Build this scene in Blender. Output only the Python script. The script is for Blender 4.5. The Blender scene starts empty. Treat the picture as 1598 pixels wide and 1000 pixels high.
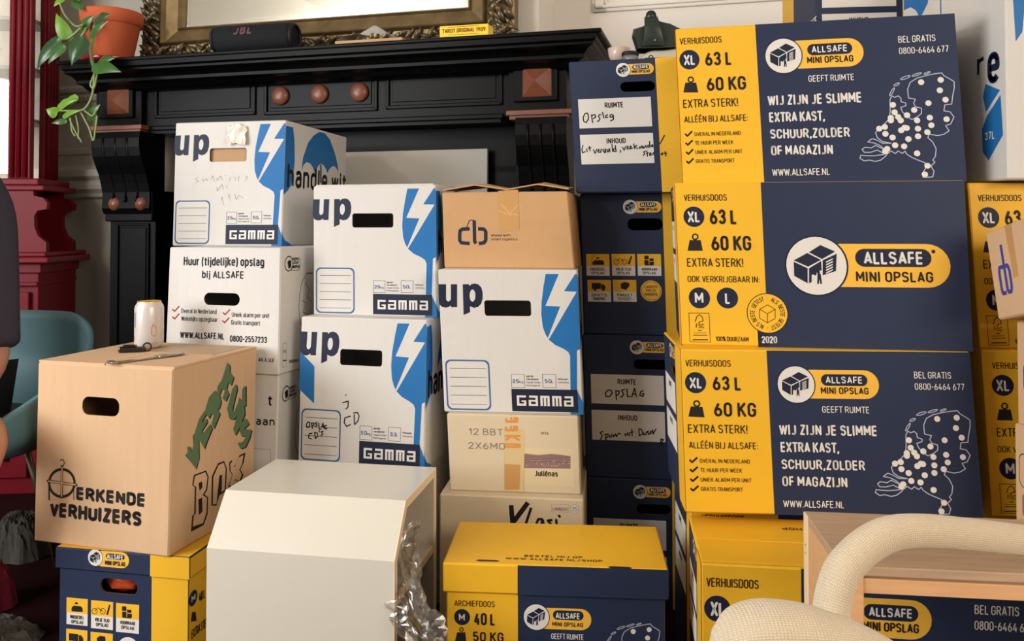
import bpy, bmesh, math, random
from math import sin, cos, pi, radians
from mathutils import Vector, Matrix
from mathutils.geometry import tessellate_polygon

SC = bpy.context.scene
COL = SC.collection
random.seed(7)

# ------------------------------------------------------------------ camera
cd = bpy.data.cameras.new('camera')
cam = bpy.data.objects.new('camera', cd)
COL.objects.link(cam)
cd.sensor_width = 36.0
cd.lens = 1270.9 / 1598 * 36
cd.shift_y = -(500 - 326.3) / 1598
cd.clip_start = 0.02
cam.location = (0, 0, 0.9233)
cam.rotation_euler = (pi / 2 + 0.02244, 0.00085, 0)
SC.camera = cam

# ------------------------------------------------------------------ light
w = bpy.data.worlds.new('world')
SC.world = w
w.use_nodes = True
w.node_tree.nodes['Background'].inputs[0].default_value = (0.9, 0.95, 1.0, 1)
w.node_tree.nodes['Background'].inputs[1].default_value = 0.3
SC.view_settings.view_transform = 'Standard'
SC.view_settings.look = 'None'
SC.view_settings.gamma = 1.0
SC.view_settings.use_curve_mapping = False
SC.view_settings.exposure = -0.05


def area(name, loc, target, size, size_y, power, colr):
    l = bpy.data.lights.new(name, 'AREA')
    l.shape = 'RECTANGLE'
    l.size, l.size_y, l.energy, l.color = size, size_y, power, colr
    o = bpy.data.objects.new(name, l)
    COL.objects.link(o)
    o.location = loc
    o.rotation_euler = (Vector(target) - Vector(loc)).to_track_quat('-Z', 'Y').to_euler()
    return o


# daylight through the tall window in the left wall, warmer light from the window behind the camera on the right, and an added fill light near the ceiling
area('window_daylight', (-2.85, 0.25, 1.32), (0.5, 1.9, 1.0), 1.5, 1.15, 80, (0.95, 0.98, 1.0))
area('rear_window_daylight', (2.35, -1.7, 1.95), (0.0, 1.9, 0.85), 1.3, 1.3, 76, (1.0, 0.88, 0.74))
pl = bpy.data.lights.new('fill_light', 'POINT')  # added fill, no fitting there: brightens the walls, ceiling and mirror reflection
pl.energy, pl.color, pl.shadow_soft_size = 85, (1.0, 0.96, 0.90), 0.16
plo = bpy.data.objects.new('fill_light', pl)
COL.objects.link(plo)
plo.location = (-2.85, -0.9, 2.5)


# ------------------------------------------------------------------ materials
def lin(c):
    return tuple(((v / 255) / 12.92 if v / 255 <= 0.04045 else ((v / 255 + 0.055) / 1.055) ** 2.4) for v in c) + (1,)


MATS = {}


def mat(name, rgb, rough=0.6, metal=0.0, spec=0.4, noise=0.0, nscale=60, bump=0.0, bscale=200, coat=0.0, stretch=None, rgb2=None):
    if name in MATS:
        return MATS[name]
    m = bpy.data.materials.new(name)
    m.use_nodes = True
    nt = m.node_tree
    b = nt.nodes['Principled BSDF']
    b.inputs['Base Color'].default_value = lin(rgb)
    b.inputs['Roughness'].default_value = rough
    b.inputs['Metallic'].default_value = metal
    b.inputs['Specular IOR Level'].default_value = spec
    b.inputs['Coat Weight'].default_value = coat
    tc = nt.nodes.new('ShaderNodeTexCoord')
    src = tc.outputs['Object']
    if stretch:
        mp = nt.nodes.new('ShaderNodeMapping')
        mp.inputs['Scale'].default_value = stretch
        nt.links.new(src, mp.inputs[0])
        src = mp.outputs[0]
    if noise or rgb2:
        n = nt.nodes.new('ShaderNodeTexNoise')
        n.inputs['Scale'].default_value = nscale
        n.inputs['Detail'].default_value = 4
        nt.links.new(src, n.inputs[0])
        mx = nt.nodes.new('ShaderNodeMix')
        mx.data_type = 'RGBA'
        c1 = lin(rgb)
        c2 = lin(rgb2) if rgb2 else tuple(v * (1 - noise) for v in c1[:3]) + (1,)
        mx.inputs[6].default_value = c1
        mx.inputs[7].default_value = c2
        nt.links.new(n.outputs[0], mx.inputs[0])
        nt.links.new(mx.outputs[2], b.inputs['Base Color'])
    if bump:
        n2 = nt.nodes.new('ShaderNodeTexNoise')
        n2.inputs['Scale'].default_value = bscale
        n2.inputs['Detail'].default_value = 3
        nt.links.new(src, n2.inputs[0])
        bp = nt.nodes.new('ShaderNodeBump')
        bp.inputs['Strength'].default_value = bump
        bp.inputs['Distance'].default_value = 0.002
        nt.links.new(n2.outputs[0], bp.inputs['Height'])
        nt.links.new(bp.outputs[0], b.inputs['Normal'])
    MATS[name] = m
    return m


def pm(name, rgb, rough=0.55):
    return mat(name, rgb, rough, spec=0.25)


# print inks and board stock, by one-letter code used in DESIGN
INK = {
    'i': pm('ink_dark', (38, 32, 32)), 'k': pm('ink_black', (24, 23, 28)), 'w': pm('ink_white', (222, 217, 210)),
    'n': pm('ink_navy', (29, 36, 58)), 'y': pm('ink_yellow', (238, 182, 46)), 'g': pm('ink_gold', (240, 184, 66)),
    'b': pm('ink_blue', (34, 108, 172)), 'f': pm('ink_form_blue', (58, 98, 148)), 'v': pm('ink_map_line', (176, 182, 200)),
    'r': pm('ink_red', (160, 34, 50)), 'z': pm('ink_pencil_grey', (130, 122, 114)), 'a': mat('brown_tape', (196, 148, 92), 0.3, spec=0.5),
    'A': mat('tape_crease', (222, 190, 150), 0.3), 'P': pm('paper_label', (216, 198, 160)), 'm': pm('ink_mauve', (142, 112, 108)),
    'e': pm('ink_cream', (190, 165, 150)), 't': mat('clear_tape', (212, 188, 142), 0.3, spec=0.5), 'O': pm('ink_orange', (214, 146, 70)),
    'd': pm('ink_green', (92, 120, 84)),
}
YELLOW = mat('yellow_carton', (240, 184, 44), 0.5, spec=0.3, noise=0.08, nscale=14, bump=0.08, bscale=90)
NAVY = mat('navy_carton', (37, 48, 76), 0.55, spec=0.3, noise=0.12, nscale=20, bump=0.08, bscale=90)
WHITE = mat('white_carton', (214, 210, 205), 0.6, spec=0.25, noise=0.06, nscale=9, bump=0.1, bscale=60, stretch=(6, 6, 0.7))
CREAM = mat('cream_carton', (213, 196, 166), 0.6, spec=0.25, noise=0.07, nscale=12, bump=0.1, bscale=80)
KRAFT = mat('kraft_carton', (201, 158, 112), 0.7, spec=0.2, noise=0.12, nscale=25, bump=0.1, bscale=80)
PALEKRAFT = mat('pale_kraft_carton', (216, 178, 140), 0.7, spec=0.2, noise=0.12, nscale=10, bump=0.15, bscale=60, stretch=(7, 7, 0.5))
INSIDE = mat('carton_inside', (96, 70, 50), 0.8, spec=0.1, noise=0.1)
INK['W'] = WHITE
INK['K'] = PALEKRAFT


# ------------------------------------------------------------------ mesh helpers
class MB:
    """collects polygons with materials; build() links them as one mesh object"""

    def __init__(s):
        s.v, s.f, s.m, s.mats, s.sm = [], [], [], [], []

    def mi(s, m):
        if m not in s.mats:
            s.mats.append(m)
        return s.mats.index(m)

    def poly(s, pts, m, smooth=False):
        b = len(s.v)
        s.v += [tuple(p) for p in pts]
        s.f.append(tuple(range(b, b + len(pts))))
        s.m.append(s.mi(m))
        s.sm.append(smooth)

    def mesh(s, verts, faces, m, smooth=False):
        b = len(s.v)
        s.v += [tuple(p) for p in verts]
        k = s.mi(m)
        for f in faces:
            s.f.append(tuple(b + i for i in f))
            s.m.append(k)
            s.sm.append(smooth)

    def box(s, lo, hi, m, M=None, r=0.0):
        (x0, y0, z0), (x1, y1, z1) = lo, hi
        if r <= 0:
            vs = [Vector(p) for p in ((x0, y0, z0), (x1, y0, z0), (x1, y1, z0), (x0, y1, z0), (x0, y0, z1), (x1, y0, z1), (x1, y1, z1), (x0, y1, z1))]
            fs = [(0, 3, 2, 1), (4, 5, 6, 7), (0, 1, 5, 4), (1, 2, 6, 5), (2, 3, 7, 6), (3, 0, 4, 7)]
        else:
            bm = bmesh.new()
            bmesh.ops.create_cube(bm, size=1)
            for v in bm.verts:
                v.co = Vector(((x0 + x1) / 2 + v.co.x * (x1 - x0), (y0 + y1) / 2 + v.co.y * (y1 - y0), (z0 + z1) / 2 + v.co.z * (z1 - z0)))
            bmesh.ops.bevel(bm, geom=bm.edges[:], offset=r, segments=2, profile=0.5, affect='EDGES')
            bm.verts.ensure_lookup_table()
            vs = [v.co.copy() for v in bm.verts]
            fs = [[v.index for v in f.verts] for f in bm.faces]
            bm.free()
        if M is not None:
            vs = [M @ v for v in vs]
        s.mesh(vs, fs, m)

    def tube(s, pts, rad, m, n=8, cap=True, smooth=True):
        pts = [Vector(p) for p in pts]
        rs = rad if isinstance(rad, (list, tuple)) else [rad] * len(pts)
        rings = []
        up = None
        for i, p in enumerate(pts):
            t = (pts[min(i + 1, len(pts) - 1)] - pts[max(i - 1, 0)]).normalized()
            if up is None:
                up = Vector((0, 0, 1)) if abs(t.z) < 0.9 else Vector((1, 0, 0))
            a = t.cross(up).normalized()
            up = a.cross(t).normalized()
            rings.append([p + (a * cos(2 * pi * k / n) + up * sin(2 * pi * k / n)) * rs[i] for k in range(n)])
        vs = [q for r in rings for q in r]
        fs = [(i * n + k, i * n + (k + 1) % n, (i + 1) * n + (k + 1) % n, (i + 1) * n + k) for i in range(len(pts) - 1) for k in range(n)]
        if cap:
            fs += [tuple(range(n))[::-1], tuple((len(pts) - 1) * n + k for k in range(n))]
        s.mesh(vs, fs, m, smooth)

    def lathe(s, prof, m, n=32, c=(0, 0, 0), smooth=True):
        vs = [(c[0] + r * cos(2 * pi * k / n), c[1] + r * sin(2 * pi * k / n), c[2] + z) for r, z in prof for k in range(n)]
        fs = [(i * n + k, i * n + (k + 1) % n, (i + 1) * n + (k + 1) % n, (i + 1) * n + k) for i in range(len(prof) - 1) for k in range(n)]
        s.mesh(vs, fs, m, smooth)

    def prism(s, pts2, y0, y1, m, M=None, axis='y'):
        """extrude an x,z outline along y (or a y,z outline along x)"""
        def P(a, b, c):
            return Vector((a, c, b)) if axis == 'y' else Vector((c, a, b)) if axis == 'x' else Vector((a, b, c))
        n = len(pts2)
        vs = [P(a, b, y0) for a, b in pts2] + [P(a, b, y1) for a, b in pts2]
        if M is not None:
            vs = [M @ v for v in vs]
        tri = tessellate_polygon([[Vector((a, b, 0)) for a, b in pts2]])
        fs = [tuple(t) for t in tri] + [tuple(n + i for i in t[::-1]) for t in tri]
        fs += [(i, (i + 1) % n, n + (i + 1) % n, n + i) for i in range(n)]
        s.mesh(vs, fs, m)

    def build(s, name, parent=None, loc=None, rz=None, recalc=True):
        me = bpy.data.meshes.new(name)
        me.from_pydata(s.v, [], s.f)
        for m in s.mats:
            me.materials.append(m)
        me.polygons.foreach_set('material_index', s.m)
        me.polygons.foreach_set('use_smooth', s.sm)
        if recalc:
            bm = bmesh.new()
            bm.from_mesh(me)
            bmesh.ops.recalc_face_normals(bm, faces=bm.faces[:])
            bm.to_mesh(me)
            bm.free()
        me.update()
        o = bpy.data.objects.new(name, me)
        COL.objects.link(o)
        if parent:
            o.parent = parent
        if loc is not None:
            o.location = loc
        if rz is not None:
            o.rotation_euler = (0, 0, rz)
        return o


def tag(o, label=None, cat=None, group=None, kind=None):
    if label:
        o['label'] = label
    if cat:
        o['category'] = cat
    if group:
        o['group'] = group
    if kind:
        o['kind'] = kind
    return o


def empty(name, loc=(0, 0, 0), rz=0.0):
    o = bpy.data.objects.new(name, None)
    COL.objects.link(o)
    o.location = loc
    o.rotation_euler = (0, 0, rz)
    o.empty_display_size = 0.05
    return o


# wall frame: s along the chimney wall, d into it, z up
YW = -0.25
W0 = Vector((-1.448, 2.85, 0))
WM = Matrix.Translation(W0) @ Matrix.Rotation(YW, 4, 'Z')


def WP(s_, d, z):
    return WM @ Vector((s_, d, z))



# ------------------------------------------------------------------ lettering: a narrow monoline alphabet drawn as strokes
def _arc(cx, cy, rx, ry, a0, a1, n=6):
    return [(cx + rx * cos(radians(a0 + (a1 - a0) * k / n)), cy + ry * sin(radians(a0 + (a1 - a0) * k / n))) for k in range(n + 1)]


def _ring(x0, y0, x1, y1, r):
    return [(x0, y0 + r), (x0, y1 - r)] + _arc(x0 + r, y1 - r, r, r, 180, 90, 4) + _arc(x1 - r, y1 - r, r, r, 90, 0, 4) + _arc(x1 - r, y0 + r, r, r, 0, -90, 4) + _arc(x0 + r, y0 + r, r, r, -90, -180, 4)


GLY = {}


def _g(ch, w, *st):
    GLY[ch] = (w, st)


W_ = 0.46
_g('A', .5, [(0, 0), (.25, 1), (.5, 0)], [(.08, .28), (.42, .28)])
_g('B', W_, [(0, 0), (0, 1), (.22, 1)] + _arc(.22, .765, .2, .235, 80, -90) + [(0, .53)], [(.22, .53)] + _arc(.22, .265, .24, .265, 80, -90) + [(0, 0)])
_g('C', W_, [(.46, .7)] + _arc(.23, .77, .23, .23, 0, 180) + _arc(.23, .23, .23, .23, 180, 360) + [(.46, .3)])
_g('D', W_, [(0, 0), (0, 1), (.2, 1)] + _arc(.2, .74, .26, .26, 80, 0) + _arc(.2, .26, .26, .26, 0, -90) + [(0, 0)])
_g('E', .4, [(.4, 1), (0, 1), (0, 0), (.4, 0)], [(0, .52), (.34, .52)])
_g('F', .38, [(.38, 1), (0, 1), (0, 0)], [(0, .5), (.32, .5)])
_g('G', W_, [(.46, .72)] + _arc(.23, .77, .23, .23, 0, 180) + _arc(.23, .23, .23, .23, 180, 360) + [(.46, .48), (.26, .48)])
_g('H', W_, [(0, 0), (0, 1)], [(.46, 0), (.46, 1)], [(0, .52), (.46, .52)])
_g('I', .0, [(0, 0), (0, 1)])
_g('J', .34, [(.34, 1), (.34, .2)] + _arc(.15, .2, .19, .2, 0, -120) + [(.0, .06)])
_g('K', W_, [(0, 0), (0, 1)], [(.44, 1), (.02, .42)], [(.15, .6), (.46, 0)])
_g('L', .38, [(0, 1), (0, 0), (.38, 0)])
_g('M', .58, [(0, 0), (0, 1), (.29, .32), (.58, 1), (.58, 0)])
_g('N', W_, [(0, 0), (0, 1), (.46, 0), (.46, 1)])
_g('O', W_, _ring(0, 0, .46, 1, .23) + [(0, .5)])
_g('P', .44, [(0, 0), (0, 1), (.22, 1)] + _arc(.22, .73, .23, .27, 80, -90) + [(0, .46)])
_g('Q', W_, _ring(0, 0, .46, 1, .23) + [(0, .5)], [(.28, .2), (.5, -.05)])
_g('R', .46, [(0, 0), (0, 1), (.22, 1)] + _arc(.22, .74, .23, .26, 80, -90) + [(0, .48)], [(.24, .48), (.46, 0)])
_g('S', W_, [(.44, .8)] + _arc(.23, .765, .22, .235, 25, 230, 7) + _arc(.23, .265, .23, .265, 60, -155, 7))
_g('T', .46, [(0, 1), (.46, 1)], [(.23, 1), (.23, 0)])
_g('U', W_, [(0, 1), (0, .23)] + _arc(.23, .23, .23, .23, 180, 360) + [(.46, 1)])
_g('V', .48, [(0, 1), (.24, 0), (.48, 1)])
_g('W', .74, [(0, 1), (.19, 0), (.37, .9), (.55, 0), (.74, 1)])
_g('X', .46, [(0, 0), (.46, 1)], [(0, 1), (.46, 0)])
_g('Y', .46, [(0, 1), (.23, .45), (.46, 1)], [(.23, .45), (.23, 0)])
_g('Z', .42, [(0, 1), (.42, 1), (0, 0), (.42, 0)])
_g('0', .44, _ring(0, 0, .44, 1, .22) + [(0, .5)])
_g('1', .22, [(0, .74), (.2, 1), (.2, 0)])
_g('2', .44, [(.0, .74)] + _arc(.22, .76, .22, .24, 175, -25) + [(0, 0), (.46, 0)])
_g('3', .44, [(0, .8)] + _arc(.22, .765, .2, .235, 165, -90) + [(.16, .53)], [(.22, .53)] + _arc(.22, .265, .22, .265, 80, -165))
_g('4', .46, [(.26, 1), (0, .24), (.48, .24)], [(.34, .5), (.34, 0)])
_g('5', .44, [(.42, 1), (.04, 1), (.02, .52)] + _arc(.22, .31, .22, .31, 125, -160, 8))
_g('6', .44, [(.28, 1), (.04, .5)] + _arc(.22, .28, .22, .28, 150, 510, 14))
_g('7', .42, [(0, 1), (.42, 1), (.14, 0)])
_g('8', .44, _arc(.22, .27, .22, .27, 90, 450, 14), _arc(.22, .77, .19, .23, 90, 450, 14))
_g('9', .44, [(.16, 0), (.4, .5)] + _arc(.22, .72, .22, .28, -30, 330, 14))
_g('-', .24, [(0, .45), (.24, .45)])
_g('.', .0, [(0, 0), (0, .03)])
_g(',', .0, [(.02, .04), (-.03, -.14)])
_g(':', .0, [(0, .06), (0, .09)], [(0, .58), (0, .61)])
_g('!', .0, [(0, .3), (0, 1)], [(0, 0), (0, .03)])
_g('/', .34, [(0, -.05), (.34, 1.02)])
_g('(', .13, _arc(.24, .42, .24, .72, 118, 242))
_g(')', .13, _arc(-.11, .42, .24, .72, 62, -62))
_g('%', .6, _ring(0, .55, .22, 1, .11) + [(0, .7)], _ring(.38, 0, .6, .45, .11) + [(.38, .2)], [(.48, 1), (.12, 0)])
_g('•', .05, [(0, .45), (.05, .5)])
_g('É', .4, *GLY['E'][1], [(.14, 1.14), (.28, 1.28)])
XH = .72
_g('a', .38, [(.03, .62)] + _arc(.19, .53, .19, .19, 140, 0) + [(.38, 0)], [(.38, .42), (.2, .42)] + _arc(.17, .21, .17, .21, 90, 270) + [(.28, .02), (.38, .14)])
_g('b', .4, [(0, 1), (0, 0)], _ring(0, 0, .4, XH, .2) + [(0, .3)])
_g('c', .38, [(.38, .54)] + _arc(.19, .53, .19, .19, 20, 180) + _arc(.19, .19, .19, .19, 180, 340))
_g('d', .4, [(.4, 1), (.4, 0)], _ring(0, 0, .4, XH, .2) + [(0, .3)])
_g('e', .4, [(0, .36), (.4, .36)] + _arc(.2, .52, .2, .2, 0, 180) + _arc(.2, .2, .2, .2, 180, 330))
_g('é', .4, *GLY['e'][1], [(.15, .84), (.28, .98)])
_g('f', .26, [(.26, 1)] + _arc(.22, .86, .12, .14, 90, 180) + [(.1, 0)], [(0, .7), (.25, .7)])
_g('g', .4, [(.4, .7), (.4, -.1)] + _arc(.2, -.1, .2, .18, 0, -150), _ring(0, 0, .4, XH, .2) + [(0, .3)])
_g('h', .4, [(0, 1), (0, 0)], [(0, .5)] + _arc(.2, .52, .2, .2, 170, 0) + [(.4, 0)])
_g('i', .0, [(0, 0), (0, XH)], [(0, .92), (0, .96)])
_g('j', .08, [(.08, XH), (.08, -.1)] + _arc(-.02, -.12, .1, .14, 0, -80), [(.08, .92), (.08, .96)])
_g('k', .38, [(0, 0), (0, 1)], [(.36, .72), (.02, .3)], [(.13, .44), (.38, 0)])
_g('l', .1, [(0, 1), (0, .14)] + _arc(.12, .14, .12, .14, 180, 270))
_g('m', .66, [(0, XH), (0, 0)], [(0, .52)] + _arc(.165, .55, .165, .17, 170, 0) + [(.33, 0)], [(.33, .52)] + _arc(.495, .55, .165, .17, 170, 0) + [(.66, 0)])
_g('n', .4, [(0, XH), (0, 0)], [(0, .5)] + _arc(.2, .52, .2, .2, 170, 0) + [(.4, 0)])
_g('o', .4, _ring(0, 0, .4, XH, .2) + [(0, .3)])
_g('p', .4, [(0, XH), (0, -.26)], _ring(0, 0, .4, XH, .2) + [(0, .3)])
_g('r', .26, [(0, XH), (0, 0)], [(0, .45)] + _arc(.2, .5, .2, .22, 170, 80))
_g('s', .36, [(.34, .58)] + _arc(.18, .54, .16, .18, 40, 240, 6) + _arc(.18, .18, .18, .18, 60, -145, 6))
_g('t', .26, [(.1, .95), (.1, .14)] + _arc(.22, .14, .12, .14, 180, 280), [(0, .7), (.26, .7)])
_g('u', .4, [(0, XH), (0, .2)] + _arc(.2, .2, .2, .2, 180, 360), [(.4, XH), (.4, 0)])
_g('v', .4, [(0, XH), (.2, 0), (.4, XH)])
_g('w', .6, [(0, XH), (.15, 0), (.3, .66), (.45, 0), (.6, XH)])
_g('z', .34, [(0, .7), (.34, .7), (0, 0), (.34, 0)])
WEIGHT = {0: 0.12, 1: 0.17, 2: 0.26}
KERN = {'L': -.07, 'F': -.05, 'T': -.04, 'P': -.03, 'A': -.04, 'V': -.04, 'W': -.03, 'Y': -.05, 'r': -.04, 'J': .02, 'I': .03}


def lettering(mb, txt, u, v, wd, cap, m, fn, bold, off):
    """a line of text filling width wd from (u, v), capitals cap high"""
    T = WEIGHT[bold] * cap
    gap = (0.13 if bold < 2 else 0.05) + WEIGHT[bold]
    x, lay, last = 0.0, [], 0.0
    for ch in txt:
        if ch == ' ':
            x += 0.20 + WEIGHT[bold] * 0.6
            continue
        w0, st = GLY[ch]
        lay.append((x, st))
        x += w0 + gap + KERN.get(ch, 0)
        last = KERN.get(ch, 0)
    tot = max(x - gap - last, 1e-3)
    kx = (wd - T) / tot if tot > 0.06 else cap
    T2 = min(T, max(0.3 * T, kx * 0.30)) if tot > 0.06 else T
    ky = cap - T
    for x0, st in lay:
        for pl in st:
            stroke(mb, [(u + T / 2 + (x0 + px_) * kx, v + T / 2 + py_ * ky) for px_, py_ in pl], (T + T2) / 2, 0, fn, off, m)


def rrect(u0, v0, u1, v1, rad):
    r = rad * min(u1 - u0, v1 - v0)
    if r <= 0:
        return [(u0, v0), (u1, v0), (u1, v1), (u0, v1)]
    pts = []
    for cx, cy, a in ((u1 - r, v0 + r, -pi / 2), (u1 - r, v1 - r, 0), (u0 + r, v1 - r, pi / 2), (u0 + r, v0 + r, pi)):
        for k in range(7):
            t = a + k * pi / 12
            pts.append((cx + r * cos(t), cy + r * sin(t)))
    return pts


def tris(mb, loops, fn, off, m):
    L = [[Vector((u, v, 0)) for u, v in lp] for lp in loops]
    flat = [p for lp in loops for p in lp]
    mb.mesh([fn(u, v, off) for u, v in flat], [tuple(t) for t in tessellate_polygon(L)], m)


def stroke(mb, pts, wd, closed, fn, off, m):
    n = len(pts)
    h = wd / 2
    off0 = off
    for i in range(n if closed else n - 1):
        a, b = pts[i], pts[(i + 1) % n]
        dx, dy = b[0] - a[0], b[1] - a[1]
        L = math.hypot(dx, dy)
        if L < 1e-6:
            continue
        nx, ny = -dy / L * h, dx / L * h
        off = off0 + (i % 2) * 0.000006
        mb.poly([fn(a[0] + nx, a[1] + ny, off), fn(b[0] + nx, b[1] + ny, off), fn(b[0] - nx, b[1] - ny, off), fn(a[0] - nx, a[1] - ny, off)], m)
    if wd > 0.0007:
        for a in (pts if closed or n < 3 else pts[1:-1]):
            mb.poly([fn(a[0] + h * cos(k * pi / 3), a[1] + h * sin(k * pi / 3), off0 + 0.00002) for k in range(6)], m)


LV = 0.00012


def prints(mb, items, fn, clip=None):
    """draw a print design on a face; fn(u, v, offset) gives the point on that face"""
    fn0 = fn
    for n_it, it in enumerate(items):
        k = it[0]
        fn = lambda u, v, off, e_=n_it * 2.5e-6: fn0(u, v, off + e_)
        if k == 't':
            _, tx, u, v, wd, cap, col, b = it
            lettering(mb, tx, u, v, wd, cap, INK[col], fn, b, LV * 5)
        elif k == 'p':
            tris(mb, [it[1]], fn, LV * it[3], INK[it[2]])
        elif k == 'h':
            tris(mb, [it[1], it[2]], fn, LV * it[4], INK[it[3]])
        elif k == 'l':
            stroke(mb, it[1], it[2], it[4], fn, LV * it[5], INK[it[3]])
        elif k == 'c':
            _, u, v, r, col, lev = it
            n = 32 if r > 0.012 else 16
            tris(mb, [[(u + r * cos(2 * pi * q / n), v + r * sin(2 * pi * q / n)) for q in range(n)]], fn, LV * lev, INK[col])
        elif k == 'r':
            if it[6] != 'HOLE':
                tris(mb, [rrect(*it[1:6])], fn, LV * it[7], INK[it[6]])
        elif k == 'o':
            _, u0, v0, u1, v1, rad, wd, col, lev = it
            tris(mb, [rrect(u0, v0, u1, v1, rad), rrect(u0 + wd, v0 + wd, u1 - wd, v1 - wd, rad)[::-1]], fn, LV * lev, INK[col])
        elif k == 'a':
            _, tx, u, v, r, hgt, col = it
            n = len(tx)
            for q, ch in enumerate(tx):
                if ch == ' ':
                    continue
                a = pi / 2 - 2 * pi * (q + 0.5) / n - 0.3
                tu, tv = sin(a), -cos(a)
                w0, st = GLY[ch]
                for pl in st:
                    stroke(mb, [(u + r * cos(a) + (tu * (px_ - w0 / 2) + cos(a) * (py_ - 0.5)) * hgt, v + r * sin(a) + (tv * (px_ - w0 / 2) + sin(a) * (py_ - 0.5)) * hgt) for px_, py_ in pl], 0.15 * hgt, 0, fn, LV * 5, INK[col])


def scaled(items, su, dv, sv=None, du=0.0):
    """a design scaled by su and shifted"""
    sv = sv or su
    f = lambda p: (p[0] * su + du, p[1] * sv + dv)
    out = []
    for it in items:
        k = it[0]
        if k == 't':
            u, v = f((it[2], it[3]))
            out.append(('t', it[1], u, v, it[4] * su, it[5] * sv) + it[6:])
        elif k in 'pl':
            out.append((k, [f(p) for p in it[1]]) + it[2:])
        elif k == 'h':
            out.append((k, [f(p) for p in it[1]], [f(p) for p in it[2]]) + it[3:])
        elif k == 'c':
            u, v = f((it[1], it[2]))
            out.append(('c', u, v, it[3] * (su + sv) / 2) + it[4:])
        elif k in 'ro':
            a, b = f((it[1], it[2])), f((it[3], it[4]))
            out.append((k, a[0], a[1], b[0], b[1]) + it[5:])
        else:
            u, v = f((it[2], it[3]))
            out.append(('a', it[1], u, v, it[4] * su, it[5] * su, it[6]))
    return out


# ------------------------------------------------------------------ cartons
def carton(name, label, cat, P, z0, z1, base, faces=None, group=None, r=0.003, edge=None, split=None, basefaces=None, part=None, parent=None, topskew=None):
    """a cardboard box. P = x, y, yaw, w, d, sx, sy, tp (front centre, lean and taper);
    faces = {'F': items, ...}; split = {'F': (u, material)} board colour right of u"""
    x, y, yaw, wd, dp = P[:5]
    sx, sy, tp = (list(P[5:]) + [0, 0, 0])[:3]
    h = z1 - z0
    faces = faces or {}
    split = split or {}
    basefaces = basefaces or {}

    def corner(i, t, k):
        v = k - 0.5
        dz = topskew[i] if (topskew and k) else 0
        return Vector(((i - 0.5) * (wd + tp * v * 2) + sx * v * 2, t * dp + sy * v * 2, k * h + dz))
    FD = {'F': ((0, 0, 0), (1, 0, 0), (1, 0, 1), (0, 0, 1), wd, h), 'R': ((1, 0, 0), (1, 1, 0), (1, 1, 1), (1, 0, 1), dp, h),
          'L': ((0, 1, 0), (0, 0, 0), (0, 0, 1), (0, 1, 1), dp, h), 'B': ((1, 1, 0), (0, 1, 0), (0, 1, 1), (1, 1, 1), wd, h),
          'T': ((0, 0, 1), (1, 0, 1), (1, 1, 1), (0, 1, 1), wd, dp), 'D': ((0, 1, 0), (1, 1, 0), (1, 0, 0), (0, 0, 0), wd, dp)}
    mb = MB()
    ins = {}
    edge = edge or base
    for f, d in FD.items():
        q = [corner(*c) for c in d[:4]]
        W, Hh = d[4], d[5]
        nrm = (q[1] - q[0]).cross(q[3] - q[0]).normalized()

        def fn(u, v, off, q=q, W=W, Hh=Hh, nrm=nrm):
            a, b = u / W, v / Hh
            return q[0] * (1 - a) * (1 - b) + q[1] * a * (1 - b) + q[2] * a * b + q[3] * (1 - a) * b + nrm * off
        for c, (u, v) in zip(d[:4], ((r, r), (W - r, r), (W - r, Hh - r), (r, Hh - r))):
            ins[(f, c)] = fn(u, v, 0)
        bm_ = basefaces.get(f, base)
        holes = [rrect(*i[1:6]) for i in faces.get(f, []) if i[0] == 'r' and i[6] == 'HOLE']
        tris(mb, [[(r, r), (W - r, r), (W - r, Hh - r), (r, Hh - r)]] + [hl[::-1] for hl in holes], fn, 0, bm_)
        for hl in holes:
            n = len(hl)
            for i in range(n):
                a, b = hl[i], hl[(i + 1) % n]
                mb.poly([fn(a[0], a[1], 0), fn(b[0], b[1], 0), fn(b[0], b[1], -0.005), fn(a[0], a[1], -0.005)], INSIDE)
        if f in split:
            u0, m2 = split[f]
            if u0 > 0:
                tris(mb, [[(u0, 0.0005), (W - 0.0005, 0.0005), (W - 0.0005, Hh - 0.0005), (u0, Hh - 0.0005)]], fn, LV * 0.5, m2)
            else:
                tris(mb, [[(0.0005, 0.0005), (-u0, 0.0005), (-u0, Hh - 0.0005), (0.0005, Hh - 0.0005)]], fn, LV * 0.5, m2)
        prints(mb, faces.get(f, []), fn)
    side = {'F': (1, 0), 'B': (1, 1), 'L': (0, 0), 'R': (0, 1), 'D': (2, 0), 'T': (2, 1)}
    inv = {v: k for k, v in side.items()}
    for ax in range(3):
        for a in (0, 1):
            for b in (0, 1):
                o1, o2 = [i for i in range(3) if i != ax]
                c0 = [0, 0, 0]
                c0[o1], c0[o2] = a, b
                c1 = list(c0)
                c1[ax] = 1
                c0, c1 = tuple(c0), tuple(c1)
                f1, f2 = inv[(o1, a)], inv[(o2, b)]
                mb.poly([ins[(f1, c0)], ins[(f1, c1)], ins[(f2, c1)], ins[(f2, c0)]], edge)
    for c in [(i, j, k) for i in (0, 1) for j in (0, 1) for k in (0, 1)]:
        mb.poly([ins[(inv[(a, c[a])], c)] for a in range(3)], edge)
    if part:
        o = mb.build(part, parent, (0, 0, z0), None, recalc=False)
        o.location = (x, y, z0)
        o.rotation_euler = (0, 0, yaw)
        return o
    o = mb.build(name, None, (x, y, z0), yaw, recalc=False)
    tag(o, label, cat, group)
    return o


def slab(parent, name, lo, hi, m, rot=None, at=None, r=0.0):
    mb = MB()
    mb.box(lo, hi, m, r=r)
    o = mb.build(name, parent)
    if at:
        o.location = at
    if rot:
        o.rotation_euler = rot
    return o


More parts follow.
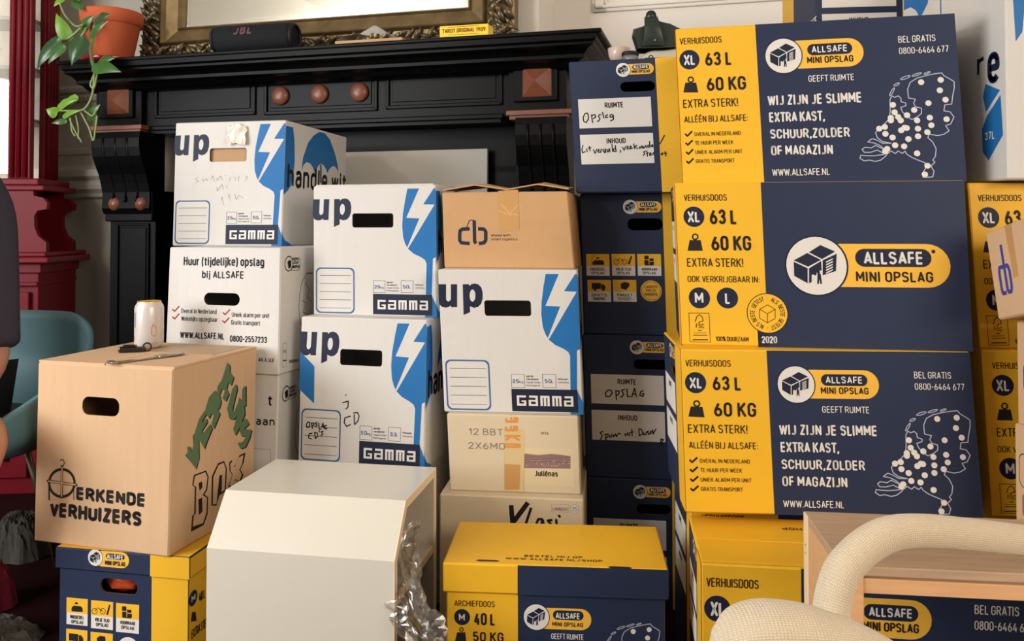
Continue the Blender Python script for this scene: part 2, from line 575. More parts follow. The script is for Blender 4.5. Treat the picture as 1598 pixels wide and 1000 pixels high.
DESIGN = {
'S1': (0.5291,0.3231,0.1601,[('t','VERHUISDOOS',0.0087,0.2897,0.084,0.0133,'i',0),('c',0.0264,0.2576,0.0203,'n',1),('t','XL',0.0154,0.2465,0.0233,0.0215,'w',1),('t','63 L',0.0579,0.2429,0.0535,0.0285,'i',1),('p',[(0.0108,0.1904),(0.0407,0.1892),(0.0375,0.2097),(0.016,0.2106)],'i',1),('l',[(0.0323,0.216),(0.0317,0.2187),(0.0299,0.2208),(0.0274,0.2216),(0.0247,0.221),(0.0227,0.2191),(0.0219,0.2164),(0.0225,0.2137),(0.0243,0.2117),(0.0268,0.2109),(0.0295,0.2115),(0.0315,0.2133)],0.0029,'i',1,2),('t','60 KG',0.0584,0.1912,0.0773,0.0284,'i',1),('t','EXTRA STERK!',0.0092,0.1582,0.1089,0.0172,'i',0),('t','ALLÉÉN BIJ ALLSAFE:',0.0098,0.1278,0.126,0.0135,'i',0),('t','OVERAL IN NEDERLAND',0.0289,0.0995,0.0911,0.0081,'i',0),('l',[(0.0101,0.105),(0.0144,0.1003),(0.0246,0.1099)],0.0035,'i',0,2),('t','TE HUUR PER WEEK',0.029,0.0814,0.0759,0.0082,'i',0),('l',[(0.0102,0.0865),(0.0145,0.0818),(0.0247,0.0915)],0.0035,'i',0,2),('t','UNIEK ALARM PER UNIT',0.0291,0.0625,0.0923,0.0081,'i',0),('l',[(0.0104,0.0677),(0.0146,0.063),(0.0248,0.0727)],0.0035,'i',0,2),('t','GRATIS TRANSPORT',0.0289,0.0441,0.0764,0.0081,'i',0),('l',[(0.0101,0.0489),(0.0144,0.0442),(0.0246,0.0539)],0.0035,'i',0,2),('r',0.2114,0.2292,0.3614,0.2856,0.5,'g',1),('c',0.2111,0.2562,0.0367,'n',2),('c',0.2111,0.2562,0.0346,'w',3),('p',[(0.1856,0.264),(0.2016,0.272),(0.2166,0.263),(0.2016,0.2555)],'n',4),('p',[(0.1855,0.2625),(0.2011,0.2536),(0.2001,0.2355),(0.1851,0.2453)],'n',4),('p',[(0.2035,0.2729),(0.217,0.2809),(0.2334,0.2721),(0.2179,0.2639)],'n',4),('p',[(0.2185,0.2623),(0.2349,0.2695),(0.233,0.2487),(0.2175,0.2443)],'n',4),('p',[(0.2026,0.2535),(0.2169,0.2616),(0.2168,0.2505),(0.2054,0.2482),(0.2047,0.2368),(0.2016,0.2355)],'n',4),('p',[(0.2054,0.2482),(0.2133,0.253),(0.2145,0.2487),(0.2112,0.2479),(0.2052,0.2453)],'n',4),('p',[(0.2224,0.2608),(0.2302,0.2642),(0.2301,0.2627),(0.2223,0.259)],'w',5),('p',[(0.2223,0.2575),(0.2301,0.261),(0.23,0.2594),(0.2222,0.2558)],'w',5),('p',[(0.2221,0.2543),(0.2299,0.2577),(0.2298,0.2562),(0.222,0.2525)],'w',5),('p',[(0.2219,0.251),(0.2297,0.2545),(0.2296,0.2529),(0.2218,0.2493)],'w',5),('p',[(0.2217,0.2477),(0.2295,0.2512),(0.2294,0.2497),(0.2216,0.246)],'w',5),('c',0.213,0.2482,0.0018,'n',5),('c',0.2089,0.2466,0.0021,'n',5),('p',[(0.2118,0.2465),(0.2155,0.2463),(0.2162,0.234),(0.2144,0.2341),(0.2137,0.2401),(0.2126,0.2342),(0.2108,0.2343)],'n',5),('r',0.2569,0.2545,0.341,0.2771,0.5,'n',2),('t','ALLSAFE',0.2652,0.2594,0.0666,0.0136,'w',1),('t','MINI OPSLAG',0.2555,0.2384,0.0862,0.0136,'i',1),('t','GEEFT RUIMTE',0.2557,0.2018,0.0851,0.0128,'w',0),('t','WIJ ZIJN JE SLIMME',0.1757,0.1573,0.1767,0.0206,'w',1),('t','EXTRA KAST,',0.1768,0.1233,0.1051,0.0202,'w',1),('t','SCHUUR,ZOLDER',0.1767,0.0901,0.1497,0.0194,'w',1),('t','OF MAGAZIJN',0.1768,0.0566,0.1163,0.0198,'w',1),('t','WWW.ALLSAFE.NL',0.1765,0.0158,0.1088,0.0138,'w',0),('t','BEL GRATIS',0.4254,0.2708,0.0664,0.0133,'w',0),('t','0800-6464 677',0.4253,0.2487,0.0882,0.0129,'w',0),('l',[(0.4366,0.1629),(0.4361,0.1798),(0.4416,0.1931),(0.4544,0.201),(0.4716,0.2053),(0.4871,0.208),(0.4984,0.2091),(0.502,0.2033),(0.5107,0.1975),(0.5188,0.1915),(0.5186,0.1798),(0.5145,0.1633),(0.512,0.1484),(0.4998,0.1472),(0.4975,0.1356),(0.508,0.1336),(0.5142,0.1234),(0.5079,0.1103),(0.4987,0.1072),(0.504,0.0971),(0.4945,0.0907),(0.4838,0.0884),(0.4688,0.0915),(0.4659,0.0849),(0.4739,0.0763),(0.4791,0.0629),(0.4766,0.048),(0.4716,0.0415),(0.4753,0.0374),(0.4678,0.0299),(0.4726,0.0199),(0.4695,0.009),(0.4527,0.0086),(0.451,0.0153),(0.4577,0.0251),(0.4576,0.0368),(0.4442,0.0427),(0.4353,0.0472),(0.4265,0.0541),(0.4238,0.0598),(0.4189,0.0553),(0.4115,0.0605),(0.4065,0.0555),(0.3991,0.0607),(0.3925,0.0558),(0.3875,0.0499),(0.3793,0.0433),(0.3698,0.0408),(0.359,0.0438),(0.3494,0.0423),(0.3419,0.0475),(0.3438,0.0535),(0.3548,0.0523),(0.3673,0.052),(0.3799,0.0534),(0.3878,0.0549),(0.3743,0.063),(0.3615,0.0589),(0.3505,0.0591),(0.3467,0.065),(0.3527,0.0692),(0.3636,0.0673),(0.3717,0.0722),(0.3883,0.0633),(0.3795,0.072),(0.3689,0.0773),(0.358,0.0793),(0.3663,0.0858),(0.3755,0.0822),(0.3845,0.0762),(0.4,0.0759),(0.3847,0.0796),(0.3758,0.0873),(0.3733,0.0975),(0.3803,0.1047),(0.3909,0.1139),(0.3999,0.1237),(0.4025,0.1405),(0.4032,0.1608),(0.4074,0.1681),(0.4119,0.1649),(0.4183,0.1677),(0.4227,0.1635),(0.4231,0.156),(0.4313,0.153),(0.431,0.148),(0.4215,0.1449),(0.424,0.1364),(0.4326,0.126),(0.44,0.1208),(0.4496,0.1255),(0.4576,0.1319),(0.4583,0.142),(0.4478,0.1457),(0.4451,0.1525),(0.4487,0.1601)],0.0017,'v',1,2),('l',[(0.4104,0.1766),(0.4127,0.182),(0.4121,0.1839),(0.4091,0.181),(0.4053,0.1752),(0.4031,0.1698),(0.4036,0.1679),(0.4067,0.1707)],0.0015,'v',1,2),('l',[(0.4223,0.1915),(0.4218,0.193),(0.4186,0.1927),(0.4146,0.191),(0.4121,0.1887),(0.4126,0.1872),(0.4158,0.1874),(0.4198,0.1892)],0.0015,'v',1,2),('l',[(0.4423,0.205),(0.4409,0.2064),(0.4351,0.2056),(0.4284,0.203),(0.4247,0.2001),(0.4261,0.1988),(0.4319,0.1996),(0.4386,0.2022)],0.0015,'v',1,2),('l',[(0.463,0.2102),(0.4613,0.2111),(0.4555,0.2101),(0.4489,0.2077),(0.4455,0.2053),(0.4471,0.2044),(0.453,0.2054),(0.4596,0.2078)],0.0015,'v',1,2),('l',[(0.4784,0.2115),(0.4775,0.2125),(0.4739,0.2119),(0.4696,0.2103),(0.4672,0.2084),(0.4681,0.2075),(0.4718,0.208),(0.476,0.2097)],0.0015,'v',1,2),('c',0.461,0.1926,0.0056,'w',3),('c',0.4957,0.1955,0.0056,'w',3),('c',0.4929,0.1755,0.0056,'w',3),('c',0.5017,0.1571,0.0056,'w',3),('c',0.4712,0.1516,0.0055,'w',3),('c',0.4078,0.1505,0.0057,'w',3),('c',0.41,0.1359,0.0057,'w',3),('c',0.4025,0.1253,0.0057,'w',3),('c',0.4022,0.1203,0.0057,'w',3),('c',0.4157,0.1266,0.0056,'w',3),('c',0.4199,0.1197,0.0057,'w',3),('c',0.4319,0.1294,0.0057,'w',3),('c',0.4452,0.1391,0.0056,'w',3),('c',0.4491,0.1188,0.0056,'w',3),('c',0.4718,0.1234,0.0056,'w',3),('c',0.4736,0.1087,0.0055,'w',3),('c',0.501,0.1195,0.0055,'w',3),('c',0.3905,0.1078,0.0057,'w',3),('c',0.3803,0.1047,0.0057,'w',3),('c',0.3909,0.0943,0.0057,'w',3),('c',0.4196,0.1005,0.0057,'w',3),('c',0.4261,0.1054,0.0057,'w',3),('c',0.4297,0.1046,0.0056,'w',3),('c',0.4496,0.1027,0.0056,'w',3),('c',0.4487,0.088,0.0056,'w',3),('c',0.4657,0.0955,0.0056,'w',3),('c',0.4032,0.0869,0.0057,'w',3),('c',0.4314,0.0831,0.0057,'w',3),('c',0.4069,0.0716,0.0057,'w',3),('c',0.4228,0.0692,0.0057,'w',3),('c',0.3922,0.0649,0.0057,'w',3),('c',0.3885,0.0603,0.0056,'w',3),('c',0.445,0.055,0.0057,'w',3),('c',0.4618,0.0307,0.0056,'w',3),('c',0.4561,0.0142,0.0055,'w',3)]),
'S2': (0.529,0.3167,0.1637,[('t','VERHUISDOOS',0.0173,0.2812,0.0816,0.0126,'i',0),('c',0.0348,0.25,0.02,'n',1),('t','XL',0.023,0.2391,0.024,0.0217,'w',1),('t','63 L',0.0648,0.235,0.0522,0.0296,'i',1),('p',[(0.0198,0.1835),(0.0489,0.1836),(0.0458,0.2045),(0.0248,0.2045)],'i',1),('l',[(0.0407,0.2108),(0.0402,0.2134),(0.0384,0.2153),(0.0358,0.216),(0.0332,0.2153),(0.0313,0.2134),(0.0305,0.2108),(0.031,0.2082),(0.0328,0.2063),(0.0354,0.2056),(0.038,0.2063),(0.0399,0.2082)],0.0028,'i',1,2),('t','60 KG',0.0656,0.184,0.075,0.0292,'i',1),('t','EXTRA STERK!',0.0177,0.1525,0.106,0.0168,'i',0),('t','OOK VERKRIJGBAAR IN:',0.0174,0.1227,0.135,0.0122,'i',0),('c',0.0383,0.0922,0.0203,'n',1),('c',0.0913,0.0926,0.0201,'n',1),('t','M',0.0296,0.0814,0.0161,0.0213,'w',1),('t','L',0.0867,0.0815,0.0101,0.0215,'w',1),('o',0.0162,0.007,0.0558,0.0634,0,0.001,'i',2),('t','FSC',0.0292,0.0338,0.0153,0.0087,'i',0),('l',[(0.028,0.0458),(0.0319,0.0563),(0.0372,0.0599),(0.0421,0.0554),(0.0434,0.0478),(0.0365,0.0459),(0.0347,0.0431)],0.0015,'i',0,2),('p',[(0.0236,0.0248),(0.0482,0.0253),(0.0482,0.0243),(0.0236,0.0238)],'i',1),('p',[(0.0234,0.0207),(0.0501,0.0212),(0.05,0.0198),(0.0234,0.0193)],'i',1),('p',[(0.0217,0.0123),(0.0511,0.0129),(0.051,0.0108),(0.0216,0.0102)],'i',1),('p',[(0.0324,0.0299),(0.0403,0.03),(0.0402,0.0286),(0.0323,0.0285)],'i',1),('t','100% DUURZAAM',0.0658,0.0097,0.0614,0.0091,'i',0),('r',0.1449,0.0,0.1647,0.041,0,'n',1),('t','2020',0.1518,0.0078,0.0285,0.0134,'w',1),('c',0.1647,0.0644,0.0384,'n',2),('c',0.1647,0.0644,0.0369,'y',3),('a','ALS BESTE GETEST • ALS BESTE GETEST • ',0.1647,0.0644,0.0281,0.0075,'i'),('l',[(0.1655,0.0808),(0.1795,0.0725),(0.1787,0.0553),(0.1639,0.0465),(0.1498,0.0548),(0.1506,0.072)],0.0012,'i',1,4),('l',[(0.1795,0.0725),(0.1647,0.0637)],0.0012,'i',0,4),('l',[(0.1639,0.0465),(0.1647,0.0637)],0.0012,'i',0,4),('l',[(0.1506,0.072),(0.1647,0.0637)],0.0012,'i',0,4),('r',0.2589,0.1163,0.4972,0.1978,0.5,'g',1),('c',0.2588,0.1559,0.0583,'n',2),('c',0.2588,0.1559,0.055,'w',3),('p',[(0.2178,0.166),(0.2433,0.1801),(0.2675,0.1672),(0.2436,0.154)],'n',4),('p',[(0.2177,0.1635),(0.2428,0.1509),(0.2415,0.1224),(0.2173,0.1364)],'n',4),('p',[(0.2463,0.1816),(0.2679,0.1954),(0.2942,0.183),(0.2696,0.1687)],'n',4),('p',[(0.2706,0.1663),(0.2967,0.1791),(0.2939,0.1462),(0.2693,0.1378)],'n',4),('p',[(0.2452,0.151),(0.2679,0.1651),(0.268,0.1475),(0.2497,0.1428),(0.2489,0.1249),(0.2438,0.1224)],'n',4),('p',[(0.2497,0.1428),(0.2623,0.1511),(0.2644,0.1444),(0.2591,0.1429),(0.2495,0.1382)],'n',4),('p',[(0.2769,0.1642),(0.2893,0.1703),(0.2892,0.1679),(0.2767,0.1615)],'w',5),('p',[(0.2766,0.159),(0.2891,0.1652),(0.289,0.1628),(0.2765,0.1563)],'w',5),('p',[(0.2764,0.1539),(0.2888,0.16),(0.2887,0.1576),(0.2763,0.1512)],'w',5),('p',[(0.2761,0.1488),(0.2886,0.1549),(0.2885,0.1525),(0.276,0.146)],'w',5),('p',[(0.2759,0.1436),(0.2883,0.1498),(0.2882,0.1473),(0.2758,0.1409)],'w',5),('c',0.262,0.1435,0.0029,'n',5),('c',0.2555,0.1407,0.0032,'n',5),('p',[(0.2601,0.1408),(0.2659,0.1408),(0.2673,0.1214),(0.2644,0.1214),(0.2631,0.1308),(0.2615,0.1214),(0.2586,0.1213)],'n',5),('r',0.3296,0.1545,0.4646,0.1885,0.5,'n',2),('t','ALLSAFE',0.3447,0.1593,0.1054,0.024,'w',1),('t','MINI OPSLAG',0.3294,0.126,0.1363,0.0201,'i',1),('c',0.4685,0.1837,0.0035,'n',2)]),
'T1': (0.2991,0.335,0.2086,[('r',0.1317,0.2848,0.2046,0.3103,0.5,'g',1),('c',0.1316,0.297,0.0181,'n',2),('c',0.1316,0.297,0.017,'w',3),('p',[(0.119,0.3008),(0.1269,0.3048),(0.1343,0.3004),(0.1269,0.2967)],'n',4),('p',[(0.119,0.3001),(0.1267,0.2957),(0.1262,0.2869),(0.1188,0.2917)],'n',4),('p',[(0.1278,0.3052),(0.1345,0.3091),(0.1426,0.3048),(0.135,0.3008)],'n',4),('p',[(0.1353,0.3),(0.1434,0.3036),(0.1424,0.2934),(0.1348,0.2912)],'n',4),('p',[(0.1274,0.2957),(0.1344,0.2997),(0.1344,0.2942),(0.1288,0.2931),(0.1285,0.2876),(0.1269,0.2869)],'n',4),('p',[(0.1288,0.2931),(0.1327,0.2954),(0.1333,0.2934),(0.1316,0.293),(0.1287,0.2917)],'n',4),('p',[(0.1372,0.2993),(0.1411,0.301),(0.141,0.3002),(0.1372,0.2984)],'w',5),('p',[(0.1371,0.2977),(0.141,0.2994),(0.1409,0.2986),(0.1371,0.2968)],'w',5),('p',[(0.137,0.2961),(0.1409,0.2978),(0.1408,0.297),(0.137,0.2952)],'w',5),('p',[(0.1369,0.2945),(0.1408,0.2962),(0.1407,0.2954),(0.1369,0.2937)],'w',5),('p',[(0.1368,0.2929),(0.1407,0.2946),(0.1407,0.2938),(0.1368,0.2921)],'w',5),('c',0.1325,0.2931,0.0009,'n',5),('c',0.1305,0.2924,0.001,'n',5),('p',[(0.132,0.2923),(0.1338,0.2922),(0.1341,0.2862),(0.1332,0.2862),(0.1329,0.2891),(0.1323,0.2862),(0.1315,0.2863)],'n',5),('r',0.1537,0.2963,0.1937,0.3081,0.5,'n',2),('t','ALLSAFE',0.1565,0.2986,0.0346,0.0086,'w',1),('t','MINI OPSLAG',0.1519,0.2881,0.0432,0.0074,'i',1),('r',0.1226,0.2435,0.2053,0.2678,0.5,'HOLE',0),('r',0.018,0.1583,0.1935,0.2297,0,'w',1),('t','RUIMTE',0.0825,0.2061,0.045,0.0137,'i',1),('r',0.0175,0.0702,0.1941,0.1426,0,'w',1),('t','INHOUD',0.0822,0.1194,0.046,0.0132,'i',1)]),
'T2': (0.2993,0.3487,0.2027,[('r',0.1239,0.3014,0.2001,0.3286,0.5,'g',1),('c',0.1239,0.3152,0.0187,'n',2),('c',0.1239,0.3152,0.0177,'w',3),('p',[(0.1112,0.3187),(0.119,0.3233),(0.1265,0.3189),(0.1192,0.3146)],'n',4),('p',[(0.1112,0.3179),(0.119,0.3136),(0.1187,0.3042),(0.1112,0.3089)],'n',4),('p',[(0.1199,0.3238),(0.1266,0.3282),(0.1348,0.3241),(0.1272,0.3194)],'n',4),('p',[(0.1275,0.3186),(0.1356,0.3227),(0.1349,0.3118),(0.1272,0.3092)],'n',4),('p',[(0.1197,0.3136),(0.1267,0.3182),(0.1268,0.3124),(0.1211,0.3109),(0.121,0.305),(0.1194,0.3042)],'n',4),('p',[(0.1211,0.3109),(0.125,0.3136),(0.1257,0.3114),(0.124,0.3109),(0.1211,0.3094)],'n',4),('p',[(0.1295,0.3179),(0.1333,0.3199),(0.1333,0.3191),(0.1294,0.317)],'w',5),('p',[(0.1294,0.3162),(0.1333,0.3182),(0.1332,0.3173),(0.1294,0.3153)],'w',5),('p',[(0.1294,0.3145),(0.1332,0.3164),(0.1332,0.3156),(0.1293,0.3136)],'w',5),('p',[(0.1293,0.3128),(0.1331,0.3147),(0.1331,0.3139),(0.1293,0.3119)],'w',5),('p',[(0.1293,0.3111),(0.1331,0.313),(0.1331,0.3122),(0.1292,0.3102)],'w',5),('c',0.1249,0.3111,0.0009,'n',5),('c',0.1229,0.3102,0.001,'n',5),('p',[(0.1244,0.3102),(0.1262,0.3102),(0.1267,0.3037),(0.1258,0.3038),(0.1253,0.3069),(0.1249,0.3038),(0.124,0.3038)],'n',5),('r',0.1477,0.3145,0.1882,0.3261,0.5,'n',2),('t','ALLSAFE',0.1504,0.3166,0.0357,0.0082,'w',1),('t','MINI OPSLAG',0.1452,0.3051,0.0445,0.0082,'i',1),('r',0.1156,0.2575,0.2015,0.2871,0.5,'HOLE',0),('r',0.0117,0.145,0.0687,0.1986,0,'w',1),('r',0.012,0.1689,0.0691,0.1986,0,'y',2),('t','INBOEDEL',0.021,0.1573,0.0376,0.0074,'i',1),('t','OPSLAG',0.0236,0.1482,0.0319,0.007,'i',1),('p',[(0.027,0.1721),(0.0559,0.1723),(0.0553,0.1806),(0.0509,0.1834),(0.0323,0.1833),(0.0272,0.1787)],'i',3),('p',[(0.0345,0.187),(0.0456,0.1871),(0.0408,0.1921)],'i',3),('l',[(0.0254,0.1729),(0.0259,0.1928),(0.0347,0.1945)],0.001,'i',0,3),('r',0.0748,0.1457,0.1316,0.1991,0,'w',1),('r',0.0751,0.1694,0.132,0.1991,0,'y',2),('t','VRIJE TIJD',0.0841,0.1579,0.0374,0.0074,'i',1),('t','OPSLAG',0.0866,0.1489,0.0318,0.0069,'i',1),('l',[(0.0929,0.18),(0.0918,0.1839),(0.0886,0.1863),(0.0845,0.1862),(0.0812,0.1838),(0.0798,0.18),(0.0809,0.1761),(0.0841,0.1737),(0.0882,0.1737),(0.0915,0.1761)],0.0013,'i',1,3),('l',[(0.1125,0.1802),(0.1114,0.184),(0.1082,0.1864),(0.1042,0.1864),(0.1008,0.184),(0.0994,0.1801),(0.1006,0.1762),(0.1037,0.1739),(0.1078,0.1739),(0.1111,0.1763)],0.0013,'i',1,3),('l',[(0.0863,0.18),(0.0948,0.1879),(0.1035,0.1809),(0.106,0.1801),(0.0948,0.1879)],0.0012,'i',0,3),('p',[(0.1135,0.1744),(0.1188,0.1737),(0.1251,0.1934),(0.1223,0.195)],'i',3),('r',0.1376,0.1463,0.1945,0.1993,0,'w',1),('r',0.1381,0.1699,0.1949,0.1993,0,'y',2),('t','VOORRAAD',0.1469,0.1586,0.0375,0.0073,'i',1),('t','OPSLAG',0.1495,0.1496,0.0318,0.007,'i',1),('r',0.1547,0.1862,0.1652,0.1953,0,'i',3),('r',0.1542,0.1731,0.1648,0.1846,0,'i',3),('r',0.1666,0.1822,0.1771,0.1888,0,'i',3),('r',0.1663,0.1733,0.1776,0.1807,0,'i',3),('r',0.1557,0.1716,0.1759,0.174,0,'i',3),('r',0.0131,0.0808,0.0704,0.1347,0,'w',1),('r',0.0135,0.1051,0.0708,0.1347,0,'y',2),('t','GRATIS',0.0225,0.0936,0.0378,0.0074,'i',1),('t','TRANSPORT',0.0251,0.0845,0.0321,0.007,'i',1),('r',0.0236,0.1124,0.0463,0.1272,0,'i',3),('p',[(0.0473,0.1241),(0.053,0.1241),(0.0578,0.1176),(0.0576,0.1119),(0.0469,0.1117)],'i',3),('c',0.0316,0.1111,0.0037,'i',3),('c',0.0518,0.111,0.0037,'i',3),('r',0.0761,0.0819,0.1327,0.1355,0,'w',1),('r',0.0766,0.106,0.1331,0.1355,0,'y',2),('t','PAKKET',0.0854,0.0945,0.0374,0.0074,'i',1),('t','SHOP',0.088,0.0856,0.0317,0.0069,'i',1),('p',[(0.0958,0.114),(0.0945,0.1255),(0.1032,0.1305),(0.1158,0.1286),(0.1163,0.1209),(0.1079,0.1109)],'i',3),('c',0.1683,0.1093,0.0257,'g',1),('c',0.1683,0.1093,0.023,'n',2),('c',0.1683,0.1093,0.0219,'g',3),('t','LAAGSTE',0.1532,0.1158,0.0306,0.007,'i',1),('t','PRIJS',0.157,0.1069,0.0225,0.007,'i',1),('t','GARANTIE',0.1518,0.0975,0.0322,0.0069,'i',1)]),
'HW1': [('l',[(0.0396,0.1954),(0.0333,0.1941),(0.028,0.1849),(0.029,0.1754),(0.0351,0.1721),(0.041,0.1813),(0.041,0.1923),(0.0381,0.1958)],0.0028,'k',0,3),('l',[(0.0488,0.1904),(0.0508,0.1716)],0.0028,'k',0,3),('l',[(0.0487,0.1889),(0.0566,0.1908),(0.0595,0.1854),(0.0523,0.1809)],0.0028,'k',0,3),('l',[(0.0723,0.1902),(0.0675,0.1898),(0.0663,0.1851),(0.0692,0.1803),(0.0651,0.1742),(0.0614,0.175)],0.0028,'k',0,3),('l',[(0.0763,0.1957),(0.0786,0.1816)],0.0028,'k',0,3),('l',[(0.0894,0.1896),(0.084,0.1876),(0.0828,0.183),(0.089,0.1828)],0.0028,'k',0,3),('l',[(0.1003,0.1902),(0.0946,0.1888),(0.0937,0.1833),(0.0993,0.1831),(0.1017,0.1886),(0.102,0.1777),(0.0938,0.1739)],0.0028,'k',0,3),('l',[(0.024,0.1173),(0.0202,0.1063),(0.0213,0.0984),(0.0294,0.1014)],0.0026,'k',0,3),('l',[(0.0323,0.1076),(0.0332,0.1013)],0.0026,'k',0,3),('l',[(0.0389,0.1138),(0.0405,0.1027)],0.0026,'k',0,3),('l',[(0.0361,0.1091),(0.0432,0.1105)],0.0026,'k',0,3),('l',[(0.0486,0.1063),(0.0521,0.0961),(0.0574,0.107)],0.0026,'k',0,3),('l',[(0.0584,0.1023),(0.0635,0.1037),(0.0611,0.106),(0.0592,0.0991),(0.0654,0.099)],0.0026,'k',0,3),('l',[(0.0663,0.0974),(0.0674,0.1052),(0.0711,0.1057)],0.0026,'k',0,3),('l',[(0.0753,0.1066),(0.0719,0.102),(0.0757,0.0972),(0.0784,0.1065),(0.0788,0.0971)],0.0026,'k',0,3),('l',[(0.0815,0.1064),(0.0842,0.0985),(0.0878,0.1072),(0.0895,0.0984)],0.0026,'k',0,3),('l',[(0.0946,0.1171),(0.0952,0.0998)],0.0026,'k',0,3),('l',[(0.1022,0.1153),(0.1038,0.0996),(0.0983,0.0998),(0.098,0.106),(0.1033,0.1068)],0.0026,'k',0,3),('l',[(0.1139,0.1025),(0.1143,0.0972)],0.0026,'k',0,3),('l',[(0.119,0.1102),(0.1232,0.1023),(0.1284,0.1124)],0.0026,'k',0,3),('l',[(0.1303,0.1083),(0.1344,0.1098),(0.1321,0.1124),(0.1302,0.1052),(0.1364,0.106)],0.0026,'k',0,3),('l',[(0.1374,0.1082),(0.1415,0.1102),(0.1392,0.1122),(0.1375,0.1051),(0.1444,0.1071)],0.0026,'k',0,3),('l',[(0.1471,0.1173),(0.1486,0.1048)],0.0026,'k',0,3),('l',[(0.1552,0.1139),(0.1489,0.1101),(0.1572,0.1046)],0.0026,'k',0,3),('l',[(0.1606,0.1107),(0.1609,0.1054),(0.1668,0.1121),(0.167,0.1053)],0.0026,'k',0,3),('l',[(0.1697,0.1105),(0.1701,0.1058),(0.1759,0.1125),(0.1771,0.1056)],0.0026,'k',0,3),('l',[(0.185,0.1225),(0.1855,0.1085),(0.1803,0.108),(0.1805,0.1124),(0.1851,0.1132)],0.0026,'k',0,3),('l',[(0.1913,0.1146),(0.188,0.11),(0.1925,0.109),(0.1919,0.1145)],0.0026,'k',0,3),('l',[(0.1752,0.0989),(0.1696,0.0971),(0.1724,0.0927),(0.1679,0.0879)],0.0026,'k',0,3),('l',[(0.1777,0.0994),(0.1782,0.0864)],0.0026,'k',0,3),('l',[(0.1764,0.0933),(0.1811,0.0947)],0.0026,'k',0,3),('l',[(0.1833,0.0906),(0.1877,0.093),(0.1847,0.0946),(0.1832,0.0885),(0.1899,0.0892)],0.0026,'k',0,3),('l',[(0.1914,0.0892),(0.1923,0.0944),(0.1957,0.0944)],0.0026,'k',0,3),('l',[(0.2211,0.1353),(0.2095,0.1156)],0.0026,'k',0,3),('l',[(0.2097,0.09),(0.2144,0.0939),(0.2126,0.0878)],0.0026,'k',0,3),('l',[(0.2206,0.0969),(0.2215,0.0861)],0.0026,'k',0,3),('l',[(0.2173,0.0923),(0.2243,0.0928)],0.0026,'k',0,3)],
'HW3': [('l',[(0.0596,0.2137),(0.0524,0.2069),(0.0545,0.1976),(0.0639,0.1988),(0.0698,0.2074),(0.0667,0.2139),(0.0596,0.2142)],0.003,'k',0,3),('l',[(0.0783,0.2133),(0.0791,0.1909)],0.003,'k',0,3),('l',[(0.0783,0.2124),(0.0867,0.2126),(0.0851,0.2042),(0.079,0.2016)],0.003,'k',0,3),('l',[(0.1009,0.2177),(0.0924,0.2137),(0.0977,0.2046),(0.0919,0.1974),(0.0883,0.1996)],0.003,'k',0,3),('l',[(0.1056,0.2188),(0.106,0.1992),(0.1144,0.2004)],0.003,'k',0,3),('l',[(0.1162,0.1981),(0.1242,0.2203),(0.1283,0.1985)],0.003,'k',0,3),('l',[(0.1192,0.2061),(0.1266,0.2064)],0.003,'k',0,3),('l',[(0.1458,0.2153),(0.1388,0.2128),(0.1363,0.2034),(0.1441,0.2013),(0.1457,0.2079),(0.141,0.2077)],0.003,'k',0,3),('l',[(0.0451,0.1127),(0.037,0.1096),(0.0424,0.1018),(0.0375,0.0921)],0.0027,'k',0,3),('l',[(0.0497,0.1067),(0.0516,0.0903)],0.0027,'k',0,3),('l',[(0.0496,0.1053),(0.0567,0.107),(0.0565,0.1),(0.0508,0.0974)],0.0027,'k',0,3),('l',[(0.0614,0.1058),(0.0603,0.0992),(0.0659,0.1003),(0.0661,0.1074)],0.0027,'k',0,3),('l',[(0.0698,0.1061),(0.0697,0.1005),(0.0755,0.1077),(0.0763,0.1007),(0.0826,0.1094),(0.0877,0.1082)],0.0027,'k',0,3),('l',[(0.098,0.11),(0.0988,0.104),(0.1046,0.1112),(0.1054,0.1042)],0.0027,'k',0,3),('l',[(0.1083,0.1113),(0.1091,0.1043)],0.0027,'k',0,3),('l',[(0.1142,0.1209),(0.1152,0.1046)],0.0027,'k',0,3),('l',[(0.1107,0.1124),(0.1177,0.1141)],0.0027,'k',0,3),('l',[(0.1319,0.1216),(0.1324,0.1053),(0.1409,0.1103),(0.1388,0.1209),(0.131,0.1225)],0.0027,'k',0,3),('l',[(0.1447,0.1151),(0.1431,0.108),(0.1492,0.1092),(0.1494,0.1167)],0.0027,'k',0,3),('l',[(0.1559,0.1188),(0.1517,0.1153),(0.1571,0.1109),(0.1524,0.1084)],0.0027,'k',0,3),('l',[(0.1596,0.1189),(0.1594,0.111),(0.1652,0.1205),(0.1659,0.1112),(0.1736,0.1241)],0.0027,'k',0,3),('l',[(0.1846,0.1003),(0.1818,0.0825)],0.0027,'k',0,3),('l',[(0.1845,0.0994),(0.1905,0.0982),(0.1857,0.092),(0.1902,0.0865),(0.1828,0.0839)],0.0027,'k',0,3)],
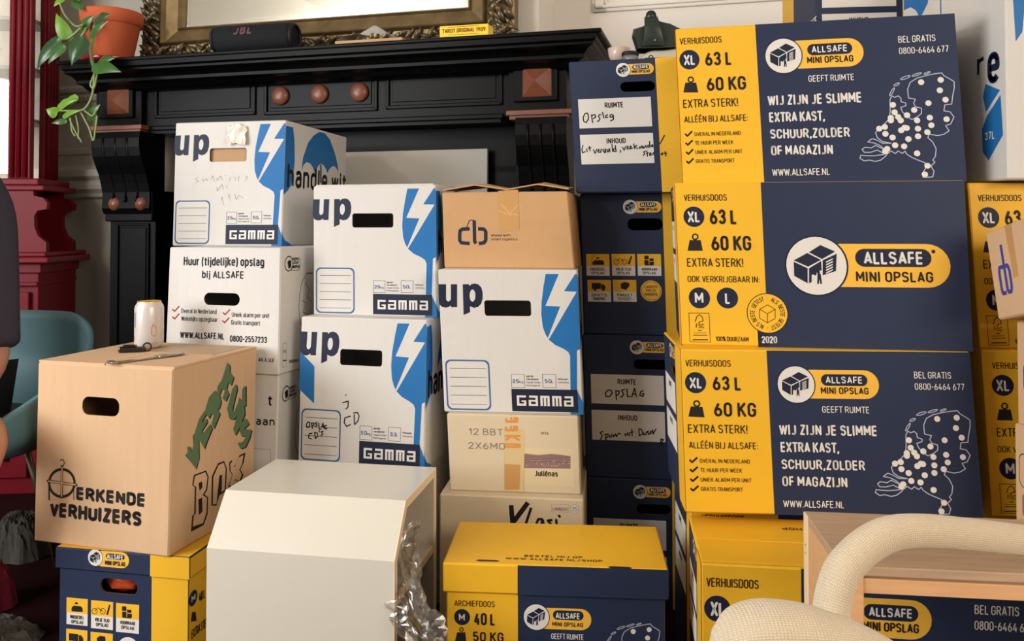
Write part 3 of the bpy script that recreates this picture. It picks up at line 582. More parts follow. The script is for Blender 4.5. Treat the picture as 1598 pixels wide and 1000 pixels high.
'G': (0.3193,0.326,0,[('p',[(-0.0002,0.2923),(0.0176,0.2924),(0.016,0.258),(0.0179,0.2538),(0.0214,0.2527),(0.0251,0.2549),(0.0271,0.2591),(0.0286,0.2924),(0.0432,0.2925),(0.0408,0.2399),(0.0265,0.2398),(0.0264,0.244),(0.0216,0.2404),(0.0144,0.2386),(0.0059,0.2403),(0.0004,0.2452),(-0.0013,0.2536)],'n',1),('h',[(0.056,0.2926),(0.0709,0.2926),(0.0711,0.2884),(0.0762,0.2927),(0.0845,0.2945),(0.0928,0.292),(0.0989,0.2851),(0.1012,0.2736),(0.1005,0.2596),(0.0965,0.248),(0.0891,0.2409),(0.0798,0.2388),(0.0704,0.2422),(0.0705,0.2289),(0.0549,0.2221)],[(0.0842,0.2668),(0.084,0.2722),(0.0827,0.2767),(0.0807,0.2797),(0.0782,0.2808),(0.0755,0.2797),(0.0732,0.2766),(0.0715,0.2721),(0.0708,0.2667),(0.071,0.2614),(0.0723,0.2568),(0.0743,0.2538),(0.0769,0.2528),(0.0795,0.2538),(0.0818,0.2569),(0.0835,0.2614)],'n',1),('r',0.1038,0.2208,0.2104,0.2564,0.18,'HOLE',0),('p',[(0.2471,0.3171),(0.2413,0.29),(0.2352,0.2552),(0.2331,0.2239),(0.2354,0.1961),(0.2406,0.1805),(0.2454,0.1718),(0.2768,0.2433),(0.2435,0.2448),(0.2767,0.3172)],'b',1),('p',[(0.3138,0.3173),(0.2871,0.2781),(0.3155,0.2772),(0.2474,0.1684),(0.2615,0.1564),(0.2802,0.1479),(0.2903,0.1411),(0.2941,0.1325),(0.2917,0.0543),(0.3066,0.0546),(0.31,0.1344),(0.3103,0.1441),(0.3183,0.1484),(0.3183,0.3173)],'b',1),('p',[(0.3066,0.0546),(0.2917,0.0546),(0.2895,0.0005),(0.3183,0.0005),(0.3183,0.028),(0.3113,0.045)],'b',1),('r',0.1571,0.0052,0.3074,0.0558,0,'n',3),('r',0.1688,0.0181,0.1898,0.0227,0,'w',4),('r',0.1688,0.0227,0.1741,0.0366,0,'w',4),('r',0.1688,0.0366,0.1898,0.0412,0,'w',4),('r',0.1846,0.0227,0.1898,0.0301,0,'w',4),('r',0.1793,0.0269,0.1898,0.0301,0,'w',4),('r',0.1972,0.0366,0.2166,0.0412,0,'w',4),('r',0.2114,0.0181,0.2166,0.0412,0,'w',4),('r',0.1956,0.0181,0.2166,0.0223,0,'w',4),('r',0.1956,0.0181,0.2009,0.0315,0,'w',4),('r',0.1956,0.0278,0.2166,0.0315,0,'w',4),('r',0.2224,0.0366,0.2434,0.0412,0,'w',4),('r',0.2224,0.0181,0.2276,0.0412,0,'w',4),('r',0.2303,0.0181,0.2355,0.0412,0,'w',4),('r',0.2382,0.0181,0.2434,0.0412,0,'w',4),('r',0.2492,0.0366,0.2702,0.0412,0,'w',4),('r',0.2492,0.0181,0.2544,0.0412,0,'w',4),('r',0.2571,0.0181,0.2623,0.0412,0,'w',4),('r',0.265,0.0181,0.2702,0.0412,0,'w',4),('r',0.2776,0.0366,0.297,0.0412,0,'w',4),('r',0.2917,0.0181,0.297,0.0412,0,'w',4),('r',0.276,0.0181,0.297,0.0223,0,'w',4),('r',0.276,0.0181,0.2812,0.0315,0,'w',4),('r',0.276,0.0278,0.297,0.0315,0,'w',4),('o',0.0069,0.0055,0.1092,0.1201,0.12,0.0034,'f',2),('p',[(0.0172,0.1009),(0.1007,0.101),(0.1006,0.0999),(0.0172,0.0998)],'k',1),('p',[(0.017,0.0805),(0.1005,0.0806),(0.1004,0.0796),(0.017,0.0794)],'k',1),('p',[(0.0168,0.0601),(0.1002,0.0603),(0.1002,0.0593),(0.0167,0.059)],'k',1),('p',[(0.0165,0.0396),(0.1,0.04),(0.1,0.0389),(0.0165,0.0386)],'k',1),('p',[(0.0163,0.0192),(0.0998,0.0196),(0.0997,0.0186),(0.0163,0.0182)],'k',1),('o',0.158,0.0587,0.1886,0.0891,0,0.0008,'i',2),('o',0.2292,0.0598,0.26,0.0901,0,0.0008,'i',2)]),
'N25': [('t','25',0.1606,0.0691,0.0148,0.0087,'f',1),('t','kg',0.1761,0.0693,0.0088,0.0059,'f',0),('t','50',0.2342,0.0702,0.0151,0.0087,'f',1),('t','L',0.25,0.0703,0.0048,0.0049,'f',0),('t','gelijk',0.1928,0.0832,0.0158,0.0042,'k',True),('t','verdeeld',0.1925,0.0763,0.0267,0.0042,'k',True),('t','repartition',0.1922,0.0693,0.0322,0.0042,'k',False),('t','homogene',0.1919,0.0624,0.0315,0.0042,'k',False),('t','inhoud',0.2649,0.0776,0.0202,0.0042,'k',1),('t','contenu',0.2646,0.0704,0.0237,0.0042,'k',0)],
'N50': [('t','50',0.1606,0.0691,0.0148,0.0087,'f',1),('t','kg',0.1761,0.0693,0.0088,0.0059,'f',0),('t','53',0.2342,0.0702,0.0151,0.0087,'f',1),('t','L',0.25,0.0703,0.0048,0.0049,'f',0),('t','gelijk',0.1928,0.0832,0.0158,0.0042,'k',True),('t','verdeeld',0.1925,0.0763,0.0267,0.0042,'k',True),('t','repartition',0.1922,0.0693,0.0322,0.0042,'k',False),('t','homogene',0.1919,0.0624,0.0315,0.0042,'k',False),('t','inhoud',0.2649,0.0776,0.0202,0.0042,'k',1),('t','contenu',0.2646,0.0704,0.0237,0.0042,'k',0)],
'HWG': [('p',[(-0.0001,0.2645),(0.0384,0.2299),(0.0398,0.1409),(-0.0004,0.1729)],'b',1),('l',[(0.0246,0.0963),(0.0204,0.0901),(0.0223,0.0831),(0.0294,0.0847),(0.03,0.0947),(0.0246,0.0967)],0.0028,'k',0,3),('l',[(0.0344,0.0949),(0.0365,0.0811)],0.0028,'k',0,3),('l',[(0.0344,0.0941),(0.041,0.0945),(0.0402,0.0893),(0.0354,0.0878)],0.0028,'k',0,3),('l',[(0.0497,0.0966),(0.0441,0.0946),(0.0486,0.0897),(0.0434,0.0851)],0.0028,'k',0,3),('l',[(0.0528,0.0959),(0.055,0.0802),(0.061,0.0825)],0.0028,'k',0,3),('l',[(0.0609,0.0853),(0.0642,0.0958),(0.0671,0.0829)],0.0028,'k',0,3),('l',[(0.0618,0.0877),(0.067,0.0888)],0.0028,'k',0,3),('l',[(0.0748,0.0912),(0.0687,0.0897),(0.0698,0.0818),(0.075,0.0833),(0.074,0.086)],0.0028,'k',0,3),('l',[(0.0372,0.0704),(0.0285,0.0679),(0.0274,0.0587),(0.0354,0.056)],0.0028,'k',0,3),('l',[(0.0429,0.0724),(0.045,0.0578),(0.0518,0.0642),(0.049,0.0719),(0.042,0.0723)],0.0028,'k',0,3),('l',[(0.0546,0.077),(0.056,0.0743)],0.0028,'k',0,3),('l',[(0.0664,0.0769),(0.0603,0.0746),(0.0648,0.0697),(0.0593,0.0646)],0.0028,'k',0,3),('l',[(0.1361,0.1163),(0.1211,0.1116),(0.1192,0.0997),(0.1259,0.0914),(0.1365,0.0967)],0.0028,'k',0,3),('l',[(0.1445,0.1207),(0.1464,0.0972),(0.1547,0.1056),(0.1575,0.1175),(0.153,0.1259),(0.1423,0.1237)],0.0028,'k',0,3),('l',[(0.1138,0.1467),(0.1288,0.1513),(0.1283,0.1375),(0.1228,0.1321)],0.0028,'k',0,3),('l',[(0.122,0.1664),(0.1229,0.1649)],0.0028,'k',0,3)],
'HWF': [('l',[(0.0718,0.185),(0.0637,0.1794),(0.0743,0.1736),(0.064,0.17)],0.0008,'z',0,3),('l',[(0.0843,0.183),(0.0867,0.1735),(0.0967,0.1809),(0.099,0.1734)],0.0008,'z',0,3),('l',[(0.1091,0.1789),(0.115,0.1883),(0.1196,0.1731)],0.0008,'z',0,3),('l',[(0.1255,0.1825),(0.1278,0.1749),(0.1376,0.188),(0.1421,0.1748)],0.0008,'z',0,3),('l',[(0.1498,0.1878),(0.1539,0.1897)],0.0008,'z',0,3),('l',[(0.1663,0.1839),(0.1626,0.1727)],0.0008,'z',0,3),('l',[(0.1744,0.1838),(0.1827,0.1799),(0.1768,0.1744)],0.0008,'z',0,3),('l',[(0.1906,0.1873),(0.1891,0.1724)],0.0008,'z',0,3),('l',[(0.2068,0.1871),(0.215,0.1833),(0.2073,0.1722)],0.0008,'z',0,3),('l',[(0.1263,0.158),(0.1287,0.1467),(0.1424,0.1654),(0.147,0.1503)],0.0008,'z',0,3),('l',[(0.1548,0.1615),(0.1571,0.1539)],0.0008,'z',0,3),('l',[(0.1397,0.1239),(0.1436,0.1314),(0.1484,0.1088)],0.0008,'z',0,3),('l',[(0.1601,0.1276),(0.1638,0.1388),(0.1685,0.12)],0.0008,'z',0,3),('l',[(0.1801,0.1387),(0.1847,0.1236),(0.1924,0.1348),(0.2048,0.1272)],0.0008,'z',0,3)],
'GR': (0.4351,0.3323,[('p',[(0.001,0.3173),(0.0437,0.3182),(0.0547,0.2871),(0.0612,0.2267),(0.0563,0.1921),(0.0434,0.161),(0.0236,0.1469),(0.004,0.1374),(0.001,0.1336)],'b',1),('p',[(0.0,0.0477),(0.0025,0.0292),(0.0174,0.016),(0.069,-0.0001),(0.0,0.001)],'b',1),('p',[(0.1051,0.2049),(0.1137,0.2426),(0.144,0.2867),(0.1797,0.3105),(0.2175,0.3249),(0.2576,0.3262),(0.3005,0.3112),(0.3413,0.2747),(0.3662,0.2422),(0.3749,0.219),(0.3584,0.2295),(0.3392,0.2359),(0.3181,0.2309),(0.2978,0.2202),(0.2902,0.2104),(0.2767,0.2229),(0.2553,0.233),(0.238,0.235),(0.2207,0.2279),(0.2041,0.2145),(0.1972,0.2051),(0.1824,0.2202),(0.1627,0.23),(0.1392,0.2321),(0.119,0.2227)],'b',1),('p',[(0.2332,0.2321),(0.2432,0.2329),(0.2477,0.1795),(0.2377,0.179)],'n',1),('t','handle wit',0.0183,0.1557,0.4207,0.0643,'k',1)]),
'W1': (0.3057,0.2895,0,[('t','Huur (tijdelijke) opslag',0.0419,0.2469,0.2207,0.0207,'k',1),('t','bij ALLSAFE',0.095,0.2177,0.1138,0.0176,'k',1),('r',0.1025,0.155,0.1996,0.184,0.5,'HOLE',0),('t','Overal in Nederland',0.0406,0.1343,0.0975,0.0113,'k',0),('l',[(0.0152,0.1426),(0.0221,0.138),(0.0349,0.1506)],0.0035,'r',0,2),('t','Wekelijks opzegbaar',0.0415,0.1161,0.1005,0.0113,'k',0),('l',[(0.016,0.1246),(0.023,0.1201),(0.0357,0.1327)],0.0035,'r',0,2),('t','Uniek alarm per unit',0.1796,0.1293,0.0994,0.011,'k',0),('l',[(0.1552,0.1384),(0.1618,0.134),(0.1742,0.1463)],0.0035,'r',0,2),('t','Gratis transport',0.1786,0.1113,0.0764,0.0111,'k',0),('l',[(0.1542,0.1199),(0.1608,0.1154),(0.1733,0.1278)],0.0035,'r',0,2),('t','WWW.ALLSAFE.NL',0.04,0.0758,0.1212,0.0154,'k',1),('t','0800-2557233',0.1762,0.0721,0.098,0.0146,'k',1),('t','AN AJAX',0.253,0.0291,0.0402,0.0098,'k',0)]),
'W1R': [('c',0.0352,0.2523,0.0185,'k',1),('c',0.0352,0.2523,0.0157,'W',2),('p',[(0.0281,0.2563),(0.0375,0.2615),(0.0437,0.258),(0.0442,0.244),(0.0339,0.2398)],'k',3),('o',0.0439,0.2349,0.0859,0.2651,0.3,0.0015,'k',2),('r',0.0498,0.251,0.0793,0.2632,0.4,'k',2),('t','ALLSAFE',0.0517,0.2535,0.0259,0.008,'W',1),('t','MINI OPSLAG',0.0495,0.2405,0.0331,0.0075,'k',1),('l',[(0.1459,0.2244),(0.1173,0.226),(0.0948,0.2057),(0.0866,0.1778),(0.083,0.1496),(0.0887,0.1159),(0.1033,0.0928)],0.0018,'k',0,2),('l',[(0.1087,0.2048),(0.1329,0.1838),(0.1192,0.1703),(0.1436,0.1537)],0.0015,'k',0,2),('l',[(0.0963,0.1627),(0.1151,0.1538),(0.1019,0.1335),(0.1399,0.12)],0.0015,'k',0,2),('o',0.015,0.0151,0.0321,0.0704,0,0.0008,'k',2),('t','FSC',0.0174,0.0479,0.0119,0.0068,'k',0),('p',[(0.0171,0.0323),(0.0316,0.031),(0.0317,0.0282),(0.0172,0.0296)],'k',1),('p',[(0.0429,0.0283),(0.0873,0.0251),(0.0876,0.0175),(0.0431,0.0208)],'z',1)],
'W2': [('t','t',0.2608,0.262,0.0053,0.0171,'k',1),('t','aan',0.2618,0.2311,0.0248,0.0166,'k',1),('l',[(0.2634,0.1981),(0.2926,0.1971),(0.2983,0.1704),(0.2999,0.1212)],0.001,'z',0,2)],
'CB': (0.3077,0.1827,0,[('l',[(0.0656,0.0935),(0.0483,0.0929),(0.0418,0.089),(0.0404,0.0783),(0.0399,0.0662),(0.0437,0.0602),(0.0639,0.0587)],0.0085,'n',0,2),('l',[(0.0776,0.1134),(0.076,0.0633),(0.0795,0.0588)],0.0085,'n',0,2),('l',[(0.0859,0.0935),(0.0999,0.0929),(0.1043,0.0874),(0.1031,0.0663),(0.0982,0.0603),(0.0857,0.0588)],0.0085,'n',0,2),('l',[(0.0578,0.095),(0.0649,0.1119),(0.0697,0.1143),(0.0776,0.1134)],0.002,'n',0,2),('t','ahead with',0.1169,0.0754,0.0462,0.0064,'i',0),('t','smart logistics',0.1164,0.0663,0.0629,0.006,'i',0)]),
'CBT': [('p',[(0.1339,0.1829),(0.1821,0.1855),(0.1854,0.0919),(0.1381,0.0838)],'a',1),('l',[(0.1414,0.1516),(0.1628,0.1299),(0.1847,0.1253)],0.0012,'A',0,2),('l',[(0.1827,0.1498),(0.1654,0.133)],0.0012,'A',0,2),('l',[(0.1352,0.1362),(0.1656,0.1253)],0.001,'A',0,2)],
'J': (0.2975,0.1745,0,[('t','12 BBT',0.0483,0.1276,0.078,0.0152,'z',0),('t','2X6MO',0.046,0.0963,0.0833,0.015,'z',0),('r',0.1626,0.0182,0.2823,0.1015,0,'P',1),('p',[(0.1675,0.087),(0.1754,0.0886),(0.2042,0.0866),(0.2332,0.0897),(0.2547,0.0886),(0.2766,0.0859),(0.2756,0.0581),(0.1672,0.0562)],'m',2),('p',[(0.1979,0.0657),(0.2005,0.0658),(0.2006,0.0672),(0.1995,0.0684),(0.198,0.0672)],'e',3),('p',[(0.2109,0.0653),(0.2135,0.0653),(0.2135,0.0668),(0.2124,0.0679),(0.2109,0.0667)],'e',3),('p',[(0.2362,0.0737),(0.2388,0.0738),(0.2389,0.0752),(0.2378,0.0764),(0.2363,0.0752)],'e',3),('p',[(0.1756,0.0608),(0.1782,0.0609),(0.1783,0.0624),(0.1772,0.0635),(0.1757,0.0623)],'e',3),('p',[(0.2002,0.0702),(0.2028,0.0703),(0.2029,0.0717),(0.2017,0.0729),(0.2003,0.0717)],'e',3),('p',[(0.2722,0.069),(0.2748,0.0691),(0.2748,0.0705),(0.2737,0.0716),(0.2722,0.0705)],'e',3),('p',[(0.2566,0.0685),(0.2592,0.0686),(0.2593,0.07),(0.2582,0.0711),(0.2567,0.0699)],'e',3),('p',[(0.2375,0.0726),(0.2401,0.0726),(0.2401,0.0741),(0.239,0.0752),(0.2376,0.074)],'e',3),('p',[(0.2367,0.0623),(0.2393,0.0623),(0.2394,0.0638),(0.2382,0.0649),(0.2368,0.0637)],'e',3),('p',[(0.2258,0.0637),(0.2284,0.0638),(0.2285,0.0653),(0.2274,0.0664),(0.2259,0.0652)],'e',3),('p',[(0.2407,0.0739),(0.2433,0.074),(0.2434,0.0754),(0.2422,0.0765),(0.2408,0.0753)],'e',3),('p',[(0.2489,0.0666),(0.2515,0.0667),(0.2516,0.0681),(0.2505,0.0692),(0.249,0.068)],'e',3),('p',[(0.2044,0.0733),(0.207,0.0734),(0.2071,0.0748),(0.206,0.0759),(0.2045,0.0747)],'e',3),('p',[(0.2595,0.0686),(0.2621,0.0687),(0.2621,0.0701),(0.261,0.0712),(0.2595,0.07)],'e',3),('p',[(0.2449,0.0624),(0.2475,0.0624),(0.2476,0.0639),(0.2465,0.065),(0.245,0.0638)],'e',3),('p',[(0.2444,0.0617),(0.247,0.0618),(0.2471,0.0633),(0.246,0.0644),(0.2445,0.0632)],'e',3),('p',[(0.2132,0.0625),(0.2158,0.0626),(0.2159,0.064),(0.2148,0.0651),(0.2133,0.0639)],'e',3),('p',[(0.218,0.0607),(0.2206,0.0608),(0.2207,0.0622),(0.2196,0.0633),(0.2181,0.0622)],'e',3),('p',[(0.261,0.074),(0.2636,0.0741),(0.2636,0.0755),(0.2625,0.0766),(0.261,0.0754)],'e',3),('p',[(0.1881,0.0701),(0.1907,0.0702),(0.1907,0.0716),(0.1896,0.0727),(0.1881,0.0716)],'e',3),('p',[(0.2692,0.0694),(0.2718,0.0695),(0.2719,0.0709),(0.2708,0.072),(0.2693,0.0709)],'e',3),('p',[(0.2362,0.0704),(0.2388,0.0704),(0.2388,0.0719),(0.2377,0.073),(0.2363,0.0718)],'e',3),('p',[(0.2245,0.0688),(0.2271,0.0689),(0.2271,0.0703),(0.226,0.0714),(0.2245,0.0702)],'e',3),('p',[(0.209,0.0655),(0.2116,0.0656),(0.2117,0.067),(0.2106,0.0681),(0.2091,0.0669)],'e',3),('p',[(0.2317,0.0616),(0.2343,0.0617),(0.2344,0.0631),(0.2333,0.0642),(0.2318,0.063)],'e',3),('p',[(0.2413,0.0615),(0.2439,0.0616),(0.2439,0.063),(0.2428,0.0642),(0.2413,0.063)],'e',3),('l',[(0.1692,0.0784),(0.1983,0.0821),(0.227,0.0793),(0.276,0.083)],0.0006,'k',0,3),('l',[(0.1691,0.0761),(0.1982,0.0796),(0.227,0.0775),(0.2759,0.0801)],0.0006,'e',0,3),('l',[(0.169,0.0738),(0.1981,0.077),(0.2269,0.0758),(0.2757,0.0773)],0.0006,'k',0,3),('l',[(0.169,0.0715),(0.198,0.0744),(0.2268,0.0741),(0.2756,0.0744)],0.0006,'e',0,3),('l',[(0.1689,0.0692),(0.1979,0.0718),(0.2268,0.0724),(0.2755,0.0716)],0.0006,'k',0,3),('t','Juliénas',0.1946,0.0393,0.052,0.0129,'i',1),('t','1976',0.2117,0.1324,0.0173,0.006,'i',0),('l',[(0.1471,0.1765),(0.147,0.1737)],0.001,'z',0,2)]),
'JT': [('p',[(0.1266,0.1703),(0.1757,0.1687),(0.1705,0.0021),(0.1285,0.0065)],'t',2),('p',[(0.128,0.0642),(0.1643,0.0639),(0.162,0.0076),(0.1285,0.0071)],'a',3),('l',[(0.1323,0.1667),(0.132,0.1593),(0.1566,0.1599),(0.1569,0.1673),(0.1511,0.1672),(0.1509,0.1624)],0.0055,'O',0,4),('l',[(0.1439,0.1676),(0.1436,0.1613)],0.005,'O',0,4),('l',[(0.1315,0.1476),(0.1312,0.1401),(0.1558,0.1408),(0.1561,0.1482),(0.1503,0.1481),(0.1501,0.1432)],0.0055,'O',0,4),('l',[(0.1431,0.1484),(0.1428,0.1422)],0.005,'O',0,4),('l',[(0.1306,0.1269),(0.1625,0.1278)],0.005,'O',0,4),('l',[(0.1451,0.1273),(0.1317,0.1189)],0.005,'O',0,4),('l',[(0.1451,0.1273),(0.1607,0.1192)],0.005,'O',0,4),('l',[(0.1298,0.1089),(0.1632,0.1084)],0.005,'O',0,4),('l',[(0.131,0.1026),(0.163,0.1035)],0.005,'O',0,4)],
'V': (0.3225,0.3262,0,[('l',[(0.1617,0.3078),(0.1651,0.2684),(0.1694,0.2742),(0.1994,0.3149)],0.0105,'k',0,2),('l',[(0.2065,0.304),(0.1951,0.2697),(0.1936,0.25)],0.006,'k',0,2),('l',[(0.2321,0.2797),(0.2221,0.2793),(0.2179,0.2693),(0.2264,0.2626),(0.2321,0.2783),(0.2349,0.263)],0.0055,'k',0,2),('l',[(0.2533,0.2792),(0.2434,0.2774),(0.2505,0.2693),(0.2405,0.2619)],0.0055,'k',0,2),('l',[(0.2618,0.2796),(0.2632,0.2643)],0.0055,'k',0,2),('l',[(0.268,0.2891),(0.2697,0.2869)],0.0055,'k',0,2),('o',0.2514,0.2968,0.2901,0.3136,0,0.0005,'z',2),('c',0.3022,0.3051,0.0095,'z',1),('c',0.3022,0.3051,0.0089,'W',2),('t','LAMBERT',0.2539,0.3,0.0334,0.0073,'z',0),('t','25',0.2971,0.3009,0.0104,0.0084,'z',0)]),
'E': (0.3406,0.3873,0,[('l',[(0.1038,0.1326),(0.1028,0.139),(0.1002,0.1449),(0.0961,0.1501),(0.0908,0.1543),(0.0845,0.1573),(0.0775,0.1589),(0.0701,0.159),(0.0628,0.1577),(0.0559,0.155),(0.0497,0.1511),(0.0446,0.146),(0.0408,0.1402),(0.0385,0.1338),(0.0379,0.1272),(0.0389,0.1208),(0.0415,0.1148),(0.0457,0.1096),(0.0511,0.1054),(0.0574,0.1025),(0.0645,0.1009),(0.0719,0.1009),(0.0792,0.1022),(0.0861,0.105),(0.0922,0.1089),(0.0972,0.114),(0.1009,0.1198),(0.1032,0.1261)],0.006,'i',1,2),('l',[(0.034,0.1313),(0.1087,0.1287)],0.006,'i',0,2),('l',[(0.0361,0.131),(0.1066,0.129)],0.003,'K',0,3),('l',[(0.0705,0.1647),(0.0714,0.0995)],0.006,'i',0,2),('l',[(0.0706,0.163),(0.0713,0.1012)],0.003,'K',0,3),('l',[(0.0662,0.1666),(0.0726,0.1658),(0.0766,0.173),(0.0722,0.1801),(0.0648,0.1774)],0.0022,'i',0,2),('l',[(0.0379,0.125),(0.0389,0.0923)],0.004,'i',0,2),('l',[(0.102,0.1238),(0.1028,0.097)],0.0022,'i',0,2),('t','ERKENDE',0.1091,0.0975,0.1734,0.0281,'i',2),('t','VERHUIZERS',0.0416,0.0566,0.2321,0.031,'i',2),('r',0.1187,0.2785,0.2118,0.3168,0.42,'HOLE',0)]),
'ER': (0.3025,0.3873,[('p',[(0.0539,0.2092),(0.0632,0.2086),(0.0692,0.1946),(0.0879,0.2432),(0.094,0.231),(0.0786,0.1673),(0.073,0.1671),(0.0583,0.194)],'i',1),('p',[(0.05,0.212),(0.0592,0.2113),(0.0652,0.1975),(0.0839,0.2459),(0.09,0.2337),(0.0746,0.1702),(0.069,0.17),(0.0544,0.1968)],'d',2),('p',[(0.0772,0.2315),(0.0918,0.2601),(0.1129,0.2752),(0.1174,0.2652),(0.1034,0.2539),(0.1008,0.2473),(0.1178,0.256),(0.1211,0.2462),(0.1031,0.2324),(0.1057,0.2245),(0.1319,0.2401),(0.1383,0.2276),(0.1199,0.2029),(0.1128,0.1902),(0.0995,0.2081)],'i',1),('p',[(0.0732,0.2343),(0.0877,0.2628),(0.1088,0.2779),(0.1132,0.2679),(0.0993,0.2566),(0.0967,0.25),(0.1136,0.2588),(0.1169,0.249),(0.099,0.2352),(0.1016,0.2273),(0.1276,0.2429),(0.134,0.2304),(0.1157,0.2058),(0.1087,0.1931),(0.0954,0.2109)],'d',2),('p',[(0.1129,0.2771),(0.1248,0.3),(0.1451,0.3106),(0.1605,0.3039),(0.1689,0.2799),(0.1621,0.2665),(0.1559,0.2678),(0.1656,0.2545),(0.1541,0.2386),(0.1443,0.2261),(0.1361,0.2391),(0.1431,0.2558),(0.1334,0.2617),(0.1267,0.2522),(0.1174,0.2652)],'i',1),('p',[(0.1087,0.2798),(0.1206,0.3027),(0.1408,0.3133),(0.1562,0.3066),(0.1645,0.2827),(0.1577,0.2693),(0.1516,0.2706),(0.1612,0.2574),(0.1497,0.2414),(0.14,0.229),(0.1318,0.2419),(0.1389,0.2586),(0.1291,0.2644),(0.1225,0.255),(0.1132,0.2679)],'d',2),('p',[(0.1539,0.3182),(0.1688,0.3284),(0.189,0.3655),(0.1989,0.3571),(0.1995,0.3418),(0.2148,0.3277),(0.2053,0.3104),(0.1941,0.32),(0.1883,0.306),(0.1983,0.2927),(0.1863,0.2782),(0.1735,0.2864),(0.1822,0.3034),(0.1695,0.3096),(0.1638,0.2996),(0.153,0.3091)],'i',1),('p',[(0.1496,0.3208),(0.1643,0.3311),(0.1845,0.3681),(0.1943,0.3597),(0.195,0.3445),(0.2102,0.3304),(0.2007,0.3131),(0.1895,0.3228),(0.1838,0.3088),(0.1938,0.2955),(0.1818,0.281),(0.1691,0.2892),(0.1777,0.3062),(0.1651,0.3123),(0.1594,0.3023),(0.1487,0.3118)],'d',2),('p',[(0.2108,0.3017),(0.2246,0.3106),(0.2304,0.298),(0.2185,0.2696),(0.2128,0.2517),(0.2195,0.2464),(0.235,0.2662),(0.2378,0.2772),(0.2551,0.262),(0.2426,0.2414),(0.2202,0.2291),(0.202,0.2351),(0.1921,0.26)],'i',1),('p',[(0.2061,0.3045),(0.22,0.3134),(0.2257,0.3008),(0.2139,0.2725),(0.2082,0.2546),(0.2148,0.2494),(0.2303,0.2691),(0.2331,0.2801),(0.2503,0.265),(0.2379,0.2443),(0.2155,0.232),(0.1974,0.238),(0.1876,0.2629)],'d',2),('p',[(0.2453,0.2563),(0.2572,0.2616),(0.2631,0.233),(0.2377,0.1999),(0.227,0.191),(0.2178,0.2086)],'i',1),('p',[(0.2406,0.2592),(0.2523,0.2645),(0.2582,0.236),(0.233,0.203),(0.2223,0.1941),(0.2132,0.2116)],'d',2),('p',[(0.2504,0.2941),(0.2637,0.3002),(0.2657,0.252),(0.2556,0.2502),(0.2501,0.2708)],'i',1),('p',[(0.2456,0.297),(0.2588,0.3031),(0.2608,0.255),(0.2508,0.2532),(0.2453,0.2738)],'d',2),('p',[(0.2471,0.2132),(0.2669,0.2223),(0.2813,0.2052),(0.2679,0.2005),(0.2598,0.1985),(0.2819,0.1913),(0.2924,0.1888),(0.2862,0.1724),(0.2685,0.1533),(0.2496,0.1543),(0.2356,0.1715),(0.2557,0.1683),(0.2722,0.1779),(0.2517,0.183),(0.2431,0.1987)],'i',1),('p',[(0.2424,0.2163),(0.2621,0.2254),(0.2764,0.2084),(0.263,0.2036),(0.255,0.2016),(0.277,0.1944),(0.2874,0.1919),(0.2812,0.1756),(0.2636,0.1565),(0.2448,0.1575),(0.2309,0.1746),(0.2509,0.1715),(0.2673,0.1811),(0.2469,0.1861),(0.2383,0.2017)],'d',2),('p',[(0.0448,0.196),(0.0558,0.203),(0.0747,0.1858),(0.0682,0.231),(0.0782,0.2372),(0.0913,0.2209),(0.0944,0.1761),(0.0848,0.1546),(0.06,0.1811)],'i',1),('p',[(0.0461,0.197),(0.0565,0.2037),(0.0761,0.1854),(0.0703,0.2305),(0.0797,0.2351),(0.0885,0.2216),(0.0916,0.1777),(0.0826,0.1583),(0.06,0.182)],'d',2),('p',[(0.0702,0.1262),(0.0749,0.1465),(0.1168,0.1441),(0.1268,0.1269),(0.1221,0.0992),(0.1131,0.0931),(0.1264,0.0822),(0.1264,0.0464),(0.1129,0.0265),(0.07,0.0273),(0.0728,0.0602),(0.0795,0.0622),(0.0794,0.119)],'i',1),('p',[(0.0743,0.1249),(0.0791,0.1427),(0.1141,0.1409),(0.1217,0.1284),(0.1177,0.1019),(0.106,0.094),(0.1214,0.0829),(0.1212,0.0504),(0.1098,0.032),(0.0757,0.0365),(0.0783,0.0592),(0.0844,0.0606),(0.0842,0.1184)],'K',2),('p',[(0.0909,0.1243),(0.1034,0.124),(0.1053,0.1111),(0.0957,0.1061)],'i',3),('p',[(0.0922,0.0887),(0.1048,0.0891),(0.1075,0.0572),(0.0949,0.0548)],'i',3),('p',[(0.1381,0.0604),(0.1377,0.1259),(0.159,0.1479),(0.1817,0.1467),(0.1933,0.1258),(0.1907,0.0756),(0.1672,0.0738),(0.1568,0.0543)],'i',1),('p',[(0.1432,0.061),(0.143,0.123),(0.1621,0.1434),(0.1795,0.1431),(0.1878,0.1274),(0.1859,0.0808),(0.1746,0.0783),(0.1753,0.1172),(0.1654,0.1192),(0.1583,0.072),(0.1566,0.0589)],'K',2),('p',[(0.199,0.0823),(0.2026,0.0882),(0.2137,0.106),(0.2029,0.1184),(0.2006,0.1378),(0.2107,0.1406),(0.2185,0.1234),(0.2264,0.1259),(0.2401,0.1434),(0.2648,0.144),(0.2591,0.1215),(0.2457,0.1085),(0.2586,0.0928),(0.247,0.0772),(0.2262,0.0905),(0.215,0.0727)],'i',1),('p',[(0.204,0.0857),(0.2069,0.0908),(0.2157,0.1064),(0.2071,0.1169),(0.2051,0.1335),(0.2132,0.1361),(0.2195,0.1214),(0.2258,0.1237),(0.2368,0.139),(0.2563,0.1399),(0.2519,0.1205),(0.2412,0.1091),(0.2516,0.0959),(0.2424,0.0822),(0.2258,0.0933),(0.2169,0.0777)],'K',2)]),
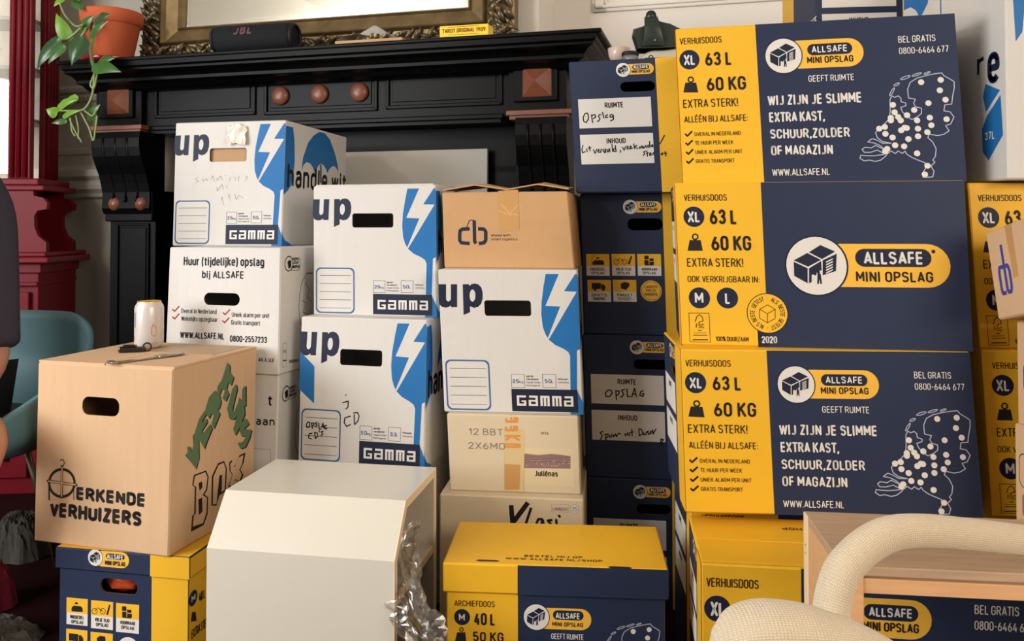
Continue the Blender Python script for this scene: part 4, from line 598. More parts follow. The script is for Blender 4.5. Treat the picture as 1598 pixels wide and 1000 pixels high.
'Y1': (0.4319,0.2752,0.1454,[('t','ARCHIEFDOOS',0.0222,0.1906,0.0786,0.0115,'i',0),('c',0.0371,0.1697,0.0155,'n',1),('t','M',0.031,0.1627,0.0115,0.0134,'w',1),('t','40 L',0.0605,0.1557,0.0418,0.0236,'i',1),('p',[(0.023,0.1217),(0.0453,0.1225),(0.0436,0.1408),(0.0275,0.1402)],'i',1),('l',[(0.0396,0.146),(0.0392,0.1477),(0.038,0.149),(0.0362,0.1494),(0.0344,0.1488),(0.033,0.1475),(0.0324,0.1457),(0.0327,0.144),(0.0339,0.1428),(0.0357,0.1424),(0.0375,0.1429),(0.039,0.1442)],0.002,'i',1,2),('t','50 KG',0.0582,0.1244,0.0595,0.0187,'i',1),('t','EXTRA STERK!',0.0171,0.0947,0.082,0.0126,'i',0),('r',0.1808,0.1528,0.2863,0.193,0.5,'g',1),('c',0.1811,0.1747,0.0258,'n',2),('c',0.1811,0.1747,0.0243,'w',3),('p',[(0.1635,0.1787),(0.1748,0.1853),(0.1851,0.1798),(0.1745,0.1736)],'n',4),('p',[(0.1634,0.1776),(0.1741,0.1723),(0.173,0.1595),(0.1628,0.1655)],'n',4),('p',[(0.1761,0.1861),(0.1858,0.1925),(0.1971,0.1873),(0.186,0.1806)],'n',4),('p',[(0.1864,0.1795),(0.198,0.1856),(0.1963,0.1707),(0.1853,0.1667)],'n',4),('p',[(0.1751,0.1723),(0.1852,0.1789),(0.1849,0.171),(0.1769,0.1687),(0.1762,0.1607),(0.174,0.1595)],'n',4),('p',[(0.1769,0.1687),(0.1826,0.1726),(0.1833,0.1696),(0.181,0.1688),(0.1768,0.1667)],'n',4),('p',[(0.1891,0.1786),(0.1947,0.1815),(0.1946,0.1804),(0.189,0.1774)],'w',5),('p',[(0.1889,0.1763),(0.1945,0.1792),(0.1944,0.1781),(0.1888,0.1751)],'w',5),('p',[(0.1887,0.174),(0.1943,0.1769),(0.1942,0.1758),(0.1886,0.1728)],'w',5),('p',[(0.1885,0.1717),(0.1941,0.1746),(0.194,0.1735),(0.1884,0.1705)],'w',5),('p',[(0.1883,0.1694),(0.1939,0.1723),(0.1938,0.1712),(0.1882,0.1682)],'w',5),('c',0.1823,0.1692,0.0012,'n',5),('c',0.1794,0.1678,0.0013,'n',5),('p',[(0.1814,0.1679),(0.1839,0.168),(0.1842,0.1593),(0.1829,0.1593),(0.1825,0.1635),(0.1817,0.1593),(0.1804,0.1592)],'n',5),('r',0.2128,0.1711,0.2715,0.1891,0.5,'n',2),('t','ALLSAFE',0.2181,0.1736,0.0464,0.0114,'w',1),('t','MINI OPSLAG',0.2117,0.1588,0.0587,0.0083,'i',1),('t','GEEFT RUIMTE',0.2095,0.1345,0.062,0.0107,'w',0),('l',[(0.3441,0.1296),(0.3441,0.1427),(0.3491,0.1533),(0.3602,0.1603),(0.3751,0.1647),(0.3884,0.1678),(0.3982,0.1695),(0.4012,0.1651),(0.4086,0.1612),(0.4154,0.157),(0.415,0.1478),(0.411,0.1347),(0.4085,0.1229),(0.398,0.1212),(0.3957,0.112),(0.4047,0.111),(0.4099,0.1034),(0.4041,0.0928),(0.396,0.09),(0.4004,0.0824),(0.3921,0.0769),(0.3828,0.0744),(0.37,0.076),(0.3674,0.0707),(0.374,0.0645),(0.3782,0.0544),(0.3757,0.0427),(0.3713,0.0374),(0.3743,0.0344),(0.3678,0.0283),(0.3717,0.0207),(0.3687,0.0122),(0.3544,0.0111),(0.3531,0.0161),(0.3591,0.0241),(0.3592,0.033),(0.348,0.037),(0.3405,0.04),(0.3332,0.0448),(0.331,0.0491),(0.3268,0.0454),(0.3206,0.049),(0.3163,0.0449),(0.3102,0.0486),(0.3046,0.0445),(0.3002,0.0396),(0.2932,0.0342),(0.2852,0.0318),(0.2762,0.0335),(0.2682,0.0319),(0.2621,0.0355),(0.2638,0.0402),(0.2729,0.0398),(0.2834,0.0402),(0.2939,0.042),(0.3006,0.0435),(0.2894,0.049),(0.2786,0.0452),(0.2694,0.0448),(0.2665,0.0491),(0.2715,0.0527),(0.2805,0.0518),(0.2874,0.0559),(0.3012,0.05),(0.294,0.0562),(0.2852,0.0597),(0.2761,0.0606),(0.2832,0.0661),(0.2908,0.0638),(0.2982,0.0597),(0.3113,0.0602),(0.2985,0.0623),(0.2912,0.0677),(0.2893,0.0754),(0.2953,0.0814),(0.3044,0.089),(0.3123,0.0971),(0.3148,0.1102),(0.3158,0.1259),(0.3195,0.1318),(0.3232,0.1296),(0.3287,0.1322),(0.3323,0.1292),(0.3326,0.1234),(0.3394,0.1216),(0.3391,0.1177),(0.3309,0.1148),(0.3329,0.1083),(0.34,0.1008),(0.3462,0.0971),(0.3544,0.1013),(0.3614,0.1068),(0.3622,0.1146),(0.3533,0.1169),(0.3512,0.122),(0.3544,0.1281)],0.0014,'v',1,2),('l',[(0.3223,0.1386),(0.3243,0.1429),(0.3239,0.1443),(0.3213,0.1419),(0.318,0.1372),(0.3159,0.1328),(0.3163,0.1315),(0.319,0.1338)],0.0012,'v',1,2),('l',[(0.3326,0.1509),(0.3323,0.152),(0.3296,0.1516),(0.3261,0.15),(0.324,0.148),(0.3244,0.1469),(0.327,0.1473),(0.3305,0.1489)],0.0012,'v',1,2),('l',[(0.35,0.1626),(0.3488,0.1636),(0.3439,0.1626),(0.3381,0.1601),(0.3349,0.1577),(0.3361,0.1567),(0.341,0.1578),(0.3468,0.1602)],0.0012,'v',1,2),('l',[(0.3678,0.168),(0.3664,0.1686),(0.3614,0.1674),(0.3557,0.1651),(0.3527,0.1631),(0.3541,0.1625),(0.3591,0.1636),(0.3648,0.1659)],0.0012,'v',1,2),('l',[(0.3811,0.17),(0.3803,0.1707),(0.3772,0.1701),(0.3735,0.1685),(0.3714,0.1669),(0.3721,0.1662),(0.3753,0.1668),(0.379,0.1684)],0.0012,'v',1,2),('c',0.3656,0.1542,0.0048,'w',3),('c',0.3956,0.1587,0.0046,'w',3),('c',0.3926,0.1429,0.0047,'w',3),('c',0.3998,0.129,0.0048,'w',3),('c',0.3734,0.1229,0.0047,'w',3),('c',0.3195,0.1182,0.0047,'w',3),('c',0.3211,0.1071,0.0047,'w',3),('c',0.3145,0.0985,0.0047,'w',3),('c',0.3141,0.0946,0.0047,'w',3),('c',0.3256,0.1002,0.0048,'w',3),('c',0.329,0.0952,0.0047,'w',3),('c',0.3395,0.1034,0.0046,'w',3),('c',0.351,0.1116,0.0047,'w',3),('c',0.3539,0.0961,0.0047,'w',3),('c',0.3733,0.101,0.0047,'w',3),('c',0.3745,0.0896,0.0048,'w',3),('c',0.3983,0.0996,0.0048,'w',3),('c',0.304,0.0843,0.0048,'w',3),('c',0.2953,0.0814,0.0047,'w',3),('c',0.304,0.0739,0.0048,'w',3),('c',0.3284,0.0803,0.0047,'w',3),('c',0.334,0.0844,0.0047,'w',3),('c',0.3371,0.084,0.0047,'w',3),('c',0.3539,0.0837,0.0047,'w',3),('c',0.3528,0.0722,0.0047,'w',3),('c',0.3675,0.079,0.0046,'w',3),('c',0.3142,0.0689,0.0047,'w',3),('c',0.338,0.0675,0.0047,'w',3),('c',0.317,0.0574,0.0047,'w',3),('c',0.3304,0.0563,0.0047,'w',3),('c',0.3045,0.0514,0.0047,'w',3),('c',0.3013,0.0477,0.0046,'w',3),('c',0.3489,0.0465,0.0047,'w',3),('c',0.3626,0.0286,0.0047,'w',3),('c',0.3575,0.0155,0.0047,'w',3),('t','WIJ ZIJN JE SLIMME',0.1512,0.1007,0.1347,0.0142,'w',1)]),
'Y1T': [('t','BESTEL MIJ OP',0.1559,0.039,0.1141,0.0099,'i',1),('t','WWW.ALLSAFE.NL/SHOP',0.1199,0.0245,0.1887,0.0097,'i',1),('p',[(0.062,0.0157),(0.0681,0.0202),(0.1015,0.0202),(0.1098,0.0168),(0.1056,0.0125),(0.0692,0.0114)],'i',1),('p',[(0.3168,0.0042),(0.3251,0.0079),(0.3573,0.0063),(0.3641,0.003),(0.3584,-0.0013),(0.3231,-0.0008)],'i',1)],
'LL': [('r',0.0965,0.2181,0.175,0.2507,0.5,'g',1),('c',0.0965,0.2353,0.018,'n',2),('c',0.0965,0.2353,0.017,'w',3),('p',[(0.0838,0.2376),(0.0912,0.2425),(0.0989,0.239),(0.0919,0.2344)],'n',4),('p',[(0.0838,0.2369),(0.0917,0.2335),(0.0919,0.2245),(0.0843,0.2284)],'n',4),('p',[(0.0921,0.2431),(0.0984,0.2478),(0.1067,0.2445),(0.0995,0.2395)],'n',4),('p',[(0.0998,0.2388),(0.1075,0.2433),(0.1074,0.233),(0.1001,0.2299)],'n',4),('p',[(0.0924,0.2335),(0.0991,0.2384),(0.0994,0.2329),(0.094,0.2311),(0.0941,0.2255),(0.0926,0.2246)],'n',4),('p',[(0.094,0.2311),(0.0977,0.2339),(0.0984,0.2318),(0.0968,0.2313),(0.094,0.2296)],'n',4),('p',[(0.1018,0.2383),(0.1055,0.2404),(0.1055,0.2397),(0.1018,0.2374)],'w',5),('p',[(0.1018,0.2367),(0.1055,0.2388),(0.1055,0.2381),(0.1019,0.2358)],'w',5),('p',[(0.1019,0.235),(0.1055,0.2372),(0.1056,0.2364),(0.1019,0.2342)],'w',5),('p',[(0.1019,0.2334),(0.1056,0.2356),(0.1056,0.2348),(0.1019,0.2326)],'w',5),('p',[(0.102,0.2318),(0.1056,0.234),(0.1056,0.2332),(0.102,0.231)],'w',5),('c',0.0977,0.2315,0.0009,'n',5),('c',0.0958,0.2305,0.0009,'n',5),('p',[(0.0972,0.2306),(0.099,0.2307),(0.0998,0.2247),(0.0989,0.2247),(0.0983,0.2276),(0.0981,0.2246),(0.0972,0.2245)],'n',5),('r',0.1213,0.2345,0.1649,0.2462,0.5,'n',2),('t','ALLSAFE',0.1238,0.2353,0.038,0.0101,'w',1),('t','MINI OPSLAG',0.1194,0.222,0.0474,0.0096,'i',1)],
'LB': (0.3122,0.2508,0.2234,[('r',0.1037,0.1613,0.1905,0.1921,0.5,'HOLE',0),('r',0.0253,0.0893,0.0752,0.1449,0,'w',1),('r',0.025,0.1138,0.0749,0.1449,0,'y',2),('t','INBOEDEL',0.0342,0.102,0.0329,0.0075,'i',1),('t','OPSLAG',0.037,0.0919,0.0279,0.0076,'i',1),('p',[(0.0372,0.1169),(0.0639,0.1174),(0.0632,0.1258),(0.0588,0.1292),(0.0413,0.1291),(0.037,0.1236)],'i',3),('p',[(0.0431,0.1326),(0.0538,0.1326),(0.0488,0.1381)],'i',3),('r',0.0835,0.0861,0.1347,0.1439,0,'w',1),('r',0.0832,0.1129,0.1344,0.1439,0,'y',2),('t','VRIJE TIJD',0.0926,0.1011,0.0338,0.0075,'i',1),('t','OPSLAG',0.0954,0.0911,0.0287,0.0076,'i',1),('l',[(0.098,0.122),(0.0967,0.1253),(0.0936,0.1272),(0.0897,0.1269),(0.0866,0.1245),(0.0855,0.121),(0.0868,0.1176),(0.09,0.1157),(0.0938,0.116),(0.0969,0.1184)],0.0013,'i',1,3),('l',[(0.1171,0.1236),(0.1159,0.1269),(0.1127,0.1288),(0.1089,0.1285),(0.1058,0.1261),(0.1047,0.1226),(0.106,0.1192),(0.1091,0.1173),(0.113,0.1177),(0.116,0.12)],0.0013,'i',1,3),('l',[(0.0918,0.1215),(0.0993,0.1297),(0.108,0.1237),(0.1109,0.1231),(0.0993,0.1297)],0.0012,'i',0,3),('p',[(0.1187,0.117),(0.1235,0.1166),(0.1288,0.1371),(0.1259,0.1386)],'i',3),('r',0.142,0.0837,0.1949,0.1429,0,'w',1),('r',0.1416,0.1121,0.1946,0.1429,0,'y',2),('t','VOORRAAD',0.1513,0.1004,0.035,0.0075,'i',1),('t','OPSLAG',0.1542,0.0905,0.0297,0.0075,'i',1),('r',0.1557,0.1281,0.1657,0.1373,0,'i',3),('r',0.1561,0.1148,0.1659,0.1265,0,'i',3),('r',0.1673,0.125,0.1776,0.1316,0,'i',3),('r',0.1674,0.1158,0.1788,0.1233,0,'i',3),('r',0.1572,0.1137,0.1769,0.1162,0,'i',3),('r',0.0255,0.0261,0.0752,0.0799,0,'w',1),('r',0.0251,0.0488,0.075,0.0799,0,'y',2),('t','GRATIS',0.0343,0.0369,0.0329,0.0076,'i',1),('t','TRANSPORT',0.0371,0.0268,0.0279,0.0076,'i',1),('r',0.0317,0.0557,0.054,0.0709,0,'i',3),('p',[(0.0549,0.0686),(0.0607,0.0691),(0.0657,0.0628),(0.0658,0.0569),(0.0552,0.0559)],'i',3),('r',0.0832,0.0253,0.1348,0.0784,0,'w',1),('r',0.0829,0.0474,0.1346,0.0784,0,'y',2),('t','PAKKET',0.0924,0.0357,0.034,0.0075,'i',1),('t','SHOP',0.0952,0.0256,0.0289,0.0075,'i',1),('p',[(0.0994,0.0549),(0.0972,0.0665),(0.1057,0.0723),(0.1172,0.0712),(0.1183,0.0633),(0.1109,0.0526)],'i',3),('c',0.171,0.0498,0.0252,'w',1)]),
'LR': [('c',0.0179,0.1581,0.0158,'n',1),('t','M',0.0114,0.151,0.0137,0.0138,'w',1),('p',[(0.01,0.1133),(0.0312,0.1054),(0.0274,0.126),(0.0137,0.131)],'i',1),('t','EXTRA STERK!',0.0124,0.0761,0.0685,0.019,'i',0),('t','40 L',0.0389,0.1396,0.0234,0.0201,'i',1)],
}
# ------------------------------------------------------------------ room
WALL = mat('wall_paint', (234, 227, 218), 0.8, spec=0.2, noise=0.04, nscale=6, bump=0.05)
WAINS = mat('wall_paint_grey', (172, 166, 154), 0.7, spec=0.25, noise=0.05, nscale=8)
FLOORM = mat('dark_red_carpet', (44, 18, 20), 0.95, spec=0.05, noise=0.4, nscale=90, bump=0.4, bscale=300)
CEIL = mat('ceiling_paint', (225, 220, 212), 0.9, spec=0.1)


def struct(o, cat=None):
    o['kind'] = 'structure'
    return o


mb = MB()
mb.box((-3.6, -3.2, -0.1), (3.6, 4.2, 0), FLOORM)
struct(mb.build('floor'))
mb = MB()
mb.box((-3.6, -3.2, 3.1), (3.6, 4.2, 3.2), CEIL)
struct(mb.build('ceiling'))
# chimney breast and the alcove walls either side of it
mb = MB()
mb.box((0.04, 0.2, 0), (0.30, 0.5, 3.1), WALL, WM)
mb.box((1.37, 0.2, 0), (1.535, 0.62, 3.1), WALL, WM)
mb.box((0.30, 0.2, 1.25), (1.37, 0.5, 3.1), WALL, WM)
struct(mb.build('wall_chimney'))
mb = MB()
mb.box((-2.6, 0.30, 0), (0.04, 0.45, 3.1), WAINS, WM)
struct(mb.build('wall_back_left'))
mb = MB()
mb.box((1.535, 0.48, 0), (4.3, 0.6, 3.1), WALL, WM)
struct(mb.build('wall_back_right'))
mb = MB()
mb.box((-3.7, -3.2, 0), (-3.5, -1.5, 3.1), WALL)
mb.box((-3.7, 0.5, 0), (-3.5, 4.2, 3.1), WALL)
mb.box((-3.7, -1.5, 0), (-3.5, 0.5, 0.9), WALL)
mb.box((-3.7, -1.5, 2.45), (-3.5, 0.5, 3.1), WALL)
struct(mb.build('wall_left'))
mb = MB()
mb.box((3.0, -3.2, 0), (3.2, 4.2, 3.1), WALL)
struct(mb.build('wall_right'))
mb = MB()
mb.box((-3.6, -3.3, 0), (0.3, -3.1, 3.1), WALL)
mb.box((2.1, -3.3, 0), (3.2, -3.1, 3.1), WALL)
mb.box((0.3, -3.3, 0), (2.1, -3.1, 0.9), WALL)
mb.box((0.3, -3.3, 2.8), (2.1, -3.1, 3.1), WALL)
for x in (-2.9, -1.9, -0.9):
    mb.box((x, -3.1, 0.3), (x + 0.8, -3.075, 0.33), WALL)
    mb.box((x, -3.1, 2.6), (x + 0.8, -3.075, 2.63), WALL)
    mb.box((x, -3.1, 0.3), (x + 0.03, -3.075, 2.63), WALL)
    mb.box((x + 0.77, -3.1, 0.3), (x + 0.8, -3.075, 2.63), WALL)
struct(mb.build('wall_rear'))


FRAMEW = mat('window_paint', (226, 222, 214), 0.5)
for nm_, (lo, hi, ax) in (('window_1', ((-3.62, -1.5, 0.9), (-3.56, 0.5, 2.45), 1)), ('window_2', ((0.3, -3.22, 0.9), (2.1, -3.16, 2.8), 0))):
    mb = MB()
    a0, a1 = lo[ax], hi[ax]

    def seg(p0, p1, z0, z1):
        l_, h_ = list(lo), list(hi)
        l_[ax], h_[ax], l_[2], h_[2] = p0, p1, z0, z1
        mb.box(l_, h_, FRAMEW)
    zt = hi[2]
    for p0, p1, z0, z1 in ((a0, a1, 0.9, 0.97), (a0, a1, zt - 0.07, zt), (a0, a0 + 0.06, 0.9, zt), (a1 - 0.06, a1, 0.9, zt), ((a0 + a1) / 2 - 0.03, (a0 + a1) / 2 + 0.03, 0.9, zt), (a0, a1, 1.95, 2.0)):
        seg(p0, p1, z0, z1)
    struct(mb.build(nm_))


def moulding(prof, s0, s1, d, m, name):
    """horizontal wall moulding: profile (depth out of wall, z)"""
    mb = MB()
    n = len(prof)
    vs = [WP(s0, d - a, z) for a, z in prof] + [WP(s1, d - a, z) for a, z in prof]
    mb.mesh(vs, [(i, i + 1, n + i + 1, n + i) for i in range(n - 1)] + [tuple(range(n)), tuple(range(n, 2 * n))[::-1]], m)
    return struct(mb.build(name))


moulding([(0, 1.42), (0.012, 1.425), (0.02, 1.44), (0.012, 1.45), (0.022, 1.46), (0.022, 1.475), (0.008, 1.48), (0, 1.49)], -2.5, 0.04, 0.30, WAINS, 'trim_1')
moulding([(0, 1.21), (0.006, 1.215), (0.006, 1.235), (0, 1.24)], -2.5, 0.04, 0.30, WAINS, 'trim_2')
moulding([(0, 1.035), (0.016, 1.045), (0.016, 1.06), (0.03, 1.075), (0.03, 1.10), (0.018, 1.11), (0.036, 1.125), (0.036, 1.15), (0.01, 1.16), (0, 1.17)], -2.5, 0.04, 0.30, WAINS, 'trim_3')
mb = MB()
for (a, b, c, e) in ((1.67, 1.69, 3.6, 1.725), (1.67, 2.5, 3.6, 2.555), (1.67, 1.69, 1.725, 2.555), (3.545, 1.69, 3.6, 2.555)):
    mb.box((a, 0.468, b), (c, 0.481, e), WALL, WM, r=0.004)
    mb.box((a + 0.012, 0.46, b + 0.012), (c - 0.012, 0.47, e - 0.012), WALL, WM, r=0.003)
struct(mb.build('trim_4'))

# ------------------------------------------------------------------ fireplace mantel
BLACK = mat('black_lacquer', (7, 8, 9), 0.36, spec=0.12, noise=0.2, nscale=12, bump=0.05, bscale=40)
MAHOG = mat('mahogany', (138, 82, 58), 0.35, spec=0.5, rgb2=(104, 56, 40), nscale=18, stretch=(1, 1, 6))
SOOT = mat('soot_black', (14, 14, 15), 0.9, spec=0.1)
mantel = empty('fireplace_mantel', W0, YW)
tag(mantel, 'black wooden fireplace mantel with brown bosses behind the stacked boxes', 'fireplace')
mb = MB()
# shelf profile (d, z) run along s with returns at both ends
prof = [(-0.14, 1.48), (-0.14, 1.455), (-0.128, 1.450), (-0.128, 1.443), (-0.10, 1.436), (-0.085, 1.425), (-0.085, 1.415), (-0.06, 1.41), (-0.045, 1.398), (-0.03, 1.392), (0.0, 1.39)]
n = len(prof)
rows = []
for dd, z in prof:
    k = (-dd) / 0.14
    rows.append([(-0.03 * k + 0.0 * (1 - k), 0.2, z), (-0.035 * k, dd, z), (1.668 + 0.106 * k, dd, z), (1.668 + 0.106 * k, 0.2, z)])
vs = [p for r in rows for p in r]
fs = [(i * 4 + j, i * 4 + j + 1, (i + 1) * 4 + j + 1, (i + 1) * 4 + j) for i in range(n - 1) for j in range(3)] + [(0, 1, 2, 3), ((n - 1) * 4, (n - 1) * 4 + 3, (n - 1) * 4 + 2, (n - 1) * 4 + 1)]
mb.mesh(vs, fs, BLACK)
mb.box((-0.05, -0.145, 1.47), (1.79, 0.2, 1.483), BLACK, r=0.004)
mb.build('shelf', mantel)
mb = MB()
mb.box((0.0, 0.0, 1.262), (1.668, 0.2, 1.435), BLACK)
mb.box((0.20, -0.012, 1.255), (1.47, 0.01, 1.272), BLACK, r=0.004)
mb.box((0.21, -0.006, 1.245), (1.46, 0.2, 1.262), BLACK)


def panel_frame(mb, s0, z0, s1, z1, d=0.0, w=0.012, t=0.007):
    for (a, b, c, e) in ((s0, z0, s1, z0 + w), (s0, z1 - w, s1, z1), (s0, z0, s0 + w, z1), (s1 - w, z0, s1, z1)):
        mb.box((a, d - t, b), (c, d + 0.002, e), BLACK, r=0.0025)
    mb.box((s0 + w * 1.8, d - t * 0.45, z0 + w * 1.8), (s1 - w * 1.8, d + 0.002, z1 - w * 1.8), BLACK, r=0.002)


panel_frame(mb, 0.228, 1.298, 0.618, 1.418)
panel_frame(mb, 0.649, 1.295, 1.054, 1.416)
panel_frame(mb, 1.082, 1.298, 1.466, 1.416)
mb.build('frieze', mantel)
for (s0, s1) in ((0.0, 0.19), (1.485, 1.668)):
    mb = MB()
    mb.box((s0 + 0.005, -0.022, 1.272), (s1, 0.001, 1.425), BLACK, r=0.003)
    mb.box((s0 + 0.022, -0.034, 1.30), (s1 - 0.026, -0.02, 1.416), BLACK, r=0.004)
    blk = mb.build('corner_block', mantel)
    mb = MB()
    c, z = 0.107, 1.358
    if s0 > 1:
        c = 1.581
    e = 0.044
    mb.mesh([(c - e, -0.036, z - e), (c + e, -0.036, z - e), (c + e, -0.036, z + e), (c - e, -0.036, z + e), (c, -0.068, z)], [(0, 1, 4), (1, 2, 4), (2, 3, 4), (3, 0, 4), (3, 2, 1, 0)], MAHOG)
    mb.build('pyramid_boss', blk)
    mb = MB()
    mb.box((s0 + 0.004, -0.05, 1.258), (s1 + 0.022, 0.01, 1.273), MAHOG, r=0.002)
    mb.box((s0 + 0.012, -0.042, 1.246), (s1 + 0.012, 0.01, 1.26), MAHOG, r=0.002)
    mb.build('capital', mantel)
    # scroll bracket: side profile extruded along s
    mb = MB()
    pr = [(0.05, 1.247), (-0.076, 1.247), (-0.082, 1.225), (-0.082, 1.195), (-0.076, 1.165), (-0.062, 1.135), (-0.046, 1.105), (-0.036, 1.075), (-0.028, 1.045), (-0.027, 1.02), (-0.03, 0.99), (-0.02, 0.97), (0.05, 0.97)]
    a, b = s0 + 0.04, s1 + 0.04 if s0 < 1 else s1 + 0.01
    mb.prism([(d_, z_) for d_, z_ in pr], a, b, BLACK, axis='x')
    for k in range(3):
        sc = a + (b - a) * (0.25 + 0.25 * k)
        mb.tube([(sc, d_ + 0.003, z_) for d_, z_ in pr[2:10]], 0.006, BLACK, 8)
        mb.tube([(sc, -0.028, 1.03), (sc, -0.034, 1.012)], 0.005, BLACK, 8)
    mb.build('bracket', mantel)
    mb = MB()
    mb.box((s0 + 0.045, -0.02, 0.945), (s1 + 0.045 if s0 < 1 else s1 - 0.02, 0.2, 1.05), BLACK, r=0.004)
    mb.box((s0 + 0.05, 0.0, 0), (s1 + 0.045 if s0 < 1 else s1 - 0.03, 0.2, 0.95), BLACK, r=0.003)
    panel_frame(mb, s0 + 0.08, 0.18, s1 + 0.022 if s0 < 1 else s1 - 0.04, 0.938, 0.0, 0.008)
    pil = mb.build('pilaster', mantel)
    for k in range(2):
        mb = MB()
        cx = (0.089 + k * 0.107) if s0 < 1 else s0 + 0.06 + 0.09 * k
        mb.lathe([(0.0225, 0), (0.024, 0.004), (0.021, 0.012), (0.012, 0.019), (0.0, 0.021)], MAHOG, 20)
        kn = mb.build('knob', pil)
        kn.location = (cx, -0.02, 1.005)
        kn.rotation_euler = (pi / 2, 0, 0)
for cx in (0.711, 0.852, 0.992):
    mb = MB()
    mb.lathe([(0.028, 0), (0.031, 0.004), (0.029, 0.01), (0.022, 0.016), (0.01, 0.019), (0, 0.0195)], MAHOG, 24)
    kn = mb.build('knob', mantel)
    kn.location = (cx, -0.003, 1.356)
    kn.rotation_euler = (pi / 2, 0, 0)
mb = MB()
mb.box((0.24, 0.11, 1.10), (1.48, 0.19, 1.25), BLACK)
mb.box((0.235, 0.11, 0), (0.33, 0.19, 1.12), BLACK)
mb.box((1.35, 0.11, 0), (1.49, 0.19, 1.12), BLACK)
mb.build('inner_surround', mantel)
mb = MB()
mb.box((0.30, 0.47, 0), (1.37, 0.49, 1.25), SOOT)
mb.box((0.30, 0.195, 0.0), (0.315, 0.48, 1.25), SOOT)
mb.box((1.355, 0.195, 0.0), (1.37, 0.48, 1.25), SOOT)
mb.build('firebox', mantel)
mb = MB()
BOARD = mat('grey_white_board', (198, 194, 184), 0.6, spec=0.3, noise=0.04, nscale=10)
mb.box((0.0, 0, 0), (0.60, 0.016, 1.172), BOARD, r=0.002)
o = mb.build('white_panel')
o.matrix_world = WM @ Matrix.Translation((0.795, 0.045, 0.002)) @ Matrix.Rotation(radians(-1.5), 4, 'X')
tag(o, 'plain off-white panel leaning in the dark fireplace opening behind the boxes', 'panel')

# ------------------------------------------------------------------ gilt mirror
GOLD = mat('antique_gilt', (150, 128, 88), 0.4, metal=0.65, rgb2=(88, 72, 48), nscale=22, bump=0.3, bscale=60)
GOLDD = mat('dark_gilt_leaf', (140, 124, 98), 0.34, metal=0.6, rgb2=(58, 50, 40), nscale=30, bump=0.2, bscale=80)
GLASSM = mat('mirror_silver', (225, 228, 224), 0.02, metal=1.0)
MT = WM @ Matrix.Translation((0.085, 0.125, 1.483)) @ Matrix.Rotation(radians(-2.2), 4, 'X')
mirror = empty('wall_mirror')
mirror.matrix_world = MT
tag(mirror, 'large mirror in a carved gilt leaf frame leaning on the black mantel shelf', 'mirror')
MWID, MHT = 1.39, 1.30


def band(mb, a, b, d0, d1, m):
    """square ring between insets a and b with depth d0 at a and d1 at b"""
    o_ = [(a, a), (MWID - a, a), (MWID - a, MHT - a), (a, MHT - a)]
    i_ = [(b, b), (MWID - b, b), (MWID - b, MHT - b), (b, MHT - b)]
    for k in range(4):
        k2 = (k + 1) % 4
        mb.poly([(o_[k][0], d0, o_[k][1]), (o_[k2][0], d0, o_[k2][1]), (i_[k2][0], d1, i_[k2][1]), (i_[k][0], d1, i_[k][1])], m)


mb = MB()
for a, b, d0, d1 in ((0, 0, 0.03, -0.02), (0, 0.008, -0.02, -0.024), (0.008, 0.012, -0.024, -0.012), (0.012, 0.088, -0.012, -0.030), (0.088, 0.095, -0.03, -0.046), (0.095, 0.104, -0.046, -0.03), (0.104, 0.145, -0.03, -0.016), (0.145, 0.150, -0.016, -0.026), (0.150, 0.158, -0.026, -0.012), (0.158, 0.16, -0.012, 0.004)):
    band(mb, a, b, d0, d1, GOLD)
mb.box((0.005, 0.012, 0.005), (MWID - 0.005, 0.03, MHT - 0.005), GOLDD)
fr = mb.build('frame', mirror)
mb = MB()
random.seed(11)


def leaf(mb, c, ang, L, wd, m, lift=0.012, curl=0.5):
    ux, uz = cos(ang), sin(ang)
    vs, n = [], 6
    for i in range(n + 1):
        t = i / n
        hw = wd * (sin(pi * min(1, t * 0.92 + 0.08)) ** 0.8) * (1 - 0.15 * t)
        yy = c[1] - 0.004 - lift * sin(pi * t * 0.85) * (1 + curl * t)
        px, pz = c[0] + ux * L * (t - 0.5), c[2] + uz * L * (t - 0.5)
        for s_ in (-1, 0, 1):
            vs.append((px - uz * hw * s_, yy + (0.005 if s_ else -0.004), pz + ux * hw * s_))
    fs = [(i * 3 + j, i * 3 + j + 1, i * 3 + j + 4, i * 3 + j + 3) for i in range(n) for j in (0, 1)]
    mb.mesh(vs, fs, m, True)


for k in range(4):
    L = MWID if k % 2 == 0 else MHT
    n = int(L / 0.021)
    for i in range(n):
        for rowi in range(3):
            t = (i + 0.5 + random.uniform(-.4, .4)) / n * L
            a = 0.022 + rowi * 0.024 + random.uniform(-0.006, 0.006)
            if k == 0:
                p = (t, -0.02 - rowi * 0.004, a)
            elif k == 1:
                p = (MWID - a, -0.02 - rowi * 0.004, t)
            elif k == 2:
                p = (t, -0.02 - rowi * 0.004, MHT - a)
            else:
                p = (a, -0.02 - rowi * 0.004, t)
            base = (0 if k % 2 == 0 else pi / 2)
            leaf(mb, p, base + random.choice((0.7, -0.7, 0.45, -0.5, 0.95)) + random.uniform(-.25, .25), random.uniform(0.038, 0.06), random.uniform(0.007, 0.011), GOLDD if random.random() < 0.8 else GOLD, random.uniform(0.006, 0.02))
tag(mb.build('carved_leaf', fr, recalc=False), kind='stuff')
mb = MB()
a = 0.158
b = 0.182
o_ = [(a, a), (MWID - a, a), (MWID - a, MHT - a), (a, MHT - a)]
i_ = [(b, b), (MWID - b, b), (MWID - b, MHT - b), (b, MHT - b)]
for k in range(4):
    k2 = (k + 1) % 4
    mb.poly([(o_[k][0], 0.002, o_[k][1]), (o_[k2][0], 0.002, o_[k2][1]), (i_[k2][0], 0.0013, i_[k2][1]), (i_[k][0], 0.0013, i_[k][1])], GLASSM)
